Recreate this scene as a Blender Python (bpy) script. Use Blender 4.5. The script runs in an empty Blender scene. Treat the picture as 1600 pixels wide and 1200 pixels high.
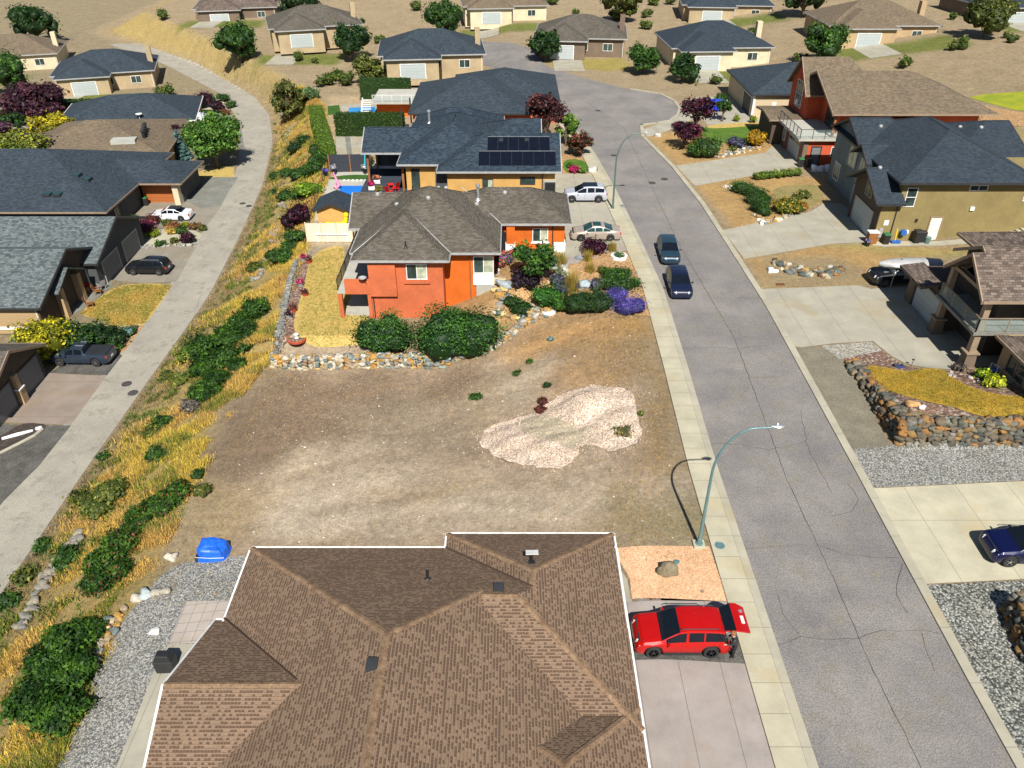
import bpy, bmesh, math, random
import numpy as np
from math import sin, cos, pi, radians
random.seed(7); RNG = np.random.default_rng(11)
S = bpy.context.scene; C = S.collection

# ---------------------------------------------------------------- camera, sky, sun, exposure
F, TH, CH = 1230., radians(33.87), 30.7
cd = bpy.data.cameras.new('camera'); cam = bpy.data.objects.new('camera', cd); C.objects.link(cam)
cam.location = (0, 0, CH); cam.rotation_euler = (pi/2 - TH, 0, 0)
cd.sensor_fit = 'HORIZONTAL'; cd.sensor_width = 36; cd.lens = F/1600*36; cd.clip_end = 3000; cd.clip_start = .5
S.camera = cam
SUN_DIR = np.array([.85, -7.3, 8.0]); SUN_DIR /= np.linalg.norm(SUN_DIR)
EL = math.asin(SUN_DIR[2]); AZ = math.atan2(SUN_DIR[0], SUN_DIR[1])
w = bpy.data.worlds.new('World'); S.world = w; w.use_nodes = True
nt = w.node_tree; sk = nt.nodes.new('ShaderNodeTexSky'); sk.sky_type = 'NISHITA'; sk.sun_disc = False
sk.sun_elevation = EL; sk.sun_rotation = AZ; sk.air_density = 1.0; sk.dust_density = .4
bg = nt.nodes['Background']; bg.inputs[1].default_value = .05
nt.links.new(sk.outputs[0], bg.inputs[0])
sl = bpy.data.lights.new('sun', 'SUN'); sl.energy = 5.0; sl.angle = radians(.53); sl.color = (1, .955, .87)
so = bpy.data.objects.new('sun', sl); C.objects.link(so); so.location = (10, -60, 90)
from mathutils import Vector, Matrix
so.rotation_euler = Vector(SUN_DIR).to_track_quat('Z', 'Y').to_euler()
vs = S.view_settings; vs.view_transform = 'Standard'; vs.look = 'None'; vs.gamma = 1; vs.exposure = .58
try: vs.use_curve_mapping = False
except Exception: pass
S.render.engine = 'CYCLES'; S.cycles.max_bounces = 6

# ---------------------------------------------------------------- ray helpers (photo point -> place on the ground)
def W(px, py, z=0.):
    a = (px-800)/F; b = (600-py)/F
    d = (a, cos(TH)+b*sin(TH), -sin(TH)+b*cos(TH)); t = (z-CH)/d[2]
    return (d[0]*t, d[1]*t)

YL = [0, 32, 43, 57, 70, 85, 102, 122, 137, 149, 175, 210]
XLR = [-30.6, -30.6, -30.7, -30.6, -30.4, -31.6, -33.4, -37, -41.4, -47.1, -66, -100]
YLL = [0, 40, 58, 74, 84, 98, 110, 129, 150, 175, 210]
XLL = [-34.8, -34.8, -34.9, -35.2, -36.2, -37.2, -38.9, -43.8, -53, -73, -108]
YR = [0, 22, 30, 37, 48, 60, 70, 84, 97, 111, 120, 126, 150, 185, 230]
XRL = [12.4, 12.4, 12.4, 12.4, 12.7, 12.9, 12.4, 11.5, 10.3, 8.0, 6.6, 5.2, -4, -20, -50]
YRR = [0, 22, 36, 57, 66, 80, 92, 104]
XRR = [20.4, 20.4, 20.6, 20.8, 20.5, 20.0, 18.9, 17.0]

def H0(x, y):
    x = np.asarray(x, float); y = np.asarray(y, float)
    k = np.clip((y-31)/14, 0, 1)
    lotA = np.interp(x, [-21, 7], [-4.0, 0]); lotB = np.interp(x, [-21, -6, 2, 8.5], [-4.0, -3.5, -1.6, 0])
    lot = lotA*(1-k)+lotB*k
    pl = np.interp(y, [57, 76, 80, 100, 140], [-2.7, -2.7, -1.7, -1.5, -1.5])
    t = np.clip((x+7)/8, 0, 1); t = t*t*(3-2*t)
    yard = pl*(1-t)
    yw = np.interp(x, [-20, -5, -2, 0, 3, 11], [56.6, 55.6, 57, 59.5, 61.3, 61.8])
    wd = np.interp(x, [-5, 2], [.5, 2.5])
    b = np.clip((y-yw)/wd, 0, 1)
    up = lot*(1-b)+yard*b
    xt = np.interp(y, [0, 25, 50, 57, 76, 97, 103, 125, 136, 170, 210], [-21.3, -21.3, -21.3, -20.2, -21.6, -22.8, -24, -29.5, -35, -58, -90])
    xb = np.interp(y, YL, XLR)+1.2
    ut = np.where(x > xt, up, 0)
    zt = np.where(y < yw, -4.0, pl)
    s = np.clip((x-xb)/(xt-xb), 0, 1); s = s**.85
    bank = -6+(zt+6)*s
    z = np.where(x >= xt, up, bank)
    # right hand side
    z = z+np.where(x > 40, np.clip((x-40)*.13, 0, 5), 0)
    bed = np.clip((48.3-y)/7.5, 0, 1)*1.45
    inb = np.clip((x-24.5)/.5, 0, 1)*np.clip((y-38.9)/.5, 0, 1)
    z = z+np.where((y < 49) & (y > 38), bed*inb, 0)
    lm = np.clip((x+19)/3, 0, 1)*np.clip((8.5-x)/3, 0, 1)*np.clip((y-29)/3, 0, 1)*np.clip((yw-1.5-y)/3, 0, 1)*(.35+.65*np.clip((y-42)/10, 0, 1)*np.clip((x+6)/6, 0, 1))
    z = z+lm*(.07*np.sin(x*1.1+y*.7+1)+.06*np.sin(x*.5-y*1.6)+.05*np.sin(x*2.3+y*1.1)+.03*np.sin(3.1*y-1.3*x))
    far = np.clip((y-150)/250, 0, 1)
    z = z+far*2
    return z

def axis(parts):
    o = [parts[0][0]]
    for a, b, st in parts:
        n = max(1, int(round((b-a)/st))); o += [a+(b-a)*(i+1)/n for i in range(n)]
    return np.array(o)
GX = axis([(-900, -300, 60), (-300, -120, 12), (-120, -60, 1.6), (-60, -40, 1), (-40, 26, .6), (26, 60, .8), (60, 110, 2.5), (110, 300, 12), (300, 900, 60)])
GY = axis([(-60, 8, 4), (8, 18, 1), (18, 66, .6), (66, 110, .8), (110, 150, 1.25), (150, 215, 1.6), (215, 260, 5), (260, 1500, 60)])
XX, YY = np.meshgrid(GX, GY); ZZ = H0(XX, YY)
def hT(x, y):
    i = min(max(int(np.searchsorted(GX, x, 'right'))-1, 0), len(GX)-2); j = min(max(int(np.searchsorted(GY, y, 'right'))-1, 0), len(GY)-2)
    u = (x-GX[i])/(GX[i+1]-GX[i]); v = (y-GY[j])/(GY[j+1]-GY[j])
    a, b, c, d = ZZ[j, i], ZZ[j, i+1], ZZ[j+1, i+1], ZZ[j+1, i]
    return float(a+(b-a)*u+(c-b)*v if u >= v else a+(c-d)*u+(d-a)*v)
def G(px, py, dz=0.):
    """where the sight line of a photo point meets the ground"""
    z = 6.
    while z > -9:
        x, y = W(px, py, z)
        if hT(x, y)+dz >= z: break
        z -= .15
    lo, hi = z, z+.15
    for _ in range(12):
        m = (lo+hi)/2; x, y = W(px, py, m)
        if hT(x, y)+dz >= m: lo = m
        else: hi = m
    x, y = W(px, py, lo)
    return (x, y, hT(x, y))

# ---------------------------------------------------------------- materials
def nodes(name):
    m = bpy.data.materials.new(name); m.use_nodes = True; t = m.node_tree
    return m, t, t.nodes['Principled BSDF']
def N(t, typ, **kw):
    n = t.nodes.new(typ)
    for k, v in kw.items():
        if k.startswith('i_'):
            n.inputs[k[2:].replace('_', ' ')].default_value = v
        else: setattr(n, k, v)
    return n
def mixc(t, fac, a, b, mode='MIX'):
    n = t.nodes.new('ShaderNodeMix'); n.data_type = 'RGBA'; n.blend_type = mode
    for s, v in ((n.inputs[0], fac), (n.inputs[6], a), (n.inputs[7], b)):
        if hasattr(v, 'is_output'): t.links.new(v, s)
        elif isinstance(v, (int, float)): s.default_value = v
        else: s.default_value = (*v, 1)
    return n.outputs[2]
def noise(t, vec, sc, det=4, rough=.6, lo=.35, hi=.65):
    n = N(t, 'ShaderNodeTexNoise'); n.inputs['Scale'].default_value = sc; n.inputs['Detail'].default_value = det; n.inputs['Roughness'].default_value = rough
    t.links.new(vec, n.inputs['Vector'])
    r = N(t, 'ShaderNodeMapRange'); r.inputs[1].default_value = lo; r.inputs[2].default_value = hi
    t.links.new(n.outputs[0], r.inputs[0]); return r.outputs[0]
def bumpn(t, bsdf, h, st=.5, dist=.02):
    b = N(t, 'ShaderNodeBump'); b.inputs['Strength'].default_value = st; b.inputs['Distance'].default_value = dist
    t.links.new(h, b.inputs['Height']); t.links.new(b.outputs[0], bsdf.inputs['Normal'])
def coords(t, kind='Object'):
    return N(t, 'ShaderNodeTexCoord').outputs[kind]
def geo(t): return N(t, 'ShaderNodeNewGeometry').outputs['Position']

def rough_mat(name, c1, c2, sc=.6, grain=12, gk=.35, rough=.9, bump=.3, spots=None, c3=None):
    """matt surface: two tones in patches and a fine grain"""
    m, t, b = nodes(name); v = geo(t)
    col = mixc(t, noise(t, v, sc, 6, .65), c1, c2)
    if c3: col = mixc(t, noise(t, v, sc*3.1, 5, .7, .52, .66), col, c3)
    g = noise(t, v, grain, 3, .7, .25, .75)
    gm = N(t, 'ShaderNodeMapRange'); gm.inputs[3].default_value = 1-gk; gm.inputs[4].default_value = 1+gk; t.links.new(g, gm.inputs[0])
    cc = N(t, 'ShaderNodeCombineColor'); [t.links.new(gm.outputs[0], cc.inputs[i]) for i in range(3)]
    col = mixc(t, 1., col, cc.outputs[0], 'MULTIPLY')
    t.links.new(col, b.inputs['Base Color']); b.inputs['Roughness'].default_value = rough
    b.inputs['Specular IOR Level'].default_value = .25
    if bump: bumpn(t, b, g, bump, .03)
    return m
def gravel_mat(name, cols, sc=9., rough=.9, dark=.35, bump=.6):
    m, t, b = nodes(name); v = geo(t)
    vo = N(t, 'ShaderNodeTexVoronoi'); vo.inputs['Scale'].default_value = sc; t.links.new(v, vo.inputs['Vector'])
    sp = N(t, 'ShaderNodeSeparateColor'); t.links.new(vo.outputs['Color'], sp.inputs[0])
    cr = N(t, 'ShaderNodeValToRGB'); cr.color_ramp.interpolation = 'CONSTANT'; e = cr.color_ramp.elements
    while len(e) < len(cols): e.new(.5)
    for i, c in enumerate(cols): e[i].position = i/len(cols); e[i].color = (*c, 1)
    t.links.new(sp.outputs[0], cr.inputs[0])
    d = N(t, 'ShaderNodeMapRange'); d.inputs[1].default_value = .35; d.inputs[2].default_value = .75; d.inputs[3].default_value = 1; d.inputs[4].default_value = dark
    t.links.new(vo.outputs['Distance'], d.inputs[0])
    cc = N(t, 'ShaderNodeCombineColor'); [t.links.new(d.outputs[0], cc.inputs[i]) for i in range(3)]
    col = mixc(t, 1., cr.outputs[0], cc.outputs[0], 'MULTIPLY')
    big = noise(t, v, .5, 4, .6)
    col = mixc(t, big, col, mixc(t, 1., col, (.82, .80, .76), 'MULTIPLY'))
    t.links.new(col, b.inputs['Base Color']); b.inputs['Roughness'].default_value = rough
    bumpn(t, b, d.outputs[0], bump, .04); return m
def shingle_mat(name, c1, c2, mortar, bw=.34, rh=.16, ms=.012, patch=None, off=.5, contrast=1.):
    m, t, b = nodes(name); uv = coords(t, 'UV')
    br = N(t, 'ShaderNodeTexBrick'); br.inputs['Scale'].default_value = 1; br.inputs['Brick Width'].default_value = bw; br.inputs['Row Height'].default_value = rh
    br.inputs['Mortar Size'].default_value = ms; br.inputs['Mortar Smooth'].default_value = .2; br.inputs['Bias'].default_value = 0; br.offset = off
    br.inputs['Color1'].default_value = (*c1, 1); br.inputs['Color2'].default_value = (*c2, 1); br.inputs['Mortar'].default_value = (*mortar, 1)
    t.links.new(uv, br.inputs['Vector'])
    v = geo(t)
    col = mixc(t, noise(t, v, .45, 5, .6), br.outputs[0], mixc(t, 1., br.outputs[0], patch or (.85, .86, .88), 'MULTIPLY'))
    g = noise(t, v, 14, 3, .8, .3, .7); gm = N(t, 'ShaderNodeMapRange'); gm.inputs[3].default_value = .78; gm.inputs[4].default_value = 1.22; t.links.new(g, gm.inputs[0])
    cc = N(t, 'ShaderNodeCombineColor'); [t.links.new(gm.outputs[0], cc.inputs[i]) for i in range(3)]
    col = mixc(t, 1., col, cc.outputs[0], 'MULTIPLY')
    t.links.new(col, b.inputs['Base Color']); b.inputs['Roughness'].default_value = .88; b.inputs['Specular IOR Level'].default_value = .3
    bumpn(t, b, br.outputs['Fac'], -.6, .03); return m
def tab_mat(name, base, dark, hi):
    """architectural shingles: light rows with irregular dark tabs"""
    m, t, b = nodes(name); uv = coords(t, 'UV')
    def brick(bw, rh, off, c1, c2):
        br = N(t, 'ShaderNodeTexBrick'); br.inputs['Scale'].default_value = 1; br.inputs['Brick Width'].default_value = bw; br.inputs['Row Height'].default_value = rh
        br.inputs['Mortar Size'].default_value = .0; br.offset = off; br.squash = 1.
        br.inputs['Color1'].default_value = (*c1, 1); br.inputs['Color2'].default_value = (*c2, 1); t.links.new(uv, br.inputs['Vector']); return br
    sx = N(t, 'ShaderNodeSeparateXYZ'); t.links.new(uv, sx.inputs[0])
    def math_(op, a, bb=None, c=None):
        n = N(t, 'ShaderNodeMath', operation=op)
        for i, v in enumerate((a, bb, c)):
            if v is None: continue
            if hasattr(v, 'is_output'): t.links.new(v, n.inputs[i])
            else: n.inputs[i].default_value = v
        return n.outputs[0]
    rh = .135
    row = math_('FLOOR', math_('DIVIDE', sx.outputs[1], rh)); fr = math_('FRACT', math_('DIVIDE', sx.outputs[1], rh))
    # tab cells along the row, shifted per row
    wn = N(t, 'ShaderNodeTexWhiteNoise', noise_dimensions='1D'); t.links.new(row, wn.inputs['W'])
    uu = math_('DIVIDE', math_('ADD', sx.outputs[0], math_('MULTIPLY', wn.outputs[0], 3.7)), .125)
    cell = math_('FLOOR', uu); fu = math_('FRACT', uu)
    cv = N(t, 'ShaderNodeCombineXYZ'); t.links.new(cell, cv.inputs[0]); t.links.new(row, cv.inputs[1])
    wn2 = N(t, 'ShaderNodeTexWhiteNoise', noise_dimensions='2D'); t.links.new(cv.outputs[0], wn2.inputs['Vector'])
    dk = math_('GREATER_THAN', wn2.outputs[0], .36)
    inside = math_('MULTIPLY', math_('LESS_THAN', fr, .62), math_('GREATER_THAN', fu, .12))
    dk = math_('MULTIPLY', dk, inside)
    line = math_('LESS_THAN', fr, .09)
    v = geo(t)
    bcol = mixc(t, noise(t, v, .6, 5, .6), base, hi)
    col = mixc(t, math_('MULTIPLY', dk, .82), bcol, dark)
    col = mixc(t, math_('MULTIPLY', line, .75), col, tuple(c*.45 for c in dark))
    g = noise(t, v, 16, 3, .8, .3, .7); gm = N(t, 'ShaderNodeMapRange'); gm.inputs[3].default_value = .72; gm.inputs[4].default_value = 1.28; t.links.new(g, gm.inputs[0])
    cc = N(t, 'ShaderNodeCombineColor'); [t.links.new(gm.outputs[0], cc.inputs[i]) for i in range(3)]
    col = mixc(t, 1., col, cc.outputs[0], 'MULTIPLY')
    t.links.new(col, b.inputs['Base Color']); b.inputs['Roughness'].default_value = .9; b.inputs['Specular IOR Level'].default_value = .25
    bumpn(t, b, math_('SUBTRACT', 1., dk), .5, .02); return m
def smooth_mat(name, c, rough=.5, metal=0., coat=0., spec=.5, var=.12, sc=2.):
    m, t, b = nodes(name); v = geo(t)
    col = mixc(t, noise(t, v, sc, 4, .6), tuple(x*(1-var) for x in c), tuple(min(1, x*(1+var)) for x in c))
    t.links.new(col, b.inputs['Base Color']); b.inputs['Roughness'].default_value = rough; b.inputs['Metallic'].default_value = metal
    b.inputs['Coat Weight'].default_value = coat; b.inputs['Coat Roughness'].default_value = .04; b.inputs['Specular IOR Level'].default_value = spec
    return m
def vcol_mat(name, rough=.85, trans=0., grain=8, gk=.25, bump=0., attr='Col'):
    m, t, b = nodes(name); v = geo(t)
    a = N(t, 'ShaderNodeAttribute', attribute_name=attr)
    g = noise(t, v, grain, 4, .75, .25, .75); gm = N(t, 'ShaderNodeMapRange'); gm.inputs[3].default_value = 1-gk; gm.inputs[4].default_value = 1+gk; t.links.new(g, gm.inputs[0])
    cc = N(t, 'ShaderNodeCombineColor'); [t.links.new(gm.outputs[0], cc.inputs[i]) for i in range(3)]
    col = mixc(t, 1., a.outputs['Color'], cc.outputs[0], 'MULTIPLY')
    t.links.new(col, b.inputs['Base Color']); b.inputs['Roughness'].default_value = rough; b.inputs['Specular IOR Level'].default_value = .3
    if trans:
        tr = N(t, 'ShaderNodeBsdfTranslucent'); t.links.new(col, tr.inputs[0]); mx = N(t, 'ShaderNodeMixShader'); mx.inputs[0].default_value = trans
        t.links.new(b.outputs[0], mx.inputs[1]); t.links.new(tr.outputs[0], mx.inputs[2]); t.links.new(mx.outputs[0], t.nodes['Material Output'].inputs[0])
    if bump: bumpn(t, b, g, bump, .05)
    return m
M_scrub = 1
def siding_mat(name, c, rh=.16, dark=.6):
    m, t, b = nodes(name); uv = coords(t, 'UV')
    br = N(t, 'ShaderNodeTexBrick'); br.inputs['Scale'].default_value = 1; br.inputs['Brick Width'].default_value = 3.6; br.inputs['Row Height'].default_value = rh
    br.inputs['Mortar Size'].default_value = .012; br.inputs['Color1'].default_value = (*c, 1); br.inputs['Color2'].default_value = (*[x*.93 for x in c], 1); br.inputs['Mortar'].default_value = (*[x*dark for x in c], 1)
    t.links.new(uv, br.inputs['Vector']); t.links.new(br.outputs[0], b.inputs['Base Color']); b.inputs['Roughness'].default_value = .7
    bumpn(t, b, br.outputs['Fac'], -.4, .02); return m
def ground_mat(name):
    m, t, b = nodes(name); v = geo(t)
    a = N(t, 'ShaderNodeAttribute', attribute_name='Col'); a2 = N(t, 'ShaderNodeAttribute', attribute_name='Mix')
    col = a.outputs['Color']
    def gmul(sc, lo, hi, k, det=5, r=.7):
        nonlocal col
        g = noise(t, v, sc, det, r, lo, hi); gm = N(t, 'ShaderNodeMapRange'); gm.inputs[3].default_value = 1-k; gm.inputs[4].default_value = 1+k; t.links.new(g, gm.inputs[0])
        cc = N(t, 'ShaderNodeCombineColor'); [t.links.new(gm.outputs[0], cc.inputs[i]) for i in range(3)]
        col = mixc(t, 1., col, cc.outputs[0], 'MULTIPLY'); return g
    gmul(.35, .3, .7, .16); gmul(1.7, .3, .7, .24); gmul(4.6, .3, .7, .2, 3, .6)
    # straw wisps
    st = noise(t, v, 2.6, 8, .85, .50, .60); sf = N(t, 'ShaderNodeMath', operation='MULTIPLY'); t.links.new(st, sf.inputs[0]); t.links.new(a2.outputs['Fac'], sf.inputs[1])
    col = mixc(t, sf.outputs[0], col, (.50, .33, .10))
    gg = gmul(11., .25, .75, .5, 6, .9)
    # pebbles
    vo = N(t, 'ShaderNodeTexVoronoi'); vo.inputs['Scale'].default_value = 4.5; t.links.new(v, vo.inputs['Vector'])
    r = N(t, 'ShaderNodeMapRange'); r.inputs[1].default_value = .10; r.inputs[2].default_value = .16; r.inputs[3].default_value = .8; r.inputs[4].default_value = 0; t.links.new(vo.outputs['Distance'], r.inputs[0])
    pz = noise(t, v, .8, 3, .6, .45, .62); pm = N(t, 'ShaderNodeMath', operation='MULTIPLY'); t.links.new(pz, pm.inputs[0]); t.links.new(r.outputs[0], pm.inputs[1])
    col = mixc(t, pm.outputs[0], col, (.52, .47, .40))
    for sc_, cc_, th_, am_ in ((9.5, (.11, .085, .06), .13, .75), (13., (.60, .54, .44), .15, .7), (6.3, (.15, .12, .085), .10, .6)):
        vo = N(t, 'ShaderNodeTexVoronoi'); vo.inputs['Scale'].default_value = sc_; t.links.new(v, vo.inputs['Vector'])
        sp = N(t, 'ShaderNodeSeparateColor'); t.links.new(vo.outputs['Color'], sp.inputs[0])
        r = N(t, 'ShaderNodeMapRange'); r.inputs[1].default_value = th_; r.inputs[2].default_value = th_*1.7; r.inputs[3].default_value = am_; r.inputs[4].default_value = 0; t.links.new(vo.outputs['Distance'], r.inputs[0])
        g2 = N(t, 'ShaderNodeMath', operation='GREATER_THAN'); g2.inputs[1].default_value = .45; t.links.new(sp.outputs[0], g2.inputs[0])
        pm = N(t, 'ShaderNodeMath', operation='MULTIPLY'); t.links.new(g2.outputs[0], pm.inputs[0]); t.links.new(r.outputs[0], pm.inputs[1])
        col = mixc(t, pm.outputs[0], col, cc_)
    t.links.new(col, b.inputs['Base Color']); b.inputs['Roughness'].default_value = .95; b.inputs['Specular IOR Level'].default_value = .15
    bumpn(t, b, gg, .9, .09); return m
def concrete_mat(name, c, jx=0., jy=1.5, x0=0., y0=0.):
    """poured concrete, broom streaks, stains, sawn joints in world metres"""
    m, t, b = nodes(name); v = geo(t)
    col = mixc(t, noise(t, v, .5, 6, .65), tuple(x*.86 for x in c), tuple(x*1.1 for x in c))
    col = mixc(t, noise(t, v, .22, 4, .6, .55, .75), col, (c[0]*.95, c[1]*.84, c[2]*.66))
    g = noise(t, v, 20, 3, .7, .2, .8); gm = N(t, 'ShaderNodeMapRange'); gm.inputs[3].default_value = .9; gm.inputs[4].default_value = 1.1; t.links.new(g, gm.inputs[0])
    cc = N(t, 'ShaderNodeCombineColor'); [t.links.new(gm.outputs[0], cc.inputs[i]) for i in range(3)]
    col = mixc(t, 1., col, cc.outputs[0], 'MULTIPLY')
    sx = N(t, 'ShaderNodeSeparateXYZ'); t.links.new(v, sx.inputs[0])
    for ax, st, o in ((0, jx, x0), (1, jy, y0)):
        if not st: continue
        n = N(t, 'ShaderNodeMath', operation='ADD'); n.inputs[1].default_value = 1000*st-o; t.links.new(sx.outputs[ax], n.inputs[0])
        d = N(t, 'ShaderNodeMath', operation='DIVIDE'); d.inputs[1].default_value = st; t.links.new(n.outputs[0], d.inputs[0])
        f = N(t, 'ShaderNodeMath', operation='FRACT'); t.links.new(d.outputs[0], f.inputs[0])
        l = N(t, 'ShaderNodeMath', operation='LESS_THAN'); l.inputs[1].default_value = .035/st; t.links.new(f.outputs[0], l.inputs[0])
        h = N(t, 'ShaderNodeMath', operation='MULTIPLY'); h.inputs[1].default_value = .65; t.links.new(l.outputs[0], h.inputs[0])
        col = mixc(t, h.outputs[0], col, tuple(x*.35 for x in c))
    t.links.new(col, b.inputs['Base Color']); b.inputs['Roughness'].default_value = .85; b.inputs['Specular IOR Level'].default_value = .3
    bumpn(t, b, g, .15, .01); return m

M = {}
M['ground'] = ground_mat('earth')
M['asphalt'] = rough_mat('worn asphalt', (.160, .149, .148), (.235, .218, .205), .22, 15, .5, .92, .5, c3=(.20, .182, .155))
M['lane'] = rough_mat('pale asphalt', (.27, .25, .21), (.335, .312, .26), .3, 13, .32, .9, .3, c3=(.235, .215, .175))
M['crack'] = smooth_mat('tar crack', (.05, .047, .045), .8, var=.3)
M['sidewalk'] = concrete_mat('sidewalk concrete', (.40, .37, .275), 0, 1.52, y0=.4)
M['kerb'] = concrete_mat('kerb concrete', (.36, .335, .26), 0, 3.04, y0=.4)
M['drive'] = concrete_mat('driveway concrete', (.33, .31, .25), 3.1, 0, x0=.9)
M['drive2'] = concrete_mat('near driveway concrete', (.42, .39, .29), 3.1, 6.1, x0=1.2, y0=1.6)
M['drive_pink'] = concrete_mat('pinkish concrete', (.245, .20, .165), 0, 5.)
M['drive_grey'] = rough_mat('grey aggregate paving', (.15, .15, .13), (.21, .21, .185), .7, 14, .4)
M['drive_dark'] = rough_mat('dark aggregate', (.065, .062, .056), (.115, .11, .10), .9, 12, .6)
M['pink_conc'] = concrete_mat('light pink paving', (.30, .265, .245), 1.9, 0)
M['gravel'] = gravel_mat('white grey gravel', [(.38, .37, .34), (.25, .255, .25), (.12, .125, .13), (.46, .45, .41), (.19, .19, .18), (.32, .315, .29)], 14, dark=.5)
M['gravel_s'] = gravel_mat('small grey gravel', [(.42, .40, .35), (.26, .25, .22), (.5, .47, .4), (.33, .31, .27)], 9., dark=.6)
M['gravel_bw'] = gravel_mat('coarse dark and white gravel', [(.36, .36, .33), (.09, .10, .09), (.20, .21, .19), (.28, .28, .25), (.44, .44, .40), (.06, .065, .06)], 11., dark=.4)
M['gravel_d'] = rough_mat('fine packed gravel', (.15, .135, .10), (.205, .185, .135), .6, 13, .5)
M['peach'] = gravel_mat('peach pea gravel', [(.72, .44, .25), (.66, .39, .22), (.78, .50, .31), (.60, .35, .20)], 15, dark=.72, bump=.5)
M['tan_g'] = gravel_mat('tan pea gravel', [(.44, .25, .10), (.50, .31, .14), (.35, .19, .08), (.56, .38, .20)], 9, dark=.6)
M['mulch'] = gravel_mat('brown bark and river stone', [(.30, .17, .10), (.18, .10, .07), (.42, .33, .27), (.24, .15, .12), (.12, .08, .06)], 6.5, dark=.5)
M['mulch_d'] = gravel_mat('dark bark', [(.06, .045, .04), (.09, .065, .05), (.04, .032, .03)], 8, dark=.6)
M['lawn_dry'] = rough_mat('dry lawn', (.42, .31, .10), (.46, .32, .10), .7, 9, .45, c3=(.20, .21, .045))
M['drive_brown'] = concrete_mat('brown grey concrete', (.235, .21, .17), 3., 0)
M['paver'] = concrete_mat('square pavers', (.36, .315, .28), .62, .62)
M['dirt_patch'] = rough_mat('grey dirt', (.29, .25, .175), (.40, .335, .24), 2.6, 9, .6, c3=(.52, .42, .31))
M['lawn_gold'] = rough_mat('golden lawn', (.40, .255, .035), (.30, .20, .03), .8, 7, .5, c3=(.14, .13, .02))
M['scrub'] = rough_mat('dry scrub', (.27, .21, .09), (.17, .155, .055), .7, 10, .4)
M['lawn_green'] = rough_mat('green lawn', (.045, .115, .012), (.10, .16, .02), .5, 14, .4)
M['turf'] = rough_mat('artificial turf', (.03, .085, .012), (.045, .11, .02), .6, 14, .3)
M['lime_lawn'] = rough_mat('lime lawn', (.30, .31, .02), (.16, .22, .02), .3, 10, .3)
M['leaf'] = vcol_mat('foliage', .55, .28, 5, .3)
M['straw'] = vcol_mat('dry grass', .8, .25, 3, .3)
M['rock'] = vcol_mat('rock', .85, 0, 5, .35, .6)
M['bark'] = rough_mat('bark', (.10, .07, .05), (.16, .12, .085), 4, 20, .3)
M['roof_tan'] = tab_mat('light brown shingles', (.180, .122, .082), (.070, .042, .027), (.212, .143, .097))
M['roof_grey'] = shingle_mat('grey brown shingles', (.078, .068, .056), (.140, .124, .103), (.036, .032, .027), patch=(.82, .81, .76))
M['roof_grey_w'] = shingle_mat('blue grey shingles', (.060, .074, .078), (.165, .188, .19), (.028, .035, .04), patch=(.8, .85, .86), bw=.3, rh=.2)
M['roof_blue'] = shingle_mat('dark blue grey shingles', (.015, .025, .037), (.044, .066, .086), (.008, .012, .018), patch=(.75, .85, .95))
M['roof_char'] = shingle_mat('charcoal shingles', (.022, .031, .042), (.038, .052, .067), (.010, .015, .021), patch=(.85, .9, .95), bw=.3, rh=.2)
M['roof_brown'] = shingle_mat('mottled brown shingles', (.075, .056, .045), (.20, .155, .125), (.035, .026, .022), bw=.4, rh=.19)
M['roof_beige'] = shingle_mat('beige brown shingles', (.125, .092, .06), (.205, .16, .108), (.065, .048, .032))
M['roof_slate'] = shingle_mat('slate shingles', (.022, .033, .045), (.048, .066, .084), (.011, .016, .023))
M['cap'] = rough_mat('ridge caps tan', (.13, .08, .048), (.255, .17, .105), 2.6, 12, .35)
M['valley'] = smooth_mat('valley metal', (.05, .03, .02), .7)
M['stone_v'] = None
for n, c in dict(orange=(.56, .125, .016), salmon=(.50, .128, .052), yellow=(.52, .31, .10), olive=(.235, .185, .078), beige=(.40, .31, .19), cream=(.60, .52, .36),
                 red=(.50, .09, .035), brownw=(.085, .064, .048), taupe=(.17, .125, .09), dkgrey=(.07, .075, .08), blueg=(.16, .20, .21), tanw=(.42, .30, .17), white=(.78, .77, .73), concrete=(.38, .38, .34)).items():
    M['w_'+n] = rough_mat('stucco '+n, tuple(x*.84 for x in c), tuple(min(1, x*1.08) for x in c), .55, 14, .16, .85, .2)
M['siding'] = siding_mat('horizontal siding tan', (.42, .29, .15))
M['siding_b'] = siding_mat('horizontal siding beige', (.55, .44, .28))
M['trim'] = smooth_mat('white trim', (.72, .72, .70), .5)
M['trim_grey'] = smooth_mat('grey trim', (.33, .33, .33), .5)
M['trim_dark'] = smooth_mat('dark trim', (.03, .032, .036), .5)
M['trim_tan'] = smooth_mat('tan trim', (.26, .19, .13), .6)
M['glass'] = smooth_mat('window glass', (.035, .055, .05), .08, spec=.7, var=.5, sc=.9)
M['glass_b'] = smooth_mat('blind behind glass', (.38, .40, .30), .2, var=.35, sc=1.2)
M['glass_rail'] = None
m_, t_, b_ = nodes('clear railing glass'); b_.inputs['Base Color'].default_value = (.35, .48, .46, 1); b_.inputs['Roughness'].default_value = .05; b_.inputs['Alpha'].default_value = .13
M['glass_rail'] = m_
M['car_glass'] = smooth_mat('tinted car glass', (.006, .009, .014), .08, spec=.35)
M['car_glass_t'] = smooth_mat('greenish car glass', (.015, .05, .05), .08, spec=.4)
M['tyre'] = smooth_mat('rubber', (.018, .018, .02), .8)
M['rim'] = smooth_mat('alloy', (.45, .46, .48), .3, .8)
M['rim_d'] = smooth_mat('dark alloy', (.06, .065, .07), .35, .6)
M['plastic'] = smooth_mat('black plastic', (.02, .021, .024), .55)
M['lampglass'] = smooth_mat('headlamp', (.75, .77, .8), .1, coat=1)
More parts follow.
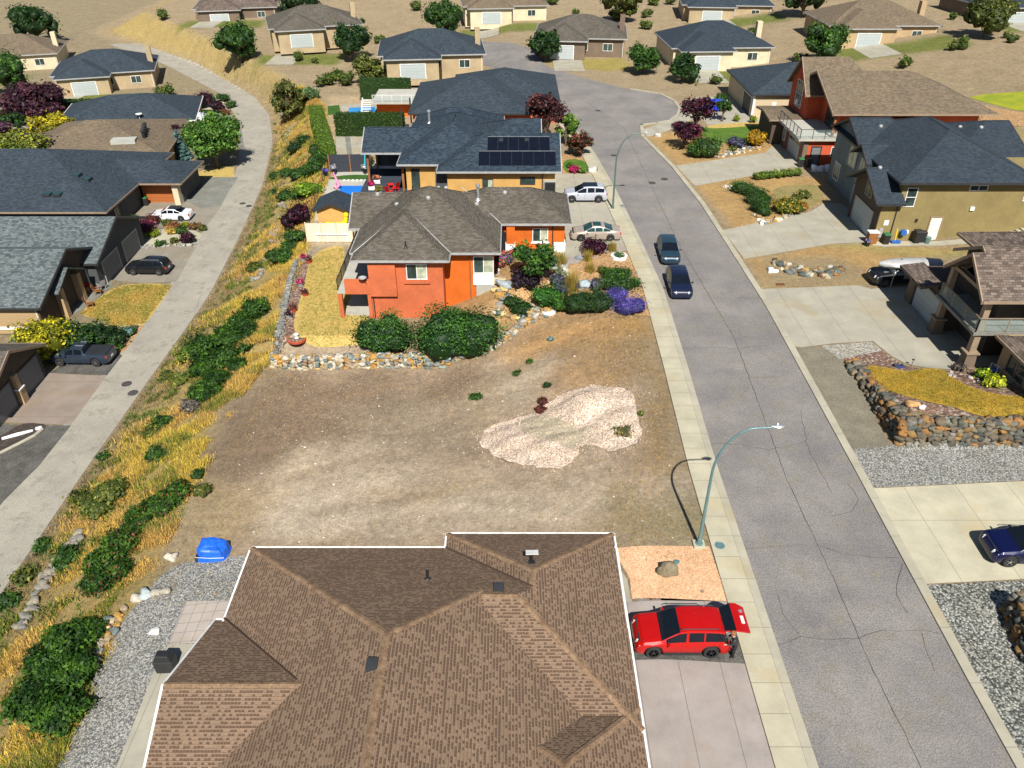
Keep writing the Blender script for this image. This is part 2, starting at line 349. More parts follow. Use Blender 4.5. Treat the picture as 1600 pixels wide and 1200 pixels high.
M['tail'] = smooth_mat('tail lamp red', (.42, .012, .01), .15, coat=1)
M['metal'] = smooth_mat('galvanised metal', (.50, .52, .53), .4, .7)
M['pole'] = smooth_mat('teal grey painted steel', (.13, .24, .25), .4, .3)
M['pole_far'] = smooth_mat('green grey painted steel', (.10, .17, .145), .45, .3)
M['blue_tarp'] = smooth_mat('blue tarp', (.012, .115, .62), .45, var=.2, sc=3)
M['pool'] = smooth_mat('blue pool cover', (.012, .17, .68), .4, var=.1, sc=.7)
M['water'] = smooth_mat('pool water', (.02, .25, .60), .08, var=.15, sc=.8)
M['panel'] = smooth_mat('solar panel', (.005, .007, .014), .3, spec=.25)
M['brown_door'] = siding_mat('stained timber door', (.36, .105, .022), .42, .5)
M['grey_door'] = siding_mat('grey panel door', (.38, .42, .42), .5, .6)
M['dkgrey_door'] = siding_mat('dark grey panel door', (.16, .165, .17), .5, .6)
M['white_door'] = smooth_mat('cream door', (.80, .74, .60), .5)
M['wood'] = rough_mat('stained wood', (.20, .085, .03), (.30, .13, .05), 2, 14, .25)
M['deck'] = rough_mat('deck boards', (.36, .35, .31), (.42, .41, .36), .8, 12, .2)
M['dark_deck'] = rough_mat('dark deck', (.03, .04, .055), (.045, .055, .07), 1, 12, .2)
M['fence_black'] = siding_mat('black slats', (.028, .033, .045), .15, .4)
M['vinyl'] = siding_mat('cream vinyl fence', (.66, .58, .47), 9, .8)
M['black'] = smooth_mat('black steel', (.015, .016, .018), .5)
M['bin'] = smooth_mat('black bin plastic', (.018, .02, .022), .5)
M['bin_green'] = smooth_mat('green lid plastic', (.02, .16, .05), .5)
M['red_p'] = smooth_mat('red plastic', (.62, .02, .015), .45)
M['yellow_p'] = smooth_mat('yellow vinyl', (.78, .60, .01), .4)
M['pink_p'] = smooth_mat('pink vinyl', (.80, .25, .38), .45)
M['teal_cloth'] = smooth_mat('turquoise cloth', (.02, .48, .52), .8)
M['terracotta'] = smooth_mat('terracotta', (.42, .07, .03), .8)
M['skin'] = smooth_mat('skin', (.48, .27, .19), .6)
M['blue_p'] = smooth_mat('blue plastic', (.02, .12, .42), .5)
def paint(n, c, metal=.15): M['p_'+n] = smooth_mat('car paint '+n, c, .32, metal, .45, .4, .04)
for n, c in dict(red=(.44, .004, .003), navy=(.003, .005, .045), steel=(.018, .042, .068), black=(.01, .011, .014), white=(.80, .81, .84), silver=(.42, .44, .50), champagne=(.36, .30, .25), blue=(.004, .035, .60), slate=(.022, .034, .055), darkblue=(.008, .013, .04)).items(): paint(n, c)

# ---------------------------------------------------------------- mesh builder
class MB:
    def __init__(s): s.v = []; s.f = []; s.mi = []; s.c = None
    def add(s, vs, fs, mi=0):
        o = len(s.v); s.v += [tuple(map(float, p)) for p in vs]; s.f += [tuple(i+o for i in f) for f in fs]; s.mi += [mi]*len(fs); return s
    def poly(s, pts, mi=0): return s.add(pts, [tuple(range(len(pts)))], mi)
    def obox(s, c, sx, sy, sz, t=(1, 0), mi=0, taper=1.):
        """box: centre of base c, length sx along t, sy across, height sz"""
        tx, ty = t; nx, ny = -ty, tx; P = []
        for dz, k in ((0, 1), (sz, taper)):
            for a, b in ((-1, -1), (1, -1), (1, 1), (-1, 1)):
                P.append((c[0]+a*k*sx/2*tx+b*k*sy/2*nx, c[1]+a*k*sx/2*ty+b*k*sy/2*ny, c[2]+dz))
        return s.add(P, [(0, 3, 2, 1), (4, 5, 6, 7), (0, 1, 5, 4), (1, 2, 6, 5), (2, 3, 7, 6), (3, 0, 4, 7)], mi)
    def box(s, x0, x1, y0, y1, z0, z1, mi=0):
        return s.obox(((x0+x1)/2, (y0+y1)/2, z0), x1-x0, y1-y0, z1-z0, mi=mi)
    def prism(s, pts, z0, z1, mi=0):
        n = len(pts); a = sum(pts[i][0]*pts[(i+1) % n][1]-pts[(i+1) % n][0]*pts[i][1] for i in range(n))
        if a < 0: pts = pts[::-1]
        zz0 = z0 if callable(z0) else (lambda x, y: z0); zz1 = z1 if callable(z1) else (lambda x, y: z1)
        V = [(x, y, zz0(x, y)) for x, y in pts]+[(x, y, zz1(x, y)) for x, y in pts]
        return s.add(V, [tuple(range(n))[::-1], tuple(range(n, 2*n))]+[(i, (i+1) % n, n+(i+1) % n, n+i) for i in range(n)], mi)
    def tube(s, pts, rad, n=8, mi=0, cap=True):
        pts = [Vector(p) for p in pts]; rad = rad if hasattr(rad, '__len__') else [rad]*len(pts); V = []; Fc = []
        up = Vector((0, 0, 1)); prev = None
        for i, p in enumerate(pts):
            d = (pts[min(i+1, len(pts)-1)]-pts[max(i-1, 0)]).normalized()
            a = prev if prev is not None else (up if abs(d.z) < .9 else Vector((1, 0, 0)))
            u = (a-d*a.dot(d)).normalized(); prev = u; q = d.cross(u)
            for k in range(n):
                an = 2*pi*k/n; V.append(p+(u*cos(an)+q*sin(an))*rad[i])
        for i in range(len(pts)-1):
            for k in range(n):
                Fc.append((i*n+k, i*n+(k+1) % n, (i+1)*n+(k+1) % n, (i+1)*n+k))
        if cap: Fc += [tuple(range(n))[::-1], tuple(range((len(pts)-1)*n, len(pts)*n))]
        return s.add(V, Fc, mi)
    def lathe(s, c, prof, n=14, mi=0, sx=1., sy=1.):
        V = []; Fc = []
        for r, z in prof:
            for k in range(n): V.append((c[0]+sx*r*cos(2*pi*k/n), c[1]+sy*r*sin(2*pi*k/n), c[2]+z))
        for i in range(len(prof)-1):
            for k in range(n): Fc.append((i*n+k, i*n+(k+1) % n, (i+1)*n+(k+1) % n, (i+1)*n+k))
        Fc += [tuple(range(n))[::-1], tuple(range((len(prof)-1)*n, len(prof)*n))]
        return s.add(V, Fc, mi)
    def build(s, name, mat, parent=None, smooth=False, bevel=0., local=None):
        me = bpy.data.meshes.new(name); vs = s.v
        if parent is not None:
            o0 = world_loc(parent); r0 = world_rot(parent)
            if local is None:
                ca, sa = cos(-r0), sin(-r0)
                vs = [((x-o0[0])*ca-(y-o0[1])*sa, (x-o0[0])*sa+(y-o0[1])*ca, z-o0[2]) for x, y, z in vs]
        me.from_pydata(vs, [], s.f)
        mats = mat if isinstance(mat, (list, tuple)) else [mat]
        for m in mats: me.materials.append(M[m] if isinstance(m, str) else m)
        if len(mats) > 1: me.polygons.foreach_set('material_index', s.mi)
        me.update()
        uvl = me.uv_layers.new(name='UVMap'); nv = np.array(vs, float) if vs else np.zeros((0, 3))
        for p in me.polygons:
            n = p.normal; u = Vector((-n.y, n.x, 0))
            if u.length < 1e-3: u = Vector((1, 0, 0)); v = Vector((0, 1, 0))
            else: u.normalize(); v = n.cross(u)
            for li in p.loop_indices:
                q = me.vertices[me.loops[li].vertex_index].co
                uvl.data[li].uv = (q.dot(u)+31.7, q.dot(v)+57.3)
        if s.c is not None:
            ca_ = me.color_attributes.new('Col', 'FLOAT_COLOR', 'POINT'); ca_.data.foreach_set('color', np.array(s.c, np.float32).ravel())
        if smooth:
            me.polygons.foreach_set('use_smooth', [True]*len(me.polygons)); me.set_sharp_from_angle(angle=radians(38))
        o = bpy.data.objects.new(name, me); C.objects.link(o)
        if parent is not None: o.parent = parent
        if bevel:
            bm_ = o.modifiers.new('bevel', 'BEVEL'); bm_.width = bevel; bm_.segments = 2; bm_.limit_method = 'ANGLE'
        return o
def world_loc(o):
    x, y, z = 0, 0, 0
    while o is not None:
        l = o.location
        if o.parent is not None:
            pass
        x, y, z = x+l.x, y+l.y, z+l.z; o = o.parent
    return (x, y, z)
def world_rot(o):
    r = 0
    while o is not None: r += o.rotation_euler.z; o = o.parent
    return r
def tag(o, label=None, cat=None, group=None, kind=None):
    if label: o['label'] = label
    if cat: o['category'] = cat
    if group: o['group'] = group
    if kind: o['kind'] = kind
    return o
def thing(name, label, cat, loc=(0, 0, 0), rot=0., group=None):
    o = bpy.data.objects.new(name, None); o.empty_display_size = .3; C.objects.link(o); o.location = loc; o.rotation_euler = (0, 0, rot)
    return tag(o, label, cat, group)
def dup(root, loc, rot, label=None):
    r = root.copy(); C.objects.link(r); r.location = loc; r.rotation_euler = (0, 0, rot)
    if label: r['label'] = label
    for ch in list(root.children):
        c = ch.copy(); C.objects.link(c); c.parent = r
        for g in list(ch.children):
            d = g.copy(); C.objects.link(d); d.parent = c
    return r

# ---------------------------------------------------------------- draping on the ground
def clip_half(poly, a, b, c):
    out = []; n = len(poly)
    for i in range(n):
        p, q = poly[i], poly[(i+1) % n]; dp = a*p[0]+b*p[1]-c; dq = a*q[0]+b*q[1]-c
        if dp >= 0: out.append(p)
        if (dp >= 0) != (dq >= 0):
            t = dp/(dp-dq); out.append((p[0]+(q[0]-p[0])*t, p[1]+(q[1]-p[1])*t))
    return out
def drape_mb(poly, off=.012, hf=None):
    mb = MB(); poly = [(p[0], p[1]) for p in poly]
    ar = sum(poly[i][0]*poly[(i+1) % len(poly)][1]-poly[(i+1) % len(poly)][0]*poly[i][1] for i in range(len(poly)))
    if ar < 0: poly = poly[::-1]
    ys = [p[1] for p in poly]
    j0 = max(int(np.searchsorted(GY, min(ys)))-1, 0); j1 = min(int(np.searchsorted(GY, max(ys)))+1, len(GY)-1)
    for j in range(j0, j1):
        row = clip_half(clip_half(poly, 0, 1, GY[j]), 0, -1, -GY[j+1])
        if len(row) < 3: continue
        xs = [p[0] for p in row]; i0 = max(int(np.searchsorted(GX, min(xs)))-1, 0); i1 = min(int(np.searchsorted(GX, max(xs)))+1, len(GX)-1)
        for i in range(i0, i1):
            cell = clip_half(clip_half(row, 1, 0, GX[i]), -1, 0, -GX[i+1])
            if len(cell) < 3: continue
            dx, dy = GX[i+1]-GX[i], GY[j+1]-GY[j]
            a, b, c, d = ZZ[j, i], ZZ[j, i+1], ZZ[j+1, i+1], ZZ[j+1, i]
            for sgn in (1, -1):   # u>=v then u<=v
                tri = clip_half(cell, sgn/dx, -sgn/dy, sgn*(GX[i]/dx-GY[j]/dy))
                if len(tri) < 3: continue
                V = []
                for x, y in tri:
                    u = (x-GX[i])/dx; v = (y-GY[j])/dy
                    z = a+(b-a)*u+(c-b)*v if sgn > 0 else a+(c-d)*u+(d-a)*v
                    V.append((x, y, z+off+(hf(x, y) if hf else 0)))
                ar = sum(tri[k][0]*tri[(k+1) % len(tri)][1]-tri[(k+1) % len(tri)][0]*tri[k][1] for k in range(len(tri)))
                if abs(ar) > 1e-7: mb.poly(V)
    return mb
def patch(name, mat, pts, off=.012, px=True, kind='structure', label=None, smooth_edge=0, cat=None):
    poly = [G(*p)[:2] for p in pts] if px else pts
    if smooth_edge:
        for _ in range(smooth_edge):
            q = []
            for i in range(len(poly)):
                a, b = poly[i], poly[(i+1) % len(poly)]
                q += [(a[0]*.75+b[0]*.25, a[1]*.75+b[1]*.25), (a[0]*.25+b[0]*.75, a[1]*.25+b[1]*.75)]
            poly = q
    o = drape_mb(poly, off).build(name, mat)
    return tag(o, label, cat, kind=kind)
def ribbon(mb, pts, wd, off=.02, wob=0., px=True):
    P = [G(*p)[:2] for p in pts] if px else pts; Q = []
    for i in range(len(P)-1):
        a, b = P[i], P[i+1]; L = math.hypot(b[0]-a[0], b[1]-a[1]); n = max(1, int(L/.5))
        for k in range(n): Q.append((a[0]+(b[0]-a[0])*k/n, a[1]+(b[1]-a[1])*k/n))
    Q.append(P[-1]); Q = [(x+random.uniform(-wob, wob), y+random.uniform(-wob, wob)) for x, y in Q]
    L = []; R = []
    for i in range(len(Q)):
        a, b = Q[max(i-1, 0)], Q[min(i+1, len(Q)-1)]; dx, dy = b[0]-a[0], b[1]-a[1]; l = math.hypot(dx, dy) or 1; ww = wd/2*(random.uniform(.5, 1.3) if wob else 1)
        for S_, s in ((L, 1), (R, -1)):
            x, y = Q[i][0]-s*dy/l*ww, Q[i][1]+s*dx/l*ww; S_.append((x, y, hT(x, y)+off))
    for i in range(len(Q)-1): mb.poly([R[i], R[i+1], L[i+1], L[i]])
    return mb
def strip(ys, xa, xb, z, zb=-.1):
    """raised slab between two edge curves"""
    mb = MB()
    for i in range(len(ys)-1):
        y0, y1 = ys[i], ys[i+1]; a0, a1, b0, b1 = xa(y0), xa(y1), xb(y0), xb(y1)
        mb.poly([(a0, y0, z), (b0, y0, z), (b1, y1, z), (a1, y1, z)])
        mb.poly([(b0, y0, z), (b0, y0, zb), (b1, y1, zb), (b1, y1, z)]); mb.poly([(a1, y1, z), (a1, y1, zb), (a0, y0, zb), (a0, y0, z)])
    return mb

# ================================================================ THE GROUND
def poly_mask(X, Y, poly, feather):
    """1 inside polygon, fading outside over feather metres"""
    ins = np.zeros(X.shape, bool); d = np.full(X.shape, 1e9); n = len(poly)
    for i in range(n):
        x0, y0 = poly[i][:2]; x1, y1 = poly[(i+1) % n][:2]
        c = ((y0 > Y) != (y1 > Y)); xi = (x1-x0)*(Y-y0)/((y1-y0) or 1e-9)+x0
        ins ^= c & (X < xi)
        dx, dy = x1-x0, y1-y0; t = np.clip(((X-x0)*dx+(Y-y0)*dy)/((dx*dx+dy*dy) or 1e-9), 0, 1)
        d = np.minimum(d, np.hypot(X-x0-t*dx, Y-y0-t*dy))
    sd = np.where(ins, d, -d)
    return np.clip((sd+feather/2)/feather, 0, 1)
def wob(X, Y, s, seed):
    r = np.random.default_rng(seed); o = np.zeros(X.shape)
    for k in range(7):
        a = r.uniform(0, 2*pi); f = s*r.uniform(.6, 2.6); o += np.sin((X*cos(a)+Y*sin(a))*f+r.uniform(0, 6.28))/7**.5*.9
    return o
gcol = np.zeros(XX.shape+(3,)); gcol[:] = (.30, .235, .15); gmix = np.full(XX.shape, .35)
nearm = (XX > -75) & (XX < 75) & (YY < 160)
def paintg(pts, col, mix=.3, feather=1.5, px=True, k=1., seed=None, ws=.5):
    poly = [G(*p) for p in pts] if px else pts
    xs = [p[0] for p in poly]; ys = [p[1] for p in poly]
    X = XX+wob(XX, YY, ws, (seed or 3))*feather*.35; Y = YY+wob(YY, XX, ws, (seed or 3)+9)*feather*.35
    m = poly_mask(X, Y, poly, feather)*k
    gcol[:] = gcol*(1-m[..., None])+np.array(col)*m[..., None]; gmix[:] = gmix*(1-m)+mix*m
SOIL = (.235, .18, .125); STRAWG = (.36, .25, .09); GREYG = (.285, .25, .185); TAN = (.36, .25, .115)
# bank between the two streets, left of the lots
xtA = np.interp(YY, [0, 25, 50, 57, 76, 97, 103, 125, 136, 170, 210], [-21.3, -21.3, -21.3, -20.2, -21.6, -22.8, -24, -29.5, -35, -58, -90])
xbA = np.interp(YY, YL, XLR)
mb_ = np.clip((xtA+1.5-XX)/1.5, 0, 1)*np.clip((XX-xbA)/.6, 0, 1)
gcol[:] = gcol*(1-mb_[..., None])+np.array((.33, .25, .10))*mb_[..., None]; gmix[:] = gmix*(1-mb_)+.75*mb_
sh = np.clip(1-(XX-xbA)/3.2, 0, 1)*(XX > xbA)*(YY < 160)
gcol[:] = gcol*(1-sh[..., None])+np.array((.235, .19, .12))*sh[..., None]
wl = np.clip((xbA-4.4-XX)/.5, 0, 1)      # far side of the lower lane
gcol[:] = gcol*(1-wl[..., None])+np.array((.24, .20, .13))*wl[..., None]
# the vacant lot
paintg([(440, 572), (380, 600), (330, 690), (300, 760), (245, 850), (300, 880), (395, 860), (960, 850), (1095, 850), (1080, 760), (1055, 660), (1035, 560), (1018, 490), (860, 490), (790, 545), (700, 575)], (.345, .275, .195), .22, 2.5)
paintg([(430, 580), (360, 640), (330, 720), (420, 740), (520, 700), (620, 640), (720, 640), (760, 590), (690, 578)], (.225, .165, .11), .28, 4, seed=5)
paintg([(350, 640), (320, 750), (380, 770), (420, 700), (420, 640)], (.21, .155, .105), .15, 3, seed=6, k=.8)
paintg([(520, 650), (560, 700), (650, 720), (740, 690), (730, 630), (640, 610)], (.25, .215, .15), .1, 3, seed=8, k=.6)
paintg([(360, 790), (400, 840), (700, 835), (960, 835), (1080, 830), (1070, 770), (900, 740), (700, 740), (560, 700), (450, 720)], (.425, .36, .265), .1, 3, seed=11)
paintg([(400, 790), (560, 745), (720, 770), (900, 790), (880, 810), (660, 800), (470, 840), (400, 840)], (.52, .455, .345), .02, 1.4, seed=12, k=.85)
paintg([(420, 720), (470, 690), (520, 690), (500, 730), (440, 780), (380, 830), (360, 800)], (.50, .42, .30), .02, 1.2, seed=13, k=.85)
paintg([(260, 860), (330, 760), (400, 760), (420, 790), (350, 860), (300, 885)], (.36, .28, .165), .3, 2, seed=14)
paintg([(960, 760), (1090, 800), (1095, 850), (990, 850), (930, 830)], (.28, .24, .14), .3, 2, seed=15)
paintg([(830, 500), (880, 492), (1015, 497), (1050, 640), (1075, 740), (1040, 740), (1010, 700), (1000, 600), (930, 600), (850, 560)], (.275, .195, .105), .45, 3, seed=16)
paintg([(800, 545), (880, 492), (1015, 500), (1010, 530), (900, 540), (830, 570)], (.42, .245, .085), .65, 2.5, seed=17, k=.85)
paintg([(850, 570), (930, 560), (960, 600), (880, 612)], (.40, .25, .11), .5, 3, seed=18, k=.7)
paintg([(740, 590), (840, 560), (830, 640), (760, 680), (720, 640)], (.32, .265, .175), .2, 2, seed=19, k=.7)
paintg([(395, 760), (430, 700), (500, 655), (520, 665), (450, 715), (420, 765)], (.215, .165, .11), .1, 1.0, seed=23, k=.6)
paintg([(480, 800), (640, 770), (800, 775), (900, 800), (905, 806), (800, 785), (640, 782), (490, 812)], (.26, .22, .15), .1, .8, seed=24, k=.6)
paintg([(440, 745), (560, 715), (640, 712), (640, 720), (560, 726), (450, 760)], (.27, .215, .14), .2, .8, seed=25, k=.6)
paintg([(780, 600), (845, 560), (870, 565), (830, 620), (800, 650)], (.40, .35, .26), .1, 1.5, seed=26, k=.7)
paintg([(540, 770), (700, 745), (760, 765), (620, 790)], (.33, .235, .115), .4, 1.6, seed=20, k=.45)
# yards
paintg([(425, 575), (470, 400), (500, 380), (560, 380), (560, 500), (620, 570), (700, 575)], (.33, .27, .19), .2, 1)
paintg([(480, 385), (505, 270), (520, 245), (630, 245), (650, 385)], (.42, .34, .23), .05, 1)
paintg([(510, 245), (515, 150), (650, 150), (650, 245)], (.42, .32, .20), .05, 1)
paintg([(760, 395), (870, 395), (985, 392), (1020, 497), (870, 497), (800, 520), (740, 560), (690, 500)], (.40, .25, .11), .1, 1)
for pl in ([(1010, 210), (1060, 258), (1100, 300), (1195, 300), (1240, 230), (1100, 200)], [(1090, 290), (1140, 360), (1200, 350), (1290, 320), (1290, 280), (1200, 272)], [(1168, 404), (1195, 452), (1330, 447), (1400, 420), (1450, 400), (1520, 385), (1420, 382), (1290, 384)]):
    paintg(pl, (.42, .27, .11), .1, 1)
paintg([(1195, 400), (1195, 450), (1340, 446), (1345, 420), (1300, 402)], (.32, .245, .14), .25, 1.2)
paintg([(1280, 384), (1360, 381), (1520, 385), (1500, 400), (1380, 396)], (.33, .30, .10), .4, 1.0, k=.6)
for (cx, cy, ww) in ((-14, 133, 14), (13, 148, 14), (36, 139, 16), (66, 144, 20), (96, 153, 20), (-78, 147, 16), (-104, 162, 16), (-40, 159, 16), (-2, 183, 18), (48, 182, 20), (-66, 195, 18)):
    paintg([(cx-ww/2, cy-5), (cx+ww/2, cy-5), (cx+ww/2, cy+4), (cx-ww/2, cy+4)], ((.30, .25, .07) if int(cx) % 2 else (.12, .15, .03)), .3, 2, px=False)
paintg([(1590, 150), (1590, 260), (1800, 380), (2300, 380), (2300, 150)], (.36, .29, .10), .5, 3)
lotm = np.clip((XX+20)/3, 0, 1)*np.clip((9.5-XX)/1.5, 0, 1)*np.clip((YY-24)/2, 0, 1)*np.clip((60-YY)/3, 0, 1)*(XX > xtA)
lg = gcol.mean(-1, keepdims=True); gcol[:] = gcol+(lotm[..., None])*((gcol*.82+lg*.18)*np.array((1.22, 1.12, 1.04))-gcol)
nv = XX.size; me = bpy.data.meshes.new('ground'); idx = np.arange(nv).reshape(XX.shape)
vv = np.stack([XX, YY, ZZ], -1).reshape(-1, 3)
a, b, c, d = idx[:-1, :-1], idx[:-1, 1:], idx[1:, 1:], idx[1:, :-1]
tri = np.concatenate([np.stack([a, b, c], -1).reshape(-1, 3), np.stack([a, c, d], -1).reshape(-1, 3)])
me.vertices.add(nv); me.vertices.foreach_set('co', vv.ravel()); me.loops.add(tri.size); me.loops.foreach_set('vertex_index', tri.ravel())
me.polygons.add(len(tri)); me.polygons.foreach_set('loop_start', np.arange(0, tri.size, 3)); me.update(calc_edges=True); me.validate()
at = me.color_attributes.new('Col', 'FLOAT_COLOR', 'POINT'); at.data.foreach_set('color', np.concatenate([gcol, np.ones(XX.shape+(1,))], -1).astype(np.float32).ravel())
am = me.attributes.new('Mix', 'FLOAT', 'POINT'); am.data.foreach_set('value', gmix.astype(np.float32).ravel())
me.materials.append(M['ground']); me.polygons.foreach_set('use_smooth', [True]*len(me.polygons))
go = bpy.data.objects.new('ground', me); C.objects.link(go); tag(go, kind='structure')

# ---------------------------------------------------------------- streets
fx = lambda ys, xs, o=0.: (lambda y: float(np.interp(y, ys, xs))+o)
ys1 = [-10]+list(range(0, 190, 3))
road = [(fx(YR, XRL)(y), y) for y in ys1]
rr = [(fx(YRR, XRR)(y), y) for y in [-10]+list(range(0, 104, 3))]
bulb = [W(1000, 195), W(1025, 192), W(1045, 188), W(1057, 180), W(1060, 170), W(1052, 158), W(1030, 147), W(985, 140)]
back = [(12, 137), (6, 146), (4, 160), (-6, 175), (-18, 190)]
patch('main_road', 'asphalt', road[:-1]+back[::-1]+bulb[::-1]+rr[::-1], .014, px=False)
ysl = [-10]+list(range(0, 200, 4))
patch('lower_lane', 'lane', [(fx(YL, XLR)(y), y) for y in ysl]+[(fx(YLL, XLL)(y), y) for y in ysl][::-1], .014, px=False)
yk = [-10]+list(range(0, 124, 2))
tag(strip(yk, fx(YR, XRL, -.42), fx(YR, XRL), .10).build('left_kerb', 'kerb'), kind='structure')
tag(strip(yk, fx(YR, XRL, -1.75), fx(YR, XRL, -.435), .115).build('sidewalk', 'sidewalk'), kind='structure')
yk2 = [-10]+list(range(0, 105, 2))
tag(strip(yk2, fx(YRR, XRR), fx(YRR, XRR, .5), .10).build('right_kerb', 'kerb'), kind='structure')
mbk = MB(); bp = [(17, 104)]+bulb
for i in range(len(bp)-1):
    (x0, y0), (x1, y1) = bp[i], bp[i+1]; dx, dy = x1-x0, y1-y0; l = math.hypot(dx, dy)
    mbk.obox(((x0+x1)/2+dy/l*.2, (y0+y1)/2-dx/l*.2, -.1), l+.15, .45, .2, (dx/l, dy/l))
tag(mbk.build('side_street_kerb', 'kerb'), kind='structure')
ck = MB()
ribbon(ck, [(905, 152), (975, 200), (1060, 380), (1148, 530), (1230, 750), (1300, 900), (1365, 1049), (1440, 1200)], .035, .024, .03)
for c_ in ([(1065, 545), (1110, 543), (1145, 545), (1200, 540)], [(1165, 590), (1220, 590)], [(1110, 693), (1160, 695), (1200, 703), (1260, 690)], [(1165, 857), (1200, 856), (1260, 851)], [(1275, 852), (1320, 866), (1380, 872), (1405, 870)],
           [(1217, 1007), (1250, 996), (1300, 1000), (1340, 998), (1380, 985), (1440, 986), (1470, 990)], [(1325, 755), (1342, 780), (1330, 800), (1300, 806)], [(1440, 990), (1445, 1015), (1460, 1049)],
           [(1115, 465), (1190, 466)], [(985, 286), (1070, 278)], [(915, 172), (940, 174)], [(1250, 640), (1262, 700), (1290, 752), (1300, 770)], [(1215, 930), (1225, 960), (1250, 996)], [(1410, 880), (1400, 930), (1420, 960)]):
    ribbon(ck, c_, .024, .024, .06)
for c_ in ([(150, 590), (172, 596), (196, 600)], [(300, 505), (320, 440)]): ribbon(ck, c_, .02, .024, .05)
tag(ck.build('road_cracks', 'crack'), kind='structure')

P_ = patch
# right-hand driveways and beds
P_('driveway', 'drive', [(1056, 259), (1195, 239), (1222, 214), (1262, 262), (1236, 262), (1212, 270), (1180, 274), (1086, 291)], .02)
P_('driveway', 'drive', [(1129, 360), (1268, 330), (1287, 318), (1312, 318), (1345, 336), (1366, 377), (1420, 377), (1500, 374), (1530, 372), (1512, 381), (1440, 384), (1380, 386), (1345, 379), (1300, 381), (1260, 388), (1163, 405)], .02)
P_('driveway', 'drive', [(1188, 452), (1340, 446), (1362, 452), (1440, 440), (1520, 470), (1600, 500), (1600, 590), (1520, 577), (1478, 577), (1448, 575), (1418, 569), (1392, 556), (1364, 533), (1300, 537), (1252, 543), (1236, 541)], .02)
P_('driveway', 'drive2', [(1352, 764), (1600, 752), (1800, 742), (1900, 890), (1600, 905), (1436, 913)], .02)
P_('driveway', 'drive', [(1105, 195), (1098, 186), (1074, 172), (1085, 152), (1165, 150), (1203, 184), (1196, 193), (1150, 194)], .02)
P_('side_walk', 'drive', [(1003, 203), (1032, 193), (1062, 182), (1068, 160), (1080, 160), (1085, 185), (1060, 198), (1030, 210), (1012, 214)], .018)
P_('gravel_strip', 'gravel_d', [(1238, 546), (1262, 542), (1300, 545), (1320, 560), (1390, 697), (1326, 703)], .02)
P_('gravel_strip', 'gravel_s', [(1282, 541), (1362, 534), (1378, 548), (1340, 556), (1312, 562), (1300, 552)], .028)
P_('gravel_bed', 'gravel', [(1324, 703), (1360, 698), (1392, 695), (1600, 692), (1760, 690), (1800, 740), (1600, 751), (1352, 763)], .018)
P_('gravel_bed', 'gravel_bw', [(1437, 915), (1600, 907), (1850, 893), (1950, 1210), (1600, 1210)], .018)
P_('front_lawn', 'lawn_green', [(1092, 205), (1106, 196), (1140, 196), (1192, 192), (1198, 212), (1178, 222), (1135, 226), (1098, 214)], .02, smooth_edge=1)
P_('front_lawn', 'lawn_dry', [(1105, 195), (1190, 190), (1196, 195), (1140, 200), (1105, 201)], .028, smooth_edge=1)
P_('rough_lawn', 'scrub', [(1205, 292), (1278, 287), (1288, 300), (1282, 318), (1240, 330), (1212, 316)], .02, smooth_edge=1)
P_('bark_bed', 'mulch', [(1313, 556), (1375, 546), (1395, 560), (1418, 573), (1450, 579), (1480, 580), (1540, 572), (1600, 588), (1720, 600), (1720, 655), (1600, 657), (1535, 658), (1400, 657), (1383, 655)], .025)
P_('front_lawn', 'lawn_gold', [(1352, 573), (1362, 571), (1395, 577), (1418, 582), (1440, 576), (1475, 577), (1482, 590), (1510, 603), (1552, 617), (1600, 621), (1720, 630), (1720, 652), (1600, 653), (1538, 654), (1500, 640), (1440, 627), (1395, 616), (1360, 598)], .06, smooth_edge=2)
P_('far_lawn', 'lime_lawn', [(1505, 150), (1640, 140), (1800, 130), (1750, 180), (1600, 176), (1540, 160)], .03, smooth_edge=1)
P_('wood_chip_bank', 'tan_g', [(1505, 160), (1560, 170), (1640, 182), (1640, 200), (1540, 195), (1500, 175)], .035)
# the garden and driveways beside the sidewalk
P_('driveway', 'drive', [(868, 272), (934, 271), (951, 300), (975, 350), (984, 385), (926, 390), (908, 398), (884, 404), (872, 392), (885, 330), (862, 300)], .02)
P_('paver_band', 'pink_conc', [(926, 389), (984, 384), (987, 392), (930, 396), (910, 404), (903, 412), (884, 412), (886, 404), (906, 398)], .03)
P_('front_lawn', 'lawn_green', [(880, 250), (905, 248), (926, 260), (929, 267), (900, 270), (880, 268)], .02, smooth_edge=1)
P_('stone_bed', 'tan_g', [(868, 240), (905, 240), (930, 268), (934, 272), (866, 273), (880, 262)], .014)
P_('front_garden', 'tan_g', [(886, 408), (903, 412), (930, 397), (987, 393), (1006, 440), (1016, 494), (975, 491), (870, 487), (820, 478), (790, 455), (800, 420), (870, 410)], .02)
P_('pea_gravel_yard', 'peach', [(957, 857), (1108, 854), (1138, 940), (988, 941), (984, 905)], .02)
P_('driveway', 'pink_conc', [(900, 940), (1139, 940), (1174, 1049), (1240, 1230), (900, 1230)], .02)
P_('concrete_path', 'concrete_path' if 0 else 'drive', [(940, 880), (968, 890), (980, 905), (986, 941), (940, 941)], .028)
P_('aggregate_strip', 'drive_dark', [(960, 998), (1156, 997), (1170, 1038), (960, 1033)], .032)
P_('gravel_yard', 'gravel', [(150, 1052), (172, 1010), (200, 958), (225, 930), (255, 895), (285, 878), (375, 869), (430, 865), (400, 1000), (330, 1100), (250, 1250), (60, 1250)], .02, smooth_edge=1)
P_('paver_patio', 'paver', [(291, 940), (380, 939), (360, 1005), (263, 1006)], .03)
P_('concrete_patio', 'drive', [(263, 1007), (360, 1006), (330, 1230), (170, 1230), (240, 1052)], .03)
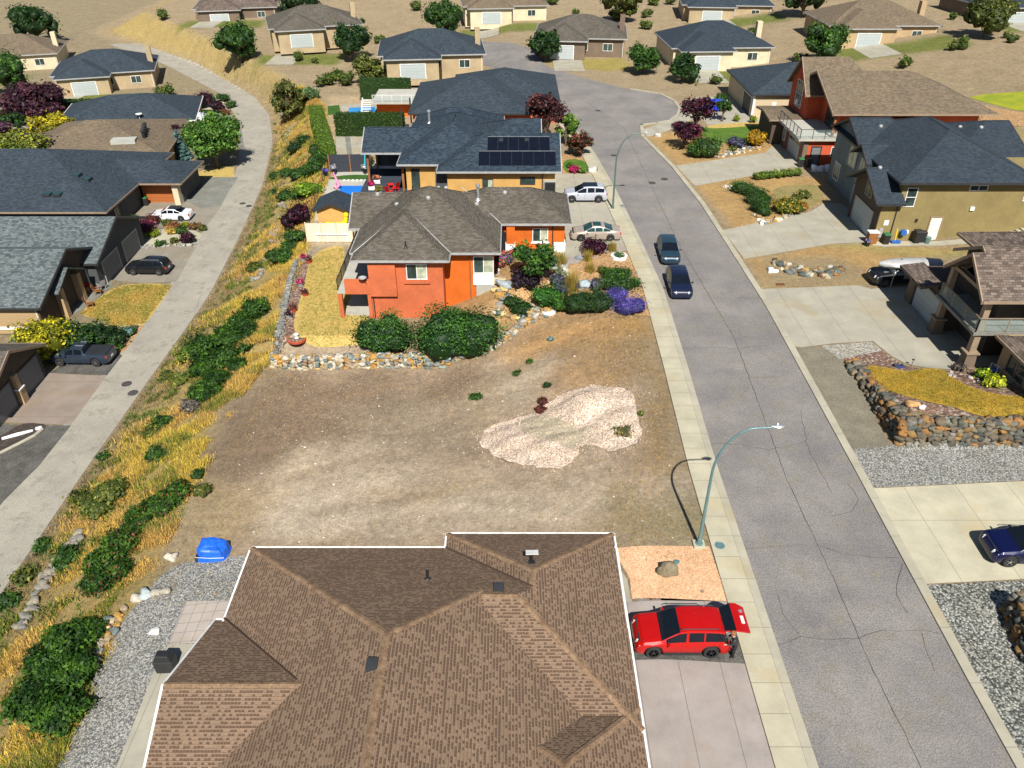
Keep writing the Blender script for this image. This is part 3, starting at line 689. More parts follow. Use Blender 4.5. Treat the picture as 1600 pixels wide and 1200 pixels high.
# orange house yard
P_('back_lawn', 'lawn_dry', [(497, 392), (520, 385), (541, 384), (533, 430), (552, 470), (575, 500), (640, 520), (640, 535), (560, 540), (480, 543), (461, 522), (458, 500), (475, 450), (482, 410)], .02, smooth_edge=2)
P_('flower_border', 'mulch', [(466, 400), (482, 398), (490, 392), (478, 440), (462, 500), (460, 525), (435, 548), (428, 545), (448, 480)], .018, smooth_edge=1)
P_('pool_deck', 'deck', [(500, 255), (640, 255), (640, 345), (492, 345)], .02)
P_('turf_strip', 'turf', [(512, 278), (545, 273), (588, 274), (586, 281), (515, 281)], .03, smooth_edge=1)
P_('paved_yard', 'drive', [(524, 203), (580, 200), (580, 246), (526, 247)], .02)
P_('paved_strip', 'drive_grey', [(538, 207), (546, 206), (551, 247), (543, 247)], .03)
P_('back_lawn', 'turf', [(512, 166), (530, 164), (533, 178), (512, 180)], .02)
P_('pool_deck', 'drive', [(532, 164), (600, 160), (600, 178), (534, 178)], .025)
# lower left side
P_('driveway', 'drive_pink', [(0, 645), (40, 612), (76, 583), (166, 588), (111, 664), (0, 660), (-120, 660), (-120, 740)], .02)
P_('parking_strip', 'drive_dark', [(78, 583), (105, 565), (175, 545), (191, 556), (167, 587)], .03)
P_('tarmac_apron', 'drive_dark', [(-60, 663), (111, 665), (62, 727), (0, 789), (-60, 850)], .024)
P_('bark_island', 'mulch_d', [(0, 683), (30, 664), (48, 661), (74, 664), (66, 674), (30, 690), (0, 708), (-20, 716), (-20, 690)], .05, smooth_edge=1)
P_('driveway', 'drive_brown', [(165, 437), (198, 390), (236, 383), (306, 386), (276, 440), (225, 443)], .02)
P_('driveway', 'drive_brown', [(205, 335), (215, 318), (283, 314), (316, 320), (347, 321), (318, 360), (262, 356), (215, 352)], .02)
P_('paver_drive', 'drive_grey', [(285, 312), (306, 300), (326, 277), (372, 277), (357, 300), (345, 322), (316, 326)], .03)
P_('stone_bed', 'sidewalk', [(221, 388), (212, 374), (228, 360), (262, 358), (318, 361), (308, 383), (270, 380), (236, 383)], .024, smooth_edge=1)
P_('front_lawn', 'lawn_dry', [(120, 492), (148, 470), (182, 447), (215, 443), (272, 444), (250, 475), (228, 507), (205, 513), (178, 512), (160, 500)], .02, smooth_edge=2)
P_('walkway', 'drive_grey', [(108, 490), (125, 465), (158, 441), (180, 441), (165, 455), (145, 472), (122, 490)], .03, smooth_edge=1)
P_('tan_bed', 'tan_g', [(160, 515), (178, 511), (205, 512), (226, 508), (192, 552), (176, 546), (165, 530)], .02)
P_('roadside_lawn', 'lawn_dry', [(298, 272), (340, 260), (366, 262), (366, 277), (325, 278)], .02)
P_('driveway', 'drive_grey', [(330, 165), (345, 162), (378, 205), (382, 232), (345, 225)], .02)
P_('front_beds', 'sidewalk', [(310, 150), (345, 150), (368, 195), (372, 205), (330, 195)], .018)
P_('left_court', 'drive', [(0, 195), (30, 190), (60, 195), (78, 220), (70, 232), (35, 240), (0, 245), (-80, 250), (-80, 190)], .02)

# manholes and valve covers
def cover(px, py, r, lab, mat='crack'):
    x, y, z = G(px, py); z += .1 if mat == 'pole' else .0
    mb = MB(); mb.lathe((x, y, z+.014), [(r, 0), (r, .012), (r*.86, .014), (r*.84, .008)], 20)
    t = thing('manhole_cover', lab, 'manhole cover', (x, y, z)); mb.build('lid', mat, t)
    m2 = MB()
    for k in range(3): m2.box(x-r*.5, x+r*.5, y-r*.4+k*r*.4-.02, y-r*.4+k*r*.4+.02, z+.022, z+.03)
    m2.build('rib', mat, t)
for a in ((198, 600, .42, 'iron manhole cover on the lower lane, farther of the pair by the pink driveway'), (208, 614, .42, 'iron manhole cover on the lower lane, nearer of the pair by the pink driveway'),
          (379, 318, .4, 'manhole cover on the lower lane below the leafy tree, left one'), (389, 322, .4, 'manhole cover on the lower lane below the leafy tree, right one'),
          (1019, 286, .42, 'manhole cover in the main road crack, left of two'), (1038, 280, .42, 'manhole cover in the main road crack, right of two'),
          (959, 243, .4, 'manhole cover in the far road beside the arched street lamp'), (934, 173, .4, 'manhole cover in the road at the far junction')): cover(*a)
cover(1124, 854.5, .27, 'teal round utility lid set in the sidewalk beside the near street lamp', 'pole')
cover(972, 323, .22, 'small dark utility lid in the sidewalk by the far street lamp', 'pole')
def grate(px, py, lab):
    x, y, z = G(px, py); t = thing('drain_grate', lab, 'drain grate', (x, y, z)); mb = MB().box(x-.35, x+.35, y-.25, y+.25, z+.02, z+.05); mb.build('frame', 'wood', t)
    m2 = MB(); [m2.box(x-.3+k*.15, x-.24+k*.15, y-.2, y+.2, z+.052, z+.06) for k in range(5)]; m2.build('slats', 'black', t)
grate(1219, 445, 'rusty brown drain cover in the bark beside the concrete driveway')

# ================================================================ FOLIAGE, GRASS, ROCK
def raw_mesh(name, V, Fq, col, mat, parent=None, smooth=False):
    """V (n,3) world, Fq (m,k) faces, col (n,3)"""
    V = np.asarray(V, float)
    if parent is not None: V = V-np.array(world_loc(parent))
    me = bpy.data.meshes.new(name); k = Fq.shape[1]
    me.vertices.add(len(V)); me.vertices.foreach_set('co', V.ravel()); me.loops.add(Fq.size); me.loops.foreach_set('vertex_index', Fq.ravel().astype(np.int32))
    me.polygons.add(len(Fq)); me.polygons.foreach_set('loop_start', np.arange(0, Fq.size, k).astype(np.int32)); me.update(calc_edges=True)
    a = me.color_attributes.new('Col', 'FLOAT_COLOR', 'POINT'); a.data.foreach_set('color', np.concatenate([np.clip(col, 0, 1), np.ones((len(V), 1))], 1).astype(np.float32).ravel())
    me.materials.append(M[mat])
    if smooth: me.polygons.foreach_set('use_smooth', [True]*len(me.polygons))
    o = bpy.data.objects.new(name, me); C.objects.link(o)
    if parent is not None: o.parent = parent
    return o
def nrm(a): return a/np.maximum(np.linalg.norm(a, axis=-1, keepdims=True), 1e-9)
def ico(sub):
    bm = bmesh.new(); bmesh.ops.create_icosphere(bm, subdivisions=sub, radius=1); V = np.array([v.co[:] for v in bm.verts]); Fc = np.array([[v.index for v in f.verts] for f in bm.faces]); bm.free(); return V, Fc
ICO1, ICOF1 = ico(1); ICO2, ICOF2 = ico(2); ICO3, ICOF3 = ico(3)
def lump(D, seed, amp=.22):
    r = np.random.default_rng(seed); o = np.ones(len(D))
    for k in range(9):
        a = nrm(r.normal(size=3)); f = r.uniform(2, 7); o += amp*.5*np.sin(D@a*f+r.uniform(0, 6.28))*(1.4-f/7)
    return o
def leaves(name, blobs, n, size, c1, c2, parent=None, c3=None, k3=.1, amp=.25, spiky=0., core=True, thin=.0, aspect=.55, mat='leaf'):
    """crown of many small leaf faces over lumpy blobs (x,y,z,rx,ry,rz)"""
    rng = np.random.default_rng(abs(hash((round(blobs[0][0], 2), round(blobs[0][1], 2), n))) % 99991)
    vol = np.array([(b[3]*b[4]*b[5])**(2/3) for b in blobs]); cnt = np.maximum(6, (n*vol/vol.sum()).astype(int))
    VV = []; FF = []; CC = []; off = 0
    for bi, (b, m) in enumerate(zip(blobs, cnt)):
        D = nrm(rng.normal(size=(m, 3))); D[:, 2] = np.where((D[:, 2] < -.35), -D[:, 2], D[:, 2]); sd = int(rng.integers(1e6))
        R = lump(D, sd, amp)*(1-(1-.62)*rng.random(m)**1.8)*(1+.055*rng.normal(size=m)*(1+thin))
        R = R*(1+spiky*(rng.random(m) > .8)*rng.random(m))
        Pn = D*np.array(b[3:6])*R[:, None]+np.array(b[:3])
        nr = nrm(D*1.1+rng.normal(size=(m, 3))*.75+np.array([0, 0, .5])); tt = nrm(np.cross(nr, rng.normal(size=(m, 3)))); bb = np.cross(nr, tt)
        s = size*(.45+1.0*rng.random(m)**1.5)[:, None]; l = tt*s*.9; ww = bb*s*aspect
        q = np.stack([Pn-l, Pn+ww*.9+nr*s*.12, Pn+l, Pn-ww*.9+nr*s*.12], 1)
        VV.append(q.reshape(-1, 3)); FF.append(np.arange(m*4).reshape(m, 4)+off); off += m*4
        cl = np.clip(.45+.75*(lump(D, sd+5, .9)-1)+.25*D[:, 2]*0+.34*rng.normal(size=m), 0, 1.5)[:, None]
        cc = np.array(c1)*(1-cl)+np.array(c2)*cl
        if c3 is not None:
            h = (rng.random(m) < k3)[:, None]; cc = np.where(h, np.array(c3), cc)
        cc = cc*(.75+.5*rng.random((m, 1))); CC.append(np.repeat(cc, 4, 0))
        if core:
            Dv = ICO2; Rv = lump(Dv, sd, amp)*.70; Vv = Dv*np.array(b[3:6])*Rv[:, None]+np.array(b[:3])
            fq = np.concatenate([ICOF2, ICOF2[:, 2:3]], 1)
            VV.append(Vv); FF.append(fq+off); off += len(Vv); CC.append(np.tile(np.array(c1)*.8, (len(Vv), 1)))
    V = np.concatenate(VV); Fq = np.concatenate(FF); Cc = np.concatenate(CC)
    # core triangles came in as degenerate quads: keep two meshes simple by splitting everything into triangles
    t = np.concatenate([Fq[:, [0, 1, 2]], Fq[Fq[:, 2] != Fq[:, 3]][:, [0, 2, 3]]])
    return raw_mesh(name, V, t, Cc, mat, parent)
GREEN = ((.022, .06, .010), (.06, .14, .018)); DGREEN = ((.012, .036, .008), (.032, .085, .014)); LIME = ((.12, .17, .012), (.32, .36, .02))
YELLOW = ((.20, .19, .008), (.62, .52, .015)); PURPLE = ((.018, .004, .012), (.075, .012, .03)); BLUEG = ((.07, .15, .15), (.20, .34, .34)); OLIVE = ((.05, .07, .012), (.16, .18, .03))
LAV = ((.05, .04, .20), (.17, .12, .52)); MAG = ((.25, .01, .06), (.60, .03, .16)); RUST = ((.07, .02, .015), (.20, .05, .03)); AUT = ((.28, .16, .01), (.62, .38, .02)); STRAW_C = ((.40, .27, .05), (.62, .45, .10))
def bush(px, py, rx, rz, pal, label, name='shrub', cat='shrub', n=None, ry=None, size=.13, group=None, xyz=None, lumps=5, amp=.25, spiky=.15, c3=None, k3=.1, aspect=.55):
    x, y, z = xyz or G(px, py); ry = ry or rx
    t = thing(name, label, cat, (x, y, z), 0, group)
    rng = random.Random(int(px*13+py*7)); bl = [(x, y, z+rz*.5, rx*.8, ry*.8, rz*.55)]
    for k in range(lumps):
        a = 2*pi*k/lumps+rng.uniform(-.4, .4); q = rng.uniform(.35, .6)
        bl.append((x+cos(a)*rx*q, y+sin(a)*ry*q, z+rz*rng.uniform(.35, .62), rx*rng.uniform(.38, .55), ry*rng.uniform(.38, .55), rz*rng.uniform(.35, .5)))
    n = n or int(max(180, min(5200, 520*(rx*ry*rz)**(2/3)*(.13/size)**1.3)))
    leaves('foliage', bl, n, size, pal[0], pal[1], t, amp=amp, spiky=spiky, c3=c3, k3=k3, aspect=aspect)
    mb = MB()
    for k in range(4):
        a = k*1.57+.4; mb.tube([(x, y, z-.05), (x+cos(a)*rx*.3, y+sin(a)*ry*.3, z+rz*.5)], [.035, .015], 5)
    mb.build('stems', 'bark', t); return t
def tree(px, py, h, cr, pal, label, name='tree', cat='tree', n=3000, size=.2, trunk=.3, xyz=None, lumps=14, group=None, sq=.8, tr=None, c3=None, k3=.1, hollow=False, amp=.3):
    x, y, z = xyz or G(px, py); t = thing(name, label, cat, (x, y, z), 0, group); rng = random.Random(int(px*3+py*11+h*100))
    tr = tr or h*.025+.05; mb = MB(); ch = h*trunk
    mb.tube([(x, y, z-.1), (x+.05, y, z+ch*.6), (x, y+.05, z+ch), (x, y, z+h*.75)], [tr*1.3, tr, tr*.85, tr*.25], 8); bl = []
    zc = z+ch+(h-ch)*.5; rz = (h-ch)*.5
    for k in range(lumps):
        u = rng.uniform(-.75, .85); a = k*2.4+rng.uniform(-.4, .4); rr_ = (1-u*u)**.5*rng.uniform(.45, .75)*cr
        c_ = (x+cos(a)*rr_, y+sin(a)*rr_, zc+u*rz*.72); s = cr*rng.uniform(.26, .42)
        bl.append((*c_, s, s, s*sq)); mb.tube([(x, y, z+ch+(k/lumps)*(h-ch)*.4), ((x+c_[0])/2, (y+c_[1])/2, c_[2]-s*.5), c_], [tr*.5, tr*.3, tr*.1], 5)
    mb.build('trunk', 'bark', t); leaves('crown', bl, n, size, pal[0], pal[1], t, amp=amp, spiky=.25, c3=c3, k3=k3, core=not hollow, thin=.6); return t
def conifer(px, py, h, r, pal, label, n=2200, size=.16, name='spruce_tree', xyz=None):
    x, y, z = xyz or G(px, py); t = thing(name, label, 'tree', (x, y, z)); rng = np.random.default_rng(int(px+py))
    MB().tube([(x, y, z), (x, y, z+h*.95)], [.14, .03], 7).build('trunk', 'bark', t); bl = []
    L = 9
    for i in range(L):
        f = i/L; rad = r*(1-f)**.9; k = max(3, int(8*(1-f)))
        for j in range(k):
            a = 2*pi*j/k+i*.7; bl.append((x+cos(a)*rad*.6, y+sin(a)*rad*.6, z+h*(.08+f*.88), rad*.45+.06, rad*.45+.06, h*.065))
    leaves('crown', bl, n, size, pal[0], pal[1], t, amp=.35, spiky=.4, core=True, aspect=.3); return t
def hedge(name, label, x0, x1, y0, y1, z0, z1, pal, n, size=.13, rot=0.):
    t = thing(name, label, 'hedge', ((x0+x1)/2, (y0+y1)/2, z0)); rng = np.random.default_rng(int(abs(x0*7+y0)))
    dx, dy, dz = x1-x0, y1-y0, z1-z0; A = np.array([dx*dy, dx*dz, dy*dz, dx*dz, dy*dz]); A = A/A.sum(); f = rng.choice(5, n, p=A); u = rng.random((n, 3))
    nm = np.array([(0, 0, 1), (0, -1, 0), (-1, 0, 0), (0, 1, 0), (1, 0, 0)])[f]
    u[f == 0, 2] = 1; u[f == 1, 1] = 0; u[f == 2, 0] = 0; u[f == 3, 1] = 1; u[f == 4, 0] = 1
    Pn = np.array([x0, y0, z0])+u*np.array([dx, dy, dz])+nm*(rng.normal(size=(n, 1))*.05-.02)+(np.sin(u[:, :1]*dx*2.1)+np.sin(u[:, 1:2]*dy*2.7))*nm*.035
    nr = nrm(nm+rng.normal(size=(n, 3))*.6); tt = nrm(np.cross(nr, rng.normal(size=(n, 3)))); bb = np.cross(nr, tt); s = size*(.6+.8*rng.random((n, 1)))
    q = np.stack([Pn-tt*s, Pn+bb*s*.5, Pn+tt*s, Pn-bb*s*.5], 1).reshape(-1, 3); Fq = np.arange(4*n).reshape(n, 4)
    cl = np.clip(.5+.3*rng.normal(size=(n, 1)), 0, 1); cc = np.repeat((np.array(pal[0])*(1-cl)+np.array(pal[1])*cl)*(.8+.4*rng.random((n, 1))), 4, 0)
    raw_mesh('foliage', q, np.concatenate([Fq[:, [0, 1, 2]], Fq[:, [0, 2, 3]]]), cc, 'leaf', t)
    mb = MB().box(x0+.08, x1-.08, y0+.08, y1-.08, z0, z1-.08); mb.c = [(*pal[0], 1)]*8; mb.build('branches', 'leaf', t); t.rotation_euler.z = rot; return t
def tufts(name, label, pts, hgt, cols, blades=6, spread=.16, wd=.035, seed=1, lean=.5, kind='stuff'):
    """grass tufts: pts (n,3) base positions, hgt (n,), cols (n,3)"""
    rng = np.random.default_rng(seed); n = len(pts); B = blades
    base = np.repeat(pts, B, 0)+np.concatenate([rng.normal(size=(n*B, 2))*spread*.4, np.zeros((n*B, 1))], 1)
    a = rng.random(n*B)*2*pi; ln = rng.random(n*B)*lean+.1; h = np.repeat(hgt, B)*(.6+.6*rng.random(n*B))
    tip = base+np.stack([np.cos(a)*ln*h, np.sin(a)*ln*h, h], 1); sd = np.stack([-np.sin(a), np.cos(a), np.zeros(n*B)], 1)*(wd*(.7+.8*rng.random(n*B)))[:, None]
    V = np.stack([base-sd-[0, 0, .03], base+sd-[0, 0, .03], tip], 1).reshape(-1, 3); Fq = np.arange(len(V)).reshape(-1, 3)
    cc = np.repeat(np.repeat(cols, B, 0)*(.7+.6*rng.random((n*B, 1))), 3, 0)
    o = raw_mesh(name, V, Fq, cc, 'straw'); return tag(o, label, 'grass', kind=kind)
def rocks_arr(specs, sub=1, seed=1, parent=None, name='stones', smooth=False):
    """specs: list of (x,y,z,sx,sy,sz,colour)"""
    rng = np.random.default_rng(seed); V0, F0 = (ICO1, ICOF1) if sub == 1 else (ICO2, ICOF2); VV = []; FF = []; CC = []; off = 0
    for s in specs:
        r = 1+rng.normal(size=(len(V0), 1))*(.13 if sub == 1 else .085); k = lump(V0, int(rng.integers(1e6)), .35)[:, None]
        v = np.sign(V0)*np.abs(V0)**.62*.88*r*k*np.array(s[3:6]); a = rng.uniform(0, pi); ca, sa = cos(a)*.0+1, 0
        tx = rng.uniform(-.3, .3); v = np.stack([v[:, 0]*cos(tx)-v[:, 1]*sin(tx), v[:, 0]*sin(tx)+v[:, 1]*cos(tx), v[:, 2]], 1)
        VV.append(v+np.array(s[:3])); FF.append(F0+off); off += len(V0)
        c = np.array(s[6])*(.8+.4*rng.random()); CC.append(c*(.85+.3*rng.random((len(V0), 1))))
    return raw_mesh(name, np.concatenate(VV), np.concatenate(FF), np.concatenate(CC), 'rock', parent, smooth)
RC = [(.32, .27, .19), (.22, .21, .18), (.36, .25, .11), (.14, .17, .17), (.44, .41, .34), (.26, .19, .12), (.38, .22, .06), (.18, .22, .21)]
RCR = [(.17, .135, .085), (.085, .083, .072), (.21, .125, .05), (.07, .08, .072), (.18, .17, .145), (.12, .092, .063), (.24, .12, .04), (.115, .12, .09), (.14, .12, .09), (.10, .09, .07)]
def stone_wall(name, label, line, hb, ht, cols, d=.42, depth=.5, seed=3, px=False):
    """dry stone wall along a world line [(x,y)...]; hb/ht: functions of x,y for bottom and top"""
    rng = random.Random(seed); specs = []
    for i in range(len(line)-1):
        (x0, y0), (x1, y1) = line[i][:2], line[i+1][:2]; L = math.hypot(x1-x0, y1-y0); dx, dy = (x1-x0)/L, (y1-y0)/L; s = 0
        while s < L:
            x, y = x0+dx*s, y0+dy*s; zb, zt = hb(x, y), ht(x, y); z = zb
            step = d*rng.uniform(.75, 1.3)
            while z < zt-.05:
                hh = d*rng.uniform(.55, .9); q = (z-zb)/max(.1, zt-zb)
                ox = rng.uniform(-.08, .08); back = q*depth*.5
                specs.append((x-dy*(ox+back), y+dx*(ox+back), min(z+hh*.45, zt), step*.56, step*.5, hh*.58, rng.choice(cols))); z += hh*.82
            for k in range(2):
                specs.append((x-dy*(depth*(.5+k*.4)), y+dx*(depth*(.5+k*.4)), zt-.03, step*.5, step*.42, d*.35, rng.choice(cols)))
            s += step*.85
    t = thing(name, label, 'stone wall', (line[0][0], line[0][1], hb(*line[0][:2]))); rocks_arr(specs, 2, seed, t); return t
def boulder(px, py, sx, sy, sz, col, label, name='boulder', xyz=None, seed=None, cat='boulder'):
    x, y, z = xyz or G(px, py); o = rocks_arr([(0, 0, 0, sx, sy, sz, col)], 2, seed or int(px*3+py), None, name, False); o.location = (x, y, z+sz*.35)
    return tag(o, label, cat)

# ================================================================ VEHICLES
def interp(pts, x):
    xs = [p[0] for p in pts]; ys = [p[1] for p in pts]; return float(np.interp(x, xs, ys))
PROF = {
 'suv': dict(L=4.6, W=1.86, H=1.68, roof=[(-.5, .55), (-.492, .95), (-.47, 1.05), (-.43, 1.45), (-.40, 1.58), (-.30, 1.64), (-.12, 1.67), (-.02, 1.65), (.045, 1.58), (.235, 1.09), (.42, .98), (.475, .84), (.495, .66), (.5, .5)], belt=[(-.5, .5), (-.49, .88), (-.46, 1.02), (-.2, 1.0), (.28, .96), (.42, .88), (.475, .76), (.5, .48)], cabin=(-.455, .225), ws=(.045, .232), rw=(-.475, -.415), clear=.26, R=.36, wb=(-.30, .305)),
 'sedan': dict(L=4.8, W=1.82, H=1.44, roof=[(-.5, .5), (-.492, .80), (-.47, .98), (-.37, 1.03), (-.30, 1.10), (-.17, 1.37), (-.08, 1.43), (.03, 1.44), (.08, 1.41), (.24, .99), (.40, .88), (.47, .74), (.494, .58), (.5, .45)], belt=[(-.5, .48), (-.49, .76), (-.46, .92), (-.2, .93), (.24, .89), (.40, .80), (.47, .68), (.5, .44)], cabin=(-.335, .235), ws=(.075, .24), rw=(-.325, -.175), clear=.2, R=.32, wb=(-.285, .30)),
 'pickup': dict(L=5.3, W=1.95, H=1.80, roof=[(-.5, .6), (-.495, 1.05), (-.49, 1.17), (-.155, 1.19), (-.13, 1.25), (-.105, 1.72), (-.05, 1.78), (.05, 1.79), (.10, 1.74), (.235, 1.22), (.42, 1.10), (.475, .96), (.495, .72), (.5, .55)], belt=[(-.5, .55), (-.49, 1.12), (-.13, 1.13), (.22, 1.08), (.42, 1.0), (.475, .86), (.5, .54)], cabin=(-.125, .23), ws=(.095, .235), rw=(-.133, -.104), clear=.33, R=.39, wb=(-.285, .32)),
}
PROF['csuv'] = dict(PROF['suv'], L=4.36, W=1.9)
PROF['hatch'] = dict(PROF['suv'], L=4.2, W=1.76, roof=[(x, z*.90) for x, z in PROF['suv']['roof']], belt=[(x, z*.92) for x, z in PROF['suv']['belt']], clear=.2, R=.32)
def car(name, label, x, y, z, rot, kind, pnt, glass='car_glass', rails=False, plate=True, open_gate=False, cover=False, sunroof=False, scale=1., clad=False, rim='rim', cat='car', dark_roof=False):
    p = PROF[kind]; L, Wd = p['L']*scale, p['W']*scale; t = thing(name, label, cat, (x, y, z), rot)
    st = sorted(set([round(-.5+i/64, 5) for i in range(65)]+[-.497, -.492, .492, .497]+[a for a, b in p['roof']])); R = (p['R']+.07)*scale
    def section(u):
        X = u*L; zt = interp(p['roof'], u)*scale; zb = min(interp(p['belt'], u)*scale, zt-.015); e = max(0, abs(u)-.43)/.07
        wv = Wd/2*(1-.20*e**2.2 if u > 0 else 1-.12*e**2.4)*(1-.02*abs(u)); zl = p['clear']*scale+.10*max(0, e)**2
        for q in p['wb']:
            dd = abs(X-q*L)
            if dd < R: zl = max(zl, p['R']*scale+(R*R-dd*dd)**.5*.98)
        zl = min(zl, zb-.08); cab = max(0, min(1, (zt-zb-.08*scale)/(.45*scale)))
        wt = wv*(.90-.13*cab)
        return [(X, wv*.93, zl), (X, wv*.995, zl+.35*(zb-zl)), (X, wv, zl+.72*(zb-zl)), (X, wv*.965, zb), (X, wv*.95+(wt-wv*.95)*.12, zb+(zt-zb)*.12), (X, wt+(wv*.95-wt)*.13, zb+(zt-zb)*.83), (X, wt*.975, zt-.035*cab), (X, wt*.70, zt-.006), (X, 0, zt+.012)]
    secs = [section(u) for u in st]; nS = 9
    body = MB(); gl = {'windshield': MB(), 'rear_window': MB(), 'window_l': MB(), 'window_r': MB()}
    V = []
    for s in secs: V += s+[(a, -b, c) for a, b, c in s[:-1]][::-1]
    row = 17
    def rowface(i, k): return (i*row+k, (i+1)*row+k, (i+1)*row+k+1, i*row+k+1)
    pill = [p['cabin'][0]+(p['cabin'][1]-p['cabin'][0])*f for f in ((.36, .62) if kind != 'pickup' else (.47,))]
    faces = []; gf = {k: [] for k in gl}
    for i in range(len(st)-1):
        um = (st[i]+st[i+1])/2; zr = interp(p['roof'], um)-interp(p['belt'], um)
        for k in range(row-1):
            f = rowface(i, k); key = None
            if k in (4, 11) and zr > .2 and p['cabin'][0]+.03 < um < p['cabin'][1]-.04 and not any(abs(um-q) < .008 for q in pill): key = 'window_l' if k == 4 else 'window_r'
            if k in (6, 7, 8, 9) and p['ws'][0]+.006 < um < p['ws'][1]: key = 'windshield'
            if k in (6, 7, 8, 9) and p['rw'][0] < um < p['rw'][1]: key = 'rear_window'
            if open_gate and um < -.415 and 3 <= k <= 12: continue
            (gf[key] if key else faces).append(f)
    body.v = V; body.f = faces; body.mi = [0]*len(faces)
    a = len(st)-1
    body.f += [tuple(range(a*row, a*row+row)), ]+([] if open_gate else [tuple(range(0, row))[::-1]]); body.mi += [0]*(len(body.f)-len(body.mi))
    ob = body.build('body', 'p_'+pnt, t, True, local=True)
    for k, mb in gl.items():
        if gf[k]:
            mb.v = V; used = sorted({i for f in gf[k] for i in f}); mp = {j: n for n, j in enumerate(used)}
            mb.v = [V[j] for j in used]; mb.f = [tuple(mp[j] for j in f) for f in gf[k]]; mb.mi = [0]*len(mb.f)
            mb.build('side_window' if k[-2] == '_' else k, glass, t, True, local=True)
    ub = MB().obox((0, 0, p['clear']*scale-.03), L*.93, Wd*.72, p['R']*scale+.32, (1, 0)); ub.build('underbody', 'plastic', t, local=True)
    wheels = []
    for q in p['wb']:
        for s in (1, -1):
            r = p['R']*scale; cx, cy = q*L, s*(Wd/2-.12); prof = [(r*.62, -.11), (r*.93, -.115), (r, -.08), (r, .08), (r*.93, .115), (r*.62, .11)]
            V2 = []; F2 = []; n = 22
            for rr_, o_ in prof:
                for k in range(n): V2.append((cx+rr_*cos(2*pi*k/n), cy+o_*s, r+rr_*sin(2*pi*k/n)))
            for i in range(len(prof)-1):
                for k in range(n): F2.append((i*n+k, i*n+(k+1) % n, (i+1)*n+(k+1) % n, (i+1)*n+k))
            wm = MB().add(V2, F2); wo = wm.build('wheel', 'tyre', t, True, local=True)
            rm = MB(); yy = cy+s*.085
            for k in range(5):
                an = 2*pi*k/5+.3; c0, s0 = cos(an), sin(an); pw = r*.12
                rm.add([(cx+c0*r*.12-s0*pw, yy+s*.02, r+s0*r*.12+c0*pw), (cx+c0*r*.12+s0*pw, yy+s*.02, r+s0*r*.12-c0*pw), (cx+c0*r*.6+s0*pw*.7, yy+s*.005, r+s0*r*.6-c0*pw*.7), (cx+c0*r*.6-s0*pw*.7, yy+s*.005, r+s0*r*.6+c0*pw*.7)], [(0, 1, 2, 3), (3, 2, 1, 0)])
            ringV = []
            for rr_ in (r*.56, r*.66):
                for k in range(n): ringV.append((cx+rr_*cos(2*pi*k/n), yy+s*.012, r+rr_*sin(2*pi*k/n)))
            rm.add(ringV, [(k, (k+1) % n, n+(k+1) % n, n+k) for k in range(n)]+[(n+k, n+(k+1) % n, (k+1) % n, k) for k in range(n)])
            rm.lathe((0, 0, 0), [(.001, 0)]) if 0 else None
            rm.obox((cx, cy+s*.08, r*.88), r*.24, .05, r*.24); rm.build('rim', rim, wo, local=True)
            dk = MB().add([(cx+r*.6*cos(2*pi*k/n), cy+s*.05, r+r*.6*sin(2*pi*k/n)) for k in range(n)], [tuple(range(n)), tuple(range(n))[::-1]]); dk.build('brake_disc', 'plastic', wo, local=True)
    def zf(u): return interp(p['belt'], u)*scale
    for s in (1, -1):
        hl = MB()
        za = interp(p['roof'], .462)*scale+.012; y1, y2 = Wd*.27, Wd*.455
        hl.add([(L*.484, s*y1, za-.05), (L*.455, s*y1, za), (L*.425, s*y2, za-.01), (L*.462, s*y2, za-.07), (L*.496, s*y1, za-.22), (L*.46, s*y1, za-.25), (L*.42, s*(y2+.01), za-.20), (L*.474, s*(y2+.005), za-.22)], [(0, 1, 2, 3), (7, 6, 5, 4), (0, 3, 7, 4), (3, 2, 6, 7), (2, 1, 5, 6), (1, 0, 4, 5)])
        hl.build('headlight', 'lampglass', t, local=True)
        tl = MB(); zz = zf(-.46); tl.obox((-L*.482, s*(Wd/2*.83), zz-.28), .14, Wd*.105, .24); tl.build('taillight', 'tail', t, local=True, bevel=.02)
        mr = MB(); mr.obox((p['ws'][1]*L-.30, s*(Wd/2+.09), zf(.2)+.02), .12, .20, .13, taper=.8); mr.build('side_mirror', 'p_'+pnt, t, local=True, bevel=.02)
        hd = MB(); [hd.obox((q*L, s*(Wd/2+.005), zf(0)-.14), .16, .03, .03) for q in ((-.03, .16) if kind != 'pickup' else (-.02, .12))]; hd.build('door_handles', 'p_'+pnt, t, local=True)
        sl_ = MB(); [sl_.obox((q*L, s*(Wd/2*.997), .45*scale), .012, .012, zf(0)-.5*scale) for q in (p['cabin'][0]+.09, .02, .235) if kind != 'pickup' or q > -.1]; sl_.build('door_seams', 'plastic', t, local=True)
    gr = MB().obox((L*.488, 0, .44*scale), .07, Wd*.46, .2*scale); gr.build('grille', 'plastic', t, local=True)
    bmp = MB().obox((L*.489, 0, .28*scale), .07, Wd*.66, .12); bmp.obox((-L*.492, 0, .34*scale), .06, Wd*.72, .14); bmp.build('bumper_trim', 'plastic', t, local=True)
    if plate and not open_gate: MB().obox((-L*.502, 0, .62*scale), .02, .34, .15).build('number_plate', 'trim', t, local=True)
    if clad:
        for s in (1, -1): MB().obox((0, s*(Wd/2-.02), p['clear']*scale+.0), L*.40, .07, .14).build('sill_trim', 'plastic', t, local=True)
    hr = p['H'] if kind != 'hatch' else p['H']*.9
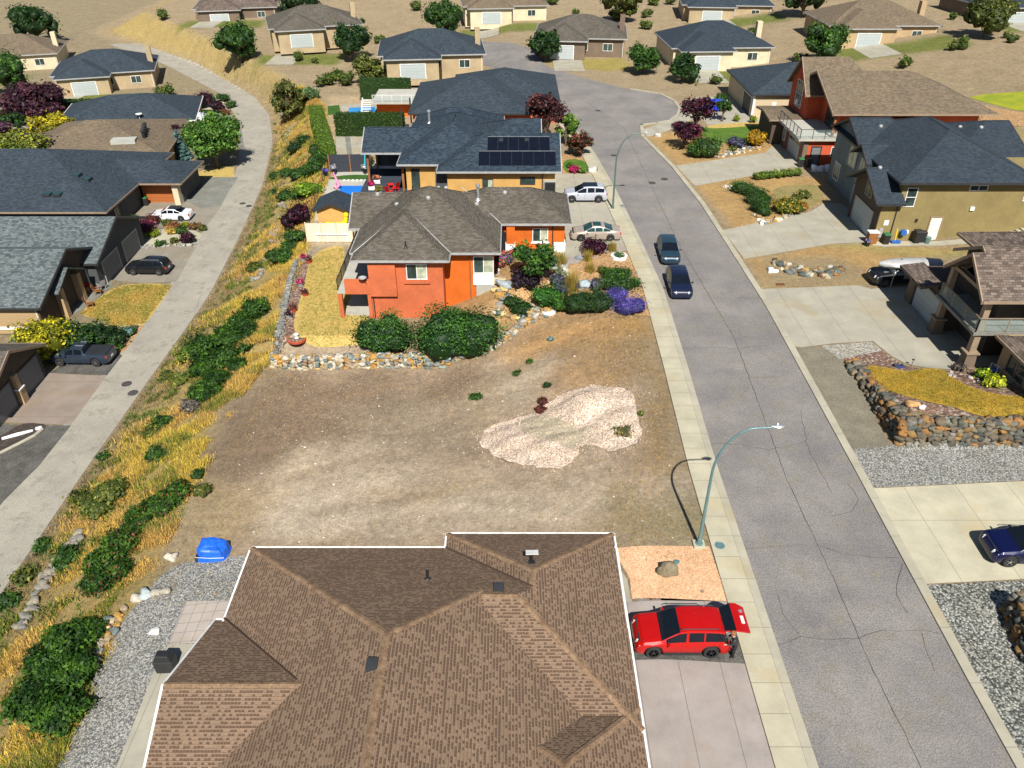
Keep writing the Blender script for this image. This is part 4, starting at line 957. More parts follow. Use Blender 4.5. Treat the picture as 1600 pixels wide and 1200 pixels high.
    if rails:
        for s in (1, -1): MB().tube([(-.36*L, s*Wd*.355, hr*scale-.02), (-.34*L, s*Wd*.355, hr*scale+.05), (.03*L, s*Wd*.36, hr*scale+.05), (.06*L, s*Wd*.36, hr*scale-.02)], .022, 6).build('roof_rail', 'metal' if rails == 2 else 'plastic', t, local=True)
    if sunroof: MB().obox((-.02*L, 0, hr*scale-.004), .16*L, Wd*.52, .025).build('sunroof', glass, t, local=True)
    if dark_roof: MB().obox((-.12*L, 0, hr*scale-.006), .30*L, Wd*.62, .022).build('roof_panel', glass, t, local=True)
    if cover: MB().obox((-.315*L, 0, 1.175), L*.33, Wd*.84, .045).build('bed_cover', 'plastic', t, local=True, bevel=.015)
    if kind == 'pickup': MB().obox((-.04*L, .33, 1.785*scale), L*.13, .04, .05).obox((-.04*L, -.33, 1.785*scale), L*.13, .04, .05).build('roof_rack', 'metal', t, local=True)
    return t
def lamp_post(label, px, py, h, arm, mat, xyz=None):
    x, y, z = xyz or G(px, py); z0 = z+.1; t = thing('street_lamp', label, 'street lamp', (x, y, z))
    MB().obox((x, y, z-.1), .62, .62, .27).build('concrete_base', 'sidewalk', t, bevel=.03)
    MB().lathe((x, y, z+.17), [(.2, 0), (.2, .05), (.13, .07), (.12, .4), (.105, .42)], 14).build('base_collar', mat, t)
    pts = [(x, y, z+.2), (x, y, z+h*.35), (x, y, z+h*.62)]; rad = [.105, .088, .072]
    for k in range(1, 15):
        a = k/14*pi/2; pts.append((x+(1-cos(a))*arm*.62, y, z+h*.62+sin(a)*(h*.365))); rad.append(.072-.027*k/14)
    pts.append((x+arm*.86, y, z+h*.99)); rad.append(.04)
    MB().tube(pts, rad, 10).build('pole', mat, t, True)
    hd = MB(); X = x+arm*.82
    hd.lathe((0, 0, 0), [(.01, 0), (.01, .01)], 4)
    V = []; prof = [(0, .05, .04), (.08, .09, .06), (.25, .15, .09), (.5, .14, .08), (.62, .07, .04)]
    for (u, w_, h_) in prof:
        for k in range(10): a = 2*pi*k/10; V.append((X+u, y+w_*cos(a), z+h+h_*sin(a)*(1 if sin(a) > 0 else .5)))
    n = len(hd.v); hd = MB().add(V, [(i*10+k, i*10+(k+1) % 10, (i+1)*10+(k+1) % 10, (i+1)*10+k) for i in range(4) for k in range(10)]+[tuple(range(10))[::-1], tuple(range(40, 50))])
    ho = hd.build('lamp_head', 'trim_grey' if mat == 'pole_far' else 'metal', t, True)
    MB().lathe((X+.36, y, z+h-.09), [(.11, 0), (.13, .03), (.13, .06)], 12, sx=1.3).build('lens', 'lampglass', ho)
    MB().lathe((X+.30, y, z+h+.08), [(.045, 0), (.045, .07), (.03, .09)], 10).build('photocell', 'trim', ho)
    return t

# ================================================================ HOUSE KIT
DIRS = {'S': ((0, -1), (1, 0)), 'N': ((0, 1), (-1, 0)), 'W': ((-1, 0), (0, -1)), 'E': ((1, 0), (0, 1))}
def roof_vol(x0, x1, y0, y1, ze, p, axis=None, ends='hh', th=.17):
    """eave rectangle -> list of top polygons. ends: low end, high end (h hip, g gable)"""
    dx, dy = x1-x0, y1-y0; axis = axis or ('x' if dx >= dy else 'y')
    if axis == 'x': half = dy/2; a0, a1, c0, c1 = x0, x1, y0, y1
    else: half = dx/2; a0, a1, c0, c1 = y0, y1, x0, x1
    zr = ze+p*half; cm = (c0+c1)/2; r0 = a0+(half if ends[0] == 'h' else 0); r1 = a1-(half if ends[1] == 'h' else 0)
    if r1 < r0: m_ = (r0+r1)/2; r0 = r1 = m_
    T = (lambda a, c, z: (a, c, z)) if axis == 'x' else (lambda a, c, z: (c, a, z))
    A, B, Cc, D = T(a0, c0, ze), T(a1, c0, ze), T(a1, c1, ze), T(a0, c1, ze); R0, R1 = T(r0, cm, zr), T(r1, cm, zr)
    same = abs(r1-r0) < 1e-4
    faces = [[A, B, R1] + ([] if same else [R0]), [Cc, D, R0] + ([] if same else [R1])]
    if ends[0] == 'h': faces.append([D, A, R0])
    if ends[1] == 'h': faces.append([B, Cc, R1])
    if axis == 'y': faces = [f[::-1] for f in faces]
    hips = []
    if not same: hips.append((R0, R1))
    if ends[0] == 'h': hips += [(A, R0), (D, R0)]
    if ends[1] == 'h': hips += [(B, R1), (Cc, R1)]
    rim = [A, B, Cc, D] if True else []
    gab = [(T(a0, c0, ze), T(a0, cm, zr), T(a0, c1, ze))] if ends[0] == 'g' else []
    gab += [(T(a1, c0, ze), T(a1, cm, zr), T(a1, c1, ze))] if ends[1] == 'g' else []
    return faces, hips, gab, (axis, a0, a1, c0, c1, zr, cm)
def house(name, label, base, vols, roofmat, wallmat, gut='trim_dark', cap=None, capw=.3, ov=.5, zbase=0., cat='house', capmat=None, valleys=(), vw=.06, valmat='valley'):
    """vols: dict(r=(x0,x1,y0,y1), ze, p, axis, ends, zb, ov, wall)"""
    t = thing(name, label, cat, base); top = MB(); gb = MB(); cp = MB(); walls = {}
    for i, v in enumerate(vols):
        x0, x1, y0, y1 = v['r']; ze = v['ze']+i*.004; p = v.get('p', .45); ends = v.get('ends', 'hh'); o_ = v.get('ov', ov)
        faces, hips, gab, (axis, a0, a1, c0, c1, zr, cm) = roof_vol(x0, x1, y0, y1, ze, p, v.get('axis'), ends)
        for f in faces:
            top.poly(f); top.poly([(a, b, c-.17) for a, b, c in f][::-1])
        # gutters / fascia along eaves, barge boards on gables
        T = (lambda a, c: (a, c)) if axis == 'x' else (lambda a, c: (c, a))
        def edge(pa, pb, za, zb_, w_=.085, h_=.19):
            dx, dy = pb[0]-pa[0], pb[1]-pa[1]; l = math.hypot(dx, dy); nx, ny = dy/l*w_, -dx/l*w_
            a3, b3 = (pa[0], pa[1], za), (pb[0], pb[1], zb_)
            P = [(*pa, za+.015), (*pb, zb_+.015), (pb[0]+nx, pb[1]+ny, zb_+.015), (pa[0]+nx, pa[1]+ny, za+.015)]; Q = [(a, b, c-h_) for a, b, c in P]
            gb.add(P+Q, [(0, 1, 2, 3), (7, 6, 5, 4), (0, 4, 5, 1), (1, 5, 6, 2), (2, 6, 7, 3), (3, 7, 4, 0)])
        cor = [(x0, y0), (x1, y0), (x1, y1), (x0, y1)]; sides = ['y0', 'x1', 'y1', 'x0']
        for k in range(4):
            s = sides[k]; isend = (axis == 'x' and s in ('x0', 'x1')) or (axis == 'y' and s in ('y0', 'y1'))
            low = s in ('x0', 'y0'); e = ends[0] if low else ends[1]
            a, b = cor[k], cor[(k+1) % 4]
            if isend and e == 'b': continue
            if isend and e == 'g':
                m_ = ((a[0]+b[0])/2, (a[1]+b[1])/2); edge(a, m_, ze, zr, .09, .26); edge(m_, b, zr, ze, .09, .26)
            else: edge(a, b, ze, ze)
        if cap:
            for hi_, (A, B) in enumerate(hips):
                if hi_ in v.get('nocap', ()): continue
                A_, B_ = Vector(A), Vector(B); A_ = A_+(B_-A_)*v.get('hclip', {}).get(hi_, 0); L = (B_-A_).length; n = max(1, int(L/.32))
                d = (B_-A_).normalized(); h2 = Vector((d.x, d.y, 0)).normalized(); sd = Vector((-h2.y, h2.x, 0))
                flat = abs(d.z) < .02; drop = p*capw*(1 if flat else .7)
                for k in range(n):
                    q0 = A_+d*(L*k/n); q1 = A_+d*(L*(k+1)/n+.03); up = Vector((0, 0, .05)); lo = Vector((0, 0, .03))
                    cp.add([q0+up, q1+lo, q1+sd*capw-Vector((0, 0, drop))+lo, q0+sd*capw-Vector((0, 0, drop))+up, q1-sd*capw-Vector((0, 0, drop))+lo, q0-sd*capw-Vector((0, 0, drop))+up], [(3, 2, 1, 0), (5, 0, 1, 4)])
        # walls
        zb = v.get('zb', zbase); wm = v.get('wall', wallmat)
        if wm is None: continue
        mbw = walls.setdefault(wm, MB()); zw = ze+p*o_-.10
        e0 = o_; X0, X1, Y0, Y1 = x0+o_, x1-o_, y0+o_, y1-o_
        if 'wr' in v: X0, X1, Y0, Y1 = v['wr']
        if ends[0] == 'g' or ends[1] == 'g':
            half = (Y1-Y0)/2 if axis == 'x' else (X1-X0)/2; zg = zr-.12
            g0, g1 = ends[0] == 'g', ends[1] == 'g'
            mbw.box(X0, X1, Y0, Y1, zb, zw)
            for low, has in ((1, g0), (0, g1)):
                if not has: continue
                if axis == 'x':
                    xa = X0 if low else X1-.15; pts = [(Y0+.01, zw), (Y1-.01, zw), ((Y0+Y1)/2, zg)]
                    mbw.add([(xa, y_, z_) for y_, z_ in pts]+[(xa+.15, y_, z_) for y_, z_ in pts], [(0, 2, 1), (3, 4, 5), (0, 1, 4, 3), (1, 2, 5, 4), (2, 0, 3, 5)])
                else:
                    ya = Y0 if low else Y1-.15; pts = [(X0+.01, zw), (X1-.01, zw), ((X0+X1)/2, zg)]
                    mbw.add([(x_, ya, z_) for x_, z_ in pts]+[(x_, ya+.15, z_) for x_, z_ in pts], [(0, 1, 2), (3, 5, 4), (0, 3, 4, 1), (1, 4, 5, 2), (2, 5, 3, 0)])
        else: mbw.box(X0, X1, Y0, Y1, zb, zw)
    if cap:
        o9 = len(top.v); top.v += cp.v; top.f += [tuple(i+o9 for i in f) for f in cp.f]; top.mi += [1]*len(cp.f)
    for a9, b9 in valleys:
        m9 = len(top.f); top.tube([(a9[0], a9[1], a9[2]+.03), (b9[0], b9[1], b9[2]+.03)], vw, 4); top.mi[m9:] = [2]*(len(top.f)-m9)
    ro = top.build('roof', [roofmat, capmat or 'cap', valmat], t); gb.build('gutter', gut, ro)
    if cap: pass
    for wm, mb in walls.items(): mb.build('wall', wm, t)
    return t
def onwall(mb, x, y, z, side, u0, u1, z0, z1, n0, n1):
    (nx, ny), (tx, ty) = DIRS[side]; P = []
    for zz in (z0, z1):
        for u, n in ((u0, n0), (u1, n0), (u1, n1), (u0, n1)): P.append((x+tx*u+nx*n, y+ty*u+ny*n, z+zz))
    mb.add(P, [(3, 2, 1, 0), (4, 5, 6, 7), (0, 1, 5, 4), (1, 2, 6, 5), (2, 3, 7, 6), (3, 0, 4, 7)]); return mb
def window(par, x, y, z, w_, h, side, frame='trim', pane='glass', mull=1, half=None, fw=.07, sill=None, rows=1):
    mb = MB(); f = fw
    for a in ((-w_/2, -w_/2+f, 0, h), (w_/2-f, w_/2, 0, h), (-w_/2+f, w_/2-f, 0, f), (-w_/2+f, w_/2-f, h-f, h)): onwall(mb, x, y, z, side, a[0], a[1], a[2], a[3], -.05, .07)
    for k in range(mull):
        u = -w_/2+w_*(k+1)/(mull+1); onwall(mb, x, y, z, side, u-f*.4, u+f*.4, f, h-f, -.03, .05)
    for k in range(rows-1):
        zz = h*(k+1)/rows; onwall(mb, x, y, z, side, -w_/2+f, w_/2-f, zz-f*.4, zz+f*.4, -.03, .045)
    if sill: onwall(mb, x, y, z, side, -w_/2-.12, w_/2+.12, -.14, -.005, -.02, .13)
    o = mb.build('window', frame, par)
    g = MB()
    if half: g2 = MB(); onwall(g2, x, y, z, side, .0, w_/2-f, f, h-f, -.01, .02); g2.build('pane', half, o); onwall(g, x, y, z, side, -w_/2+f, 0, f, h-f, -.01, .02)
    else: onwall(g, x, y, z, side, -w_/2+f, w_/2-f, f, h-f, -.01, .02)
    g.build('pane', pane, o); return o
def door(par, x, y, z, w_, h, side, mat, frame='trim', name='door', handle=True, glaz=0):
    mb = onwall(MB(), x, y, z, side, -w_/2, w_/2, .02, h, -.04, .04); o = mb.build(name, mat, par)
    fr = MB()
    for a in ((-w_/2-.12, -w_/2, 0, h+.12), (w_/2, w_/2+.12, 0, h+.12), (-w_/2, w_/2, h, h+.12)): onwall(fr, x, y, z, side, *a, -.04, .08)
    fr.build('frame', frame, o)
    if handle: onwall(MB(), x, y, z, side, w_/2-.17, w_/2-.1, 1.0, 1.08, .04, .11).build('handle', 'metal', o)
    if glaz:
        g = MB(); [onwall(g, x, y, z, side, -w_/2+.15+k*(w_-.3)/glaz+.06, -w_/2+.15+(k+1)*(w_-.3)/glaz-.06, h-.62, h-.28, .04, .055) for k in range(glaz)]; g.build('glazing', 'glass', o)
    return o
def downpipe(par, x, y, z0, z1, mat='trim_dark'):
    MB().tube([(x, y, z0), (x, y, z1)], .05, 8).build('downpipe', mat, par)
def roof_bits(par, items):
    for kind, x, y, z in items:
        if kind == 'vent': MB().obox((x, y, z-.12), .42, .42, .34, taper=.7).build('roof_vent', 'trim_dark' if 0 else 'metal', par)
        if kind == 'dvent': MB().obox((x, y, z-.15), .48, .48, .36, taper=.85).build('roof_vent', 'trim_dark', par)
        if kind == 'pipe': MB().tube([(x, y, z-.2), (x, y, z+.55)], .06, 8).lathe((x, y, z-.05), [(.2, 0), (.07, .15)], 10).build('vent_pipe', 'black', par)
        if kind == 'flue': MB().tube([(x, y, z-.3), (x, y, z+1.2)], .13, 10).lathe((x, y, z+1.2), [(.2, 0), (.22, .05), (.2, .22), (.05, .3)], 10).lathe((x, y, z-.05), [(.3, 0), (.15, .18)], 10).build('flue', 'metal', par)
        if kind == 'dome': MB().lathe((x, y, z-.1), [(.2, 0), (.2, .14), (.16, .22), (.05, .26)], 12).build('roof_vent', 'trim_grey', par)
def rail(par, pts, z, h=1.05, post='trim_dark', glass=True, n=1.5, name='railing'):
    mb = MB(); gl = MB()
    for i in range(len(pts)-1):
        (x0, y0), (x1, y1) = pts[i], pts[i+1]; L = math.hypot(x1-x0, y1-y0); k = max(1, round(L/n)); tx, ty = (x1-x0)/L, (y1-y0)/L
        for j in range(k+1): mb.obox((x0+(x1-x0)*j/k, y0+(y1-y0)*j/k, z), .06, .06, h, (tx, ty))
        mb.obox(((x0+x1)/2, (y0+y1)/2, z+h), L+.05, .07, .05, (tx, ty))
        if glass: gl.obox(((x0+x1)/2, (y0+y1)/2, z+.1), L-.05, .012, h-.15, (tx, ty))
        else:
            m_ = int(L/.14)
            for j in range(m_): mb.obox((x0+(x1-x0)*j/m_, y0+(y1-y0)*j/m_, z+.08), .02, .02, h-.08, (tx, ty))
    o = mb.build(name, post, par)
    if glass: gl.build('glass_panel', 'glass_rail', o)
    return o
def bin_(px, py, label, lid='bin', xyz=None, rot=0., body='bin', s=1., group=None):
    x, y, z = xyz or G(px, py); t = thing('wheelie_bin', label, 'bin', (x, y, z), rot, group)
    MB().obox((0, 0, .06), .5*s, .55*s, .9*s, taper=1.15).build('body', body, t, local=True, bevel=.02)
    MB().obox((0, 0, .96*s), .62*s, .68*s, .07*s, taper=.9).build('lid', lid, t, local=True, bevel=.02)
    for q in (1, -1):
        MB().tube([(q*.2-.03, .3, .1), (q*.2+.03, .3, .1)], .1, 10).build('wheel', 'tyre', t, local=True)
    MB().tube([(-.2, .36, .95*s), (.2, .36, .95*s)], .02, 6).build('handle', 'bin', t, local=True)
    return t

# ================================================================ THE HOUSES
def rz(vols, x, y):
    best = -99
    for i, v in enumerate(vols):
        x0, x1, y0, y1 = v['r']
        if not (x0 <= x <= x1 and y0 <= y <= y1): continue
        p = v.get('p', .45); e = v.get('ends', 'hh'); ax = v.get('axis') or ('x' if x1-x0 >= y1-y0 else 'y')
        d = [y-y0, y1-y] if ax == 'x' else [x-x0, x1-x]
        lo, hi = (x-x0, x1-x) if ax == 'x' else (y-y0, y1-y)
        if e[0] == 'h': d.append(lo)
        if e[1] == 'h': d.append(hi)
        best = max(best, v['ze']+i*.004+p*min(d))
    return best
def RG(vols, px, py):
    z = 11.
    while z > -8:
        x, y = W(px, py, z)
        if rz(vols, x, y) >= z: return (x, y, rz(vols, x, y))
        z -= .03
    return (*W(px, py, 3), 3)
def bits(par, vols, items): roof_bits(par, [(k, *RG(vols, px, py)) for k, px, py in items])

# --- near house, brown shingles
V1_ = [dict(r=(-12.6, 3.2, -4, 27.2), ze=2.9, p=.45, axis='y', zb=-3.6, hclip={4: .56}), dict(r=(-3.2, 5.0, 22.4, 28.15), ze=2.9, p=.45, axis='y', ends='bh', zb=-.5), dict(r=(-1.3, 5.02, 17.6, 27.18), ze=2.9, p=.45, axis='x', ends='bh', zb=-.5, nocap=(2,)), dict(r=(-1.3, 5.01, 3, 18.6), ze=2.88, p=.45, axis='y', ends='hh', zb=-.5), dict(r=(-13.0, -7, 13.4, 22.9), ze=2.85, p=.45, axis='x', ends='gb', zb=-3.6)]
h1 = house('brown_roof_house', 'house with light brown patterned shingle roof and white gutters in the foreground', (-4, 20, 0), V1_, 'roof_tan', 'w_beige', 'trim', cap=True, capw=.15, valleys=(((-3.2, 27.2, 2.92), (.9, 23.1, 4.76)), ((-1.1, 22.4, 4.95), (1.8, 19.5, 3.6)), ((-12.6, 22.9, 2.95), (-8.1, 18.4, 4.92))), vw=.05)
bits(h1, V1_, [('pipe', 668, 905), ('dvent', 779, 921), ('dvent', 582, 1040)])
x, y, z = RG(V1_, 831, 880); d_ = MB().tube([(x, y, z-.1), (x, y, z+.62)], .045, 8).obox((x, y, z-.02), .3, .3, .06); dm = d_.build('dish_mast', 'black', h1)
MB().add([(x-.28, y-.16, z+.72), (x+.28, y-.16, z+.74), (x+.28, y+.26, z+.56), (x-.28, y+.26, z+.54), (x-.28, y-.16, z+.67), (x+.28, y-.16, z+.69), (x+.28, y+.26, z+.51), (x-.28, y+.26, z+.49)], [(0, 1, 2, 3), (7, 6, 5, 4), (0, 4, 5, 1), (1, 5, 6, 2), (2, 6, 7, 3), (3, 7, 4, 0)]).build('flat_dish', 'trim', dm)

# --- orange stucco house
V2_ = [dict(r=(-13.6, -1.0, 61.05, 73.6), ze=3.0, p=.56, zb=-3, wall='w_orange', wr=(-12, -1.6, 61.8, 73)), dict(r=(-13.3, -5.2, 59.5, 69), ze=3.0, p=.58, axis='y', zb=-3.3, wall='w_salmon', wr=(-12.0, -5.8, 60.1, 68)),
       dict(r=(-14.6, -2, 66.2, 73.4), ze=3.0, p=.56, axis='x', ends='gb', zb=-3, wall='w_orange', wr=(-13.9, -3, 66.8, 72.8)), dict(r=(-6, 5.4, 67.3, 74.7), ze=3.0, p=.56, axis='x', ends='hh', zb=-.5, wall='w_orange', wr=(-3, 4.85, 67.9, 74.1))]
h2 = house('orange_stucco_house', 'orange stucco house with grey brown hip roof and left balcony beyond the vacant lot', (-4, 67, 0), V2_, 'roof_grey', 'w_orange', 'trim_grey', cap=True, capw=.12, capmat='roof_grey', valleys=(((-13.3, 61.05, 3.02), (-9.2, 65.1, 5.24)), ((-5.2, 61.05, 3.02), (-9.2, 65.1, 5.24)), ((-1.0, 67.3, 3.02), (-4.7, 71, 5.1))), vw=.045, valmat='trim_grey')
bits(h2, V2_, [('dome', 590, 304), ('dome', 620, 319), ('dome', 685, 293), ('dome', 697, 293), ('dome', 669, 309), ('dome', 745, 319), ('dome', 789, 301), ('pipe', 634, 387), ('flue', 747, 312), ('pipe', 645, 300)])
window(h2, -8.0, 60.1, 1.0, 1.75, 1.45, 'S', 'trim', 'glass', 1, 'glass_b'); MB().box(-9.1, -6.9, 59.95, 60.1, .65, .9).build('window_ledge', 'w_salmon', h2)
MB().box(-12.02, -9.75, 59.75, 60.12, -.45, 2.6).build('bay', 'w_salmon', h2)
window(h2, -2.45, 61.8, .75, 1.75, 1.6, 'S', 'trim', 'glass', 1, 'glass_b'); MB().box(-3.35, -1.55, 61.6, 61.85, -.3, .68).build('stone_panel', 'w_white', h2); MB().box(-3.1, -1.55, 61.65, 61.85, -2.2, -.31).build('foundation', 'w_concrete', h2)
window(h2, 2.6, 67.9, 1.0, 1.45, 1.35, 'S', 'trim', 'glass', 1, 'glass_b', sill=True)
MB().box(3.9, 4.95, 67.8, 68.6, -.1, .95).build('stone_panel', 'w_white', h2); MB().box(-.6, .3, 67.3, 67.95, -.1, 1.0).build('stone_panel', 'w_white', h2)
mb = MB(); mb.box(-.5, .25, 67.35, 67.95, .98, 3.0); mb.build('entry_pillar', 'w_orange', h2)
mb = MB(); a = [(-1.35, 0), (-1.35, 1.7)]+[(-1.35+.42*(1-cos(k*pi/8)), 1.7+.42*sin(k*pi/8)) for k in range(1, 9)]+[(-.51, 0)]
mb.poly([(u, 67.88, v) for u, v in a]); mb.build('entry_shade_panel', 'black', h2)  # flat black arch on the wall, shade of the entry recess as colour
downpipe(h2, -12.0+.15, 60.0, -3, 3); downpipe(h2, -3.6, 61.7, -2, 3, 'wood'); downpipe(h2, 3.75, 67.8, 0, 3)
# balcony on the left
MB().box(-14.9, -12.02, 60.1, 73, -.35, -.1).build('balcony_floor', 'deck', h2)
MB().box(-14.2, -12.02, 60.0, 60.3, -.36, .95).build('balcony_parapet', 'w_salmon', h2)
rail(h2, [(-14.85, 60.2), (-14.85, 66), (-14.85, 72.5)], -.1, 1.0, 'black', False, 2)
MB().box(-14.9, -14.55, 60.1, 60.45, -3.2, -.36).build('balcony_post', 'w_salmon', h2); MB().box(-12.35, -12.03, 60.05, 60.4, -3.2, -.37).build('balcony_post', 'w_salmon', h2)
MB().box(-14.7, -12.05, 60.5, 66, -2.9, -2.62).build('patio_slab', 'deck', h2); MB().box(-12.2, -12.0, 62, 65, -2.5, -.5).build('patio_door', 'glass', h2)
MB().box(-14.85, -14.55, 66, 73, -3, -.35).build('lower_wall', 'w_orange', h2)
x, y, z = W(567, 414, 1.6)[0], 59.9, 1.2; o = MB().tube([(-12.3, 60, .6), (-12.5, 59.8, 1.2)], .03, 6).build('dish_arm', 'black', h2); MB().lathe((-12.55, 59.75, 1.15), [(.02, 0), (.22, .06), (.36, .18), (.35, .19), (.2, .09), (.01, .03)], 14).build('satellite_dish', 'trim_grey', o)
MB().box(-14.3, -13.2, 68, 71, 0.1, .55).build('yellow_lounger_cushion', 'yellow_p', thing('lounge_chair', 'yellow cushioned lounger on the orange house balcony', 'lounge chair', (-13.8, 69.5, -.1)))
o = bpy.data.objects['lounge_chair']; mb = MB(); [mb.box(a, a+.06, b, b+.06, -.1, .12) for a in (-14.25, -13.3) for b in (68.1, 70.8)]; mb.build('leg', 'black', o)

# --- yellow house with blue roof
V3_ = [dict(r=(-12.2, -.8, 82.3, 98), ze=3.5, p=.5, axis='y', zb=-2, wr=(-11.4, -1.5, 83, 97)), dict(r=(-7.8, 5.1, 80, 90), ze=3.5, p=.5, axis='x', ends='hg', zb=-1, wr=(-6.8, 4.5, 80.7, 89)), dict(r=(-16.6, -5, 86.2, 93.4), ze=3.5, p=.5, axis='x', ends='gh', wall=None), dict(r=(-7, 3.2, 82, 96), ze=3.5, p=.42, axis='x', ends='hg', zb=0, wr=(-6, 2.6, 83.15, 94.9)), dict(r=(-12, -1, 92, 101), ze=3.5, p=.5, zb=0)]
h3 = house('yellow_stucco_house', 'yellow stucco house with dark blue roof carrying two rows of solar panels', (-4, 88, 0), V3_, 'roof_blue', 'w_yellow', 'trim_grey', cap=True, capw=.12, capmat='roof_blue')
bits(h3, V3_, [('dvent', 783, 220), ('dvent', 823, 219), ('dvent', 766, 196), ('dvent', 636, 197), ('flue', 671, 192), ('pipe', 712, 186)])
def on_slope(x, y): return rz([V3_[1]], x, y)
for (xa, xb, ya, yb) in ((-3.5, 4.6, 80.75, 82.5), (-2.6, 4.0, 82.7, 84.4)):
    pan = MB(); n = 7 if xa < -3 else 6
    for k in range(n):
        a0 = xa+(xb-xa)*k/n+.02; a1 = xa+(xb-xa)*(k+1)/n-.02
        P8 = [(a0, ya, on_slope(0, ya)+.10), (a1, ya, on_slope(0, ya)+.10), (a1, yb, on_slope(0, yb)+.10), (a0, yb, on_slope(0, yb)+.10)]; pan.add(P8+[(a, b, c-.05) for a, b, c in P8], [(0, 1, 2, 3), (7, 6, 5, 4), (0, 4, 5, 1), (1, 5, 6, 2), (2, 6, 7, 3), (3, 7, 4, 0)])
    po = pan.build('solar_panel', 'panel', h3); rl_ = MB(); rl_.tube([(xa, yb+.03, on_slope(0, yb)+.1), (xb, yb+.03, on_slope(0, yb)+.1)], .025, 5); rl_.build('panel_rail', 'metal', po)
window(h3, -2.55, 80.7, .9, 1.15, 1.6, 'S', 'trim_dark', 'glass', 1, 'glass_b'); window(h3, 1.65, 80.7, 1.9, 1.6, .8, 'S', 'trim_dark', 'glass', 1)
window(h3, -10.4, 83, 0.2, .9, 2.6, 'S', 'trim_dark', 'glass', 0); MB().box(3.35, 4.6, 80.45, 80.7, 0, 2.4).build('stone_corner', 'w_concrete', h3); door(h3, 4.0, 80.42, 0, .9, 2.1, 'S', 'black', 'trim_dark'); downpipe(h3, 3.2, 80.55, 0, 3.4)
MB().box(-8.1, -6.75, 81.3, 83, -1, 3.2).build('recess_wall', 'w_dkgrey', h3)
MB().box(-16.8, -11.5, 82.2, 92, -.5, -.2).build('deck', 'dark_deck', h3)
mb = MB(); [mb.box(a-.12, a+.12, b-.12, b+.12, -1, 3.4) for a, b in ((-16.1, 86.8), (-11.8, 83.4), (-16.1, 92.8))]; mb.build('deck_post', 'wood', h3)
MB().box(-11.6, -11.45, 86, 93, -.2, 3.5).build('sliding_door', 'glass', h3)
MB().box(-16, -11.5, 93.0, 93.2, -.2, 3.6).build('wall', 'w_dkgrey', h3)

# --- grey roof house beyond
V4_ = [dict(r=(-13.4, 2.7, 104, 121), ze=3.0, p=.35, axis='x', zb=-1), dict(r=(-8.5, 6.5, 110, 126), ze=3.0, p=.35, zb=-1)]
h4 = house('far_orange_house', 'house with blue grey roof and salmon wall directly behind the solar panel house', (-5, 112, 0), V4_, 'roof_slate', 'w_salmon', 'trim_dark')
MB().box(-20.5, -13, 118, 126, .6, .85).build('upper_deck', 'deck', h4); rail(h4, [(-20.3, 118.1), (-13.2, 118.1)], .85, 1.0, 'trim', True, 1.4)
MB().box(-20, -13.2, 119.5, 125.5, -1.6, .6).build('wall', 'w_orange', h4)
mb = MB(); [mb.box(-22.2, -20.8, 118.2-k*.33+2, 118.5-k*.33+2, .6-k*.24, .66-k*.24) for k in range(9)]; mb.add([(-22.25, 120.6, .9), (-22.25, 117.4, -1.5), (-22.1, 117.4, -1.5), (-22.1, 120.6, .9)], [(0, 1, 2, 3)]); mb.build('stair', 'trim', h4)
MB().tube([(-13.6, 108, -1.6), (-13.6, 108, 4)], .1, 6).tube([(-14.6, 106, -1.6), (-14.6, 106, 3.2)], .08, 6).build('porch_post', 'trim_dark', h4)

# --- right side: olive house
V5_ = [dict(r=(35.5, 48.9, 69.85, 88), ze=5.9, p=.43, axis='y', zb=0, wr=(36.2, 50.4, 70.6, 87), wall='w_olive'), dict(r=(33.7, 36.35, 69.5, 77.4), ze=4.0, p=.54, axis='x', ends='gb', zb=0, wr=(34.45, 36.3, 70.15, 76.8), wall='w_brownw'),
       dict(r=(34.9, 44, 76.2, 80.6), ze=5.5, p=.62, axis='x', ends='gh', zb=0, wr=(35.6, 42, 76.9, 80), wall='w_blueg'), dict(r=(35.4, 44, 79.4, 88.4), ze=5.9, p=.45, axis='x', ends='gh', zb=0, wr=(36.0, 42, 80.0, 87.8), wall='w_blueg'), dict(r=(43, 51.2, 76.6, 88.4), ze=5.9, p=.36, axis='x', ends='hg', zb=0, wall='w_olive')]
h5 = house('olive_house', 'two storey olive stucco house with large charcoal hip roof and west facing garage', (40, 76, 0), V5_, 'roof_char', 'w_olive', 'trim_dark', cap=True, capw=.12, capmat='roof_char')
bits(h5, V5_, [('dome', 1376, 198), ('dome', 1375, 262), ('dome', 1500, 199), ('dome', 1533, 199)])
MB().box(34.5, 36.32, 70.12, 70.5, 0, 3.9).build('wall', 'w_olive', h5)
mb = MB(); mb.add([(33.65, 69.45, 3.95), (33.65, 73.45, 6.15), (33.65, 77.45, 3.95), (33.65, 77.45, 3.7), (33.65, 73.45, 5.88), (33.65, 69.45, 3.7)], [(0, 1, 4, 5), (1, 2, 3, 4), (5, 4, 1, 0), (4, 3, 2, 1)]); mb.build('barge_board', 'trim_grey', h5)
door(h5, 34.45, 73.6, 0.05, 4.4, 2.4, 'W', 'grey_door', 'trim_grey', 'garage_door', False)
window(h5, 34.45, 73.4, 3.35, 1.5, 1.7, 'W', 'trim_grey', 'glass', 1, rows=2)
window(h5, 35.6, 78.5, 2.7, 1.9, 2.6, 'W', 'trim_grey', 'glass_b', 2); window(h5, 36.0, 82.4, 3.2, 2.2, 2.2, 'W', 'trim_grey', 'glass_b', 1); window(h5, 36.0, 85.6, .7, 1.6, 1.9, 'W', 'trim', 'glass', 2)
window(h5, 35.6, 78.6, .6, 1.6, 1.8, 'W', 'trim', 'glass', 2)
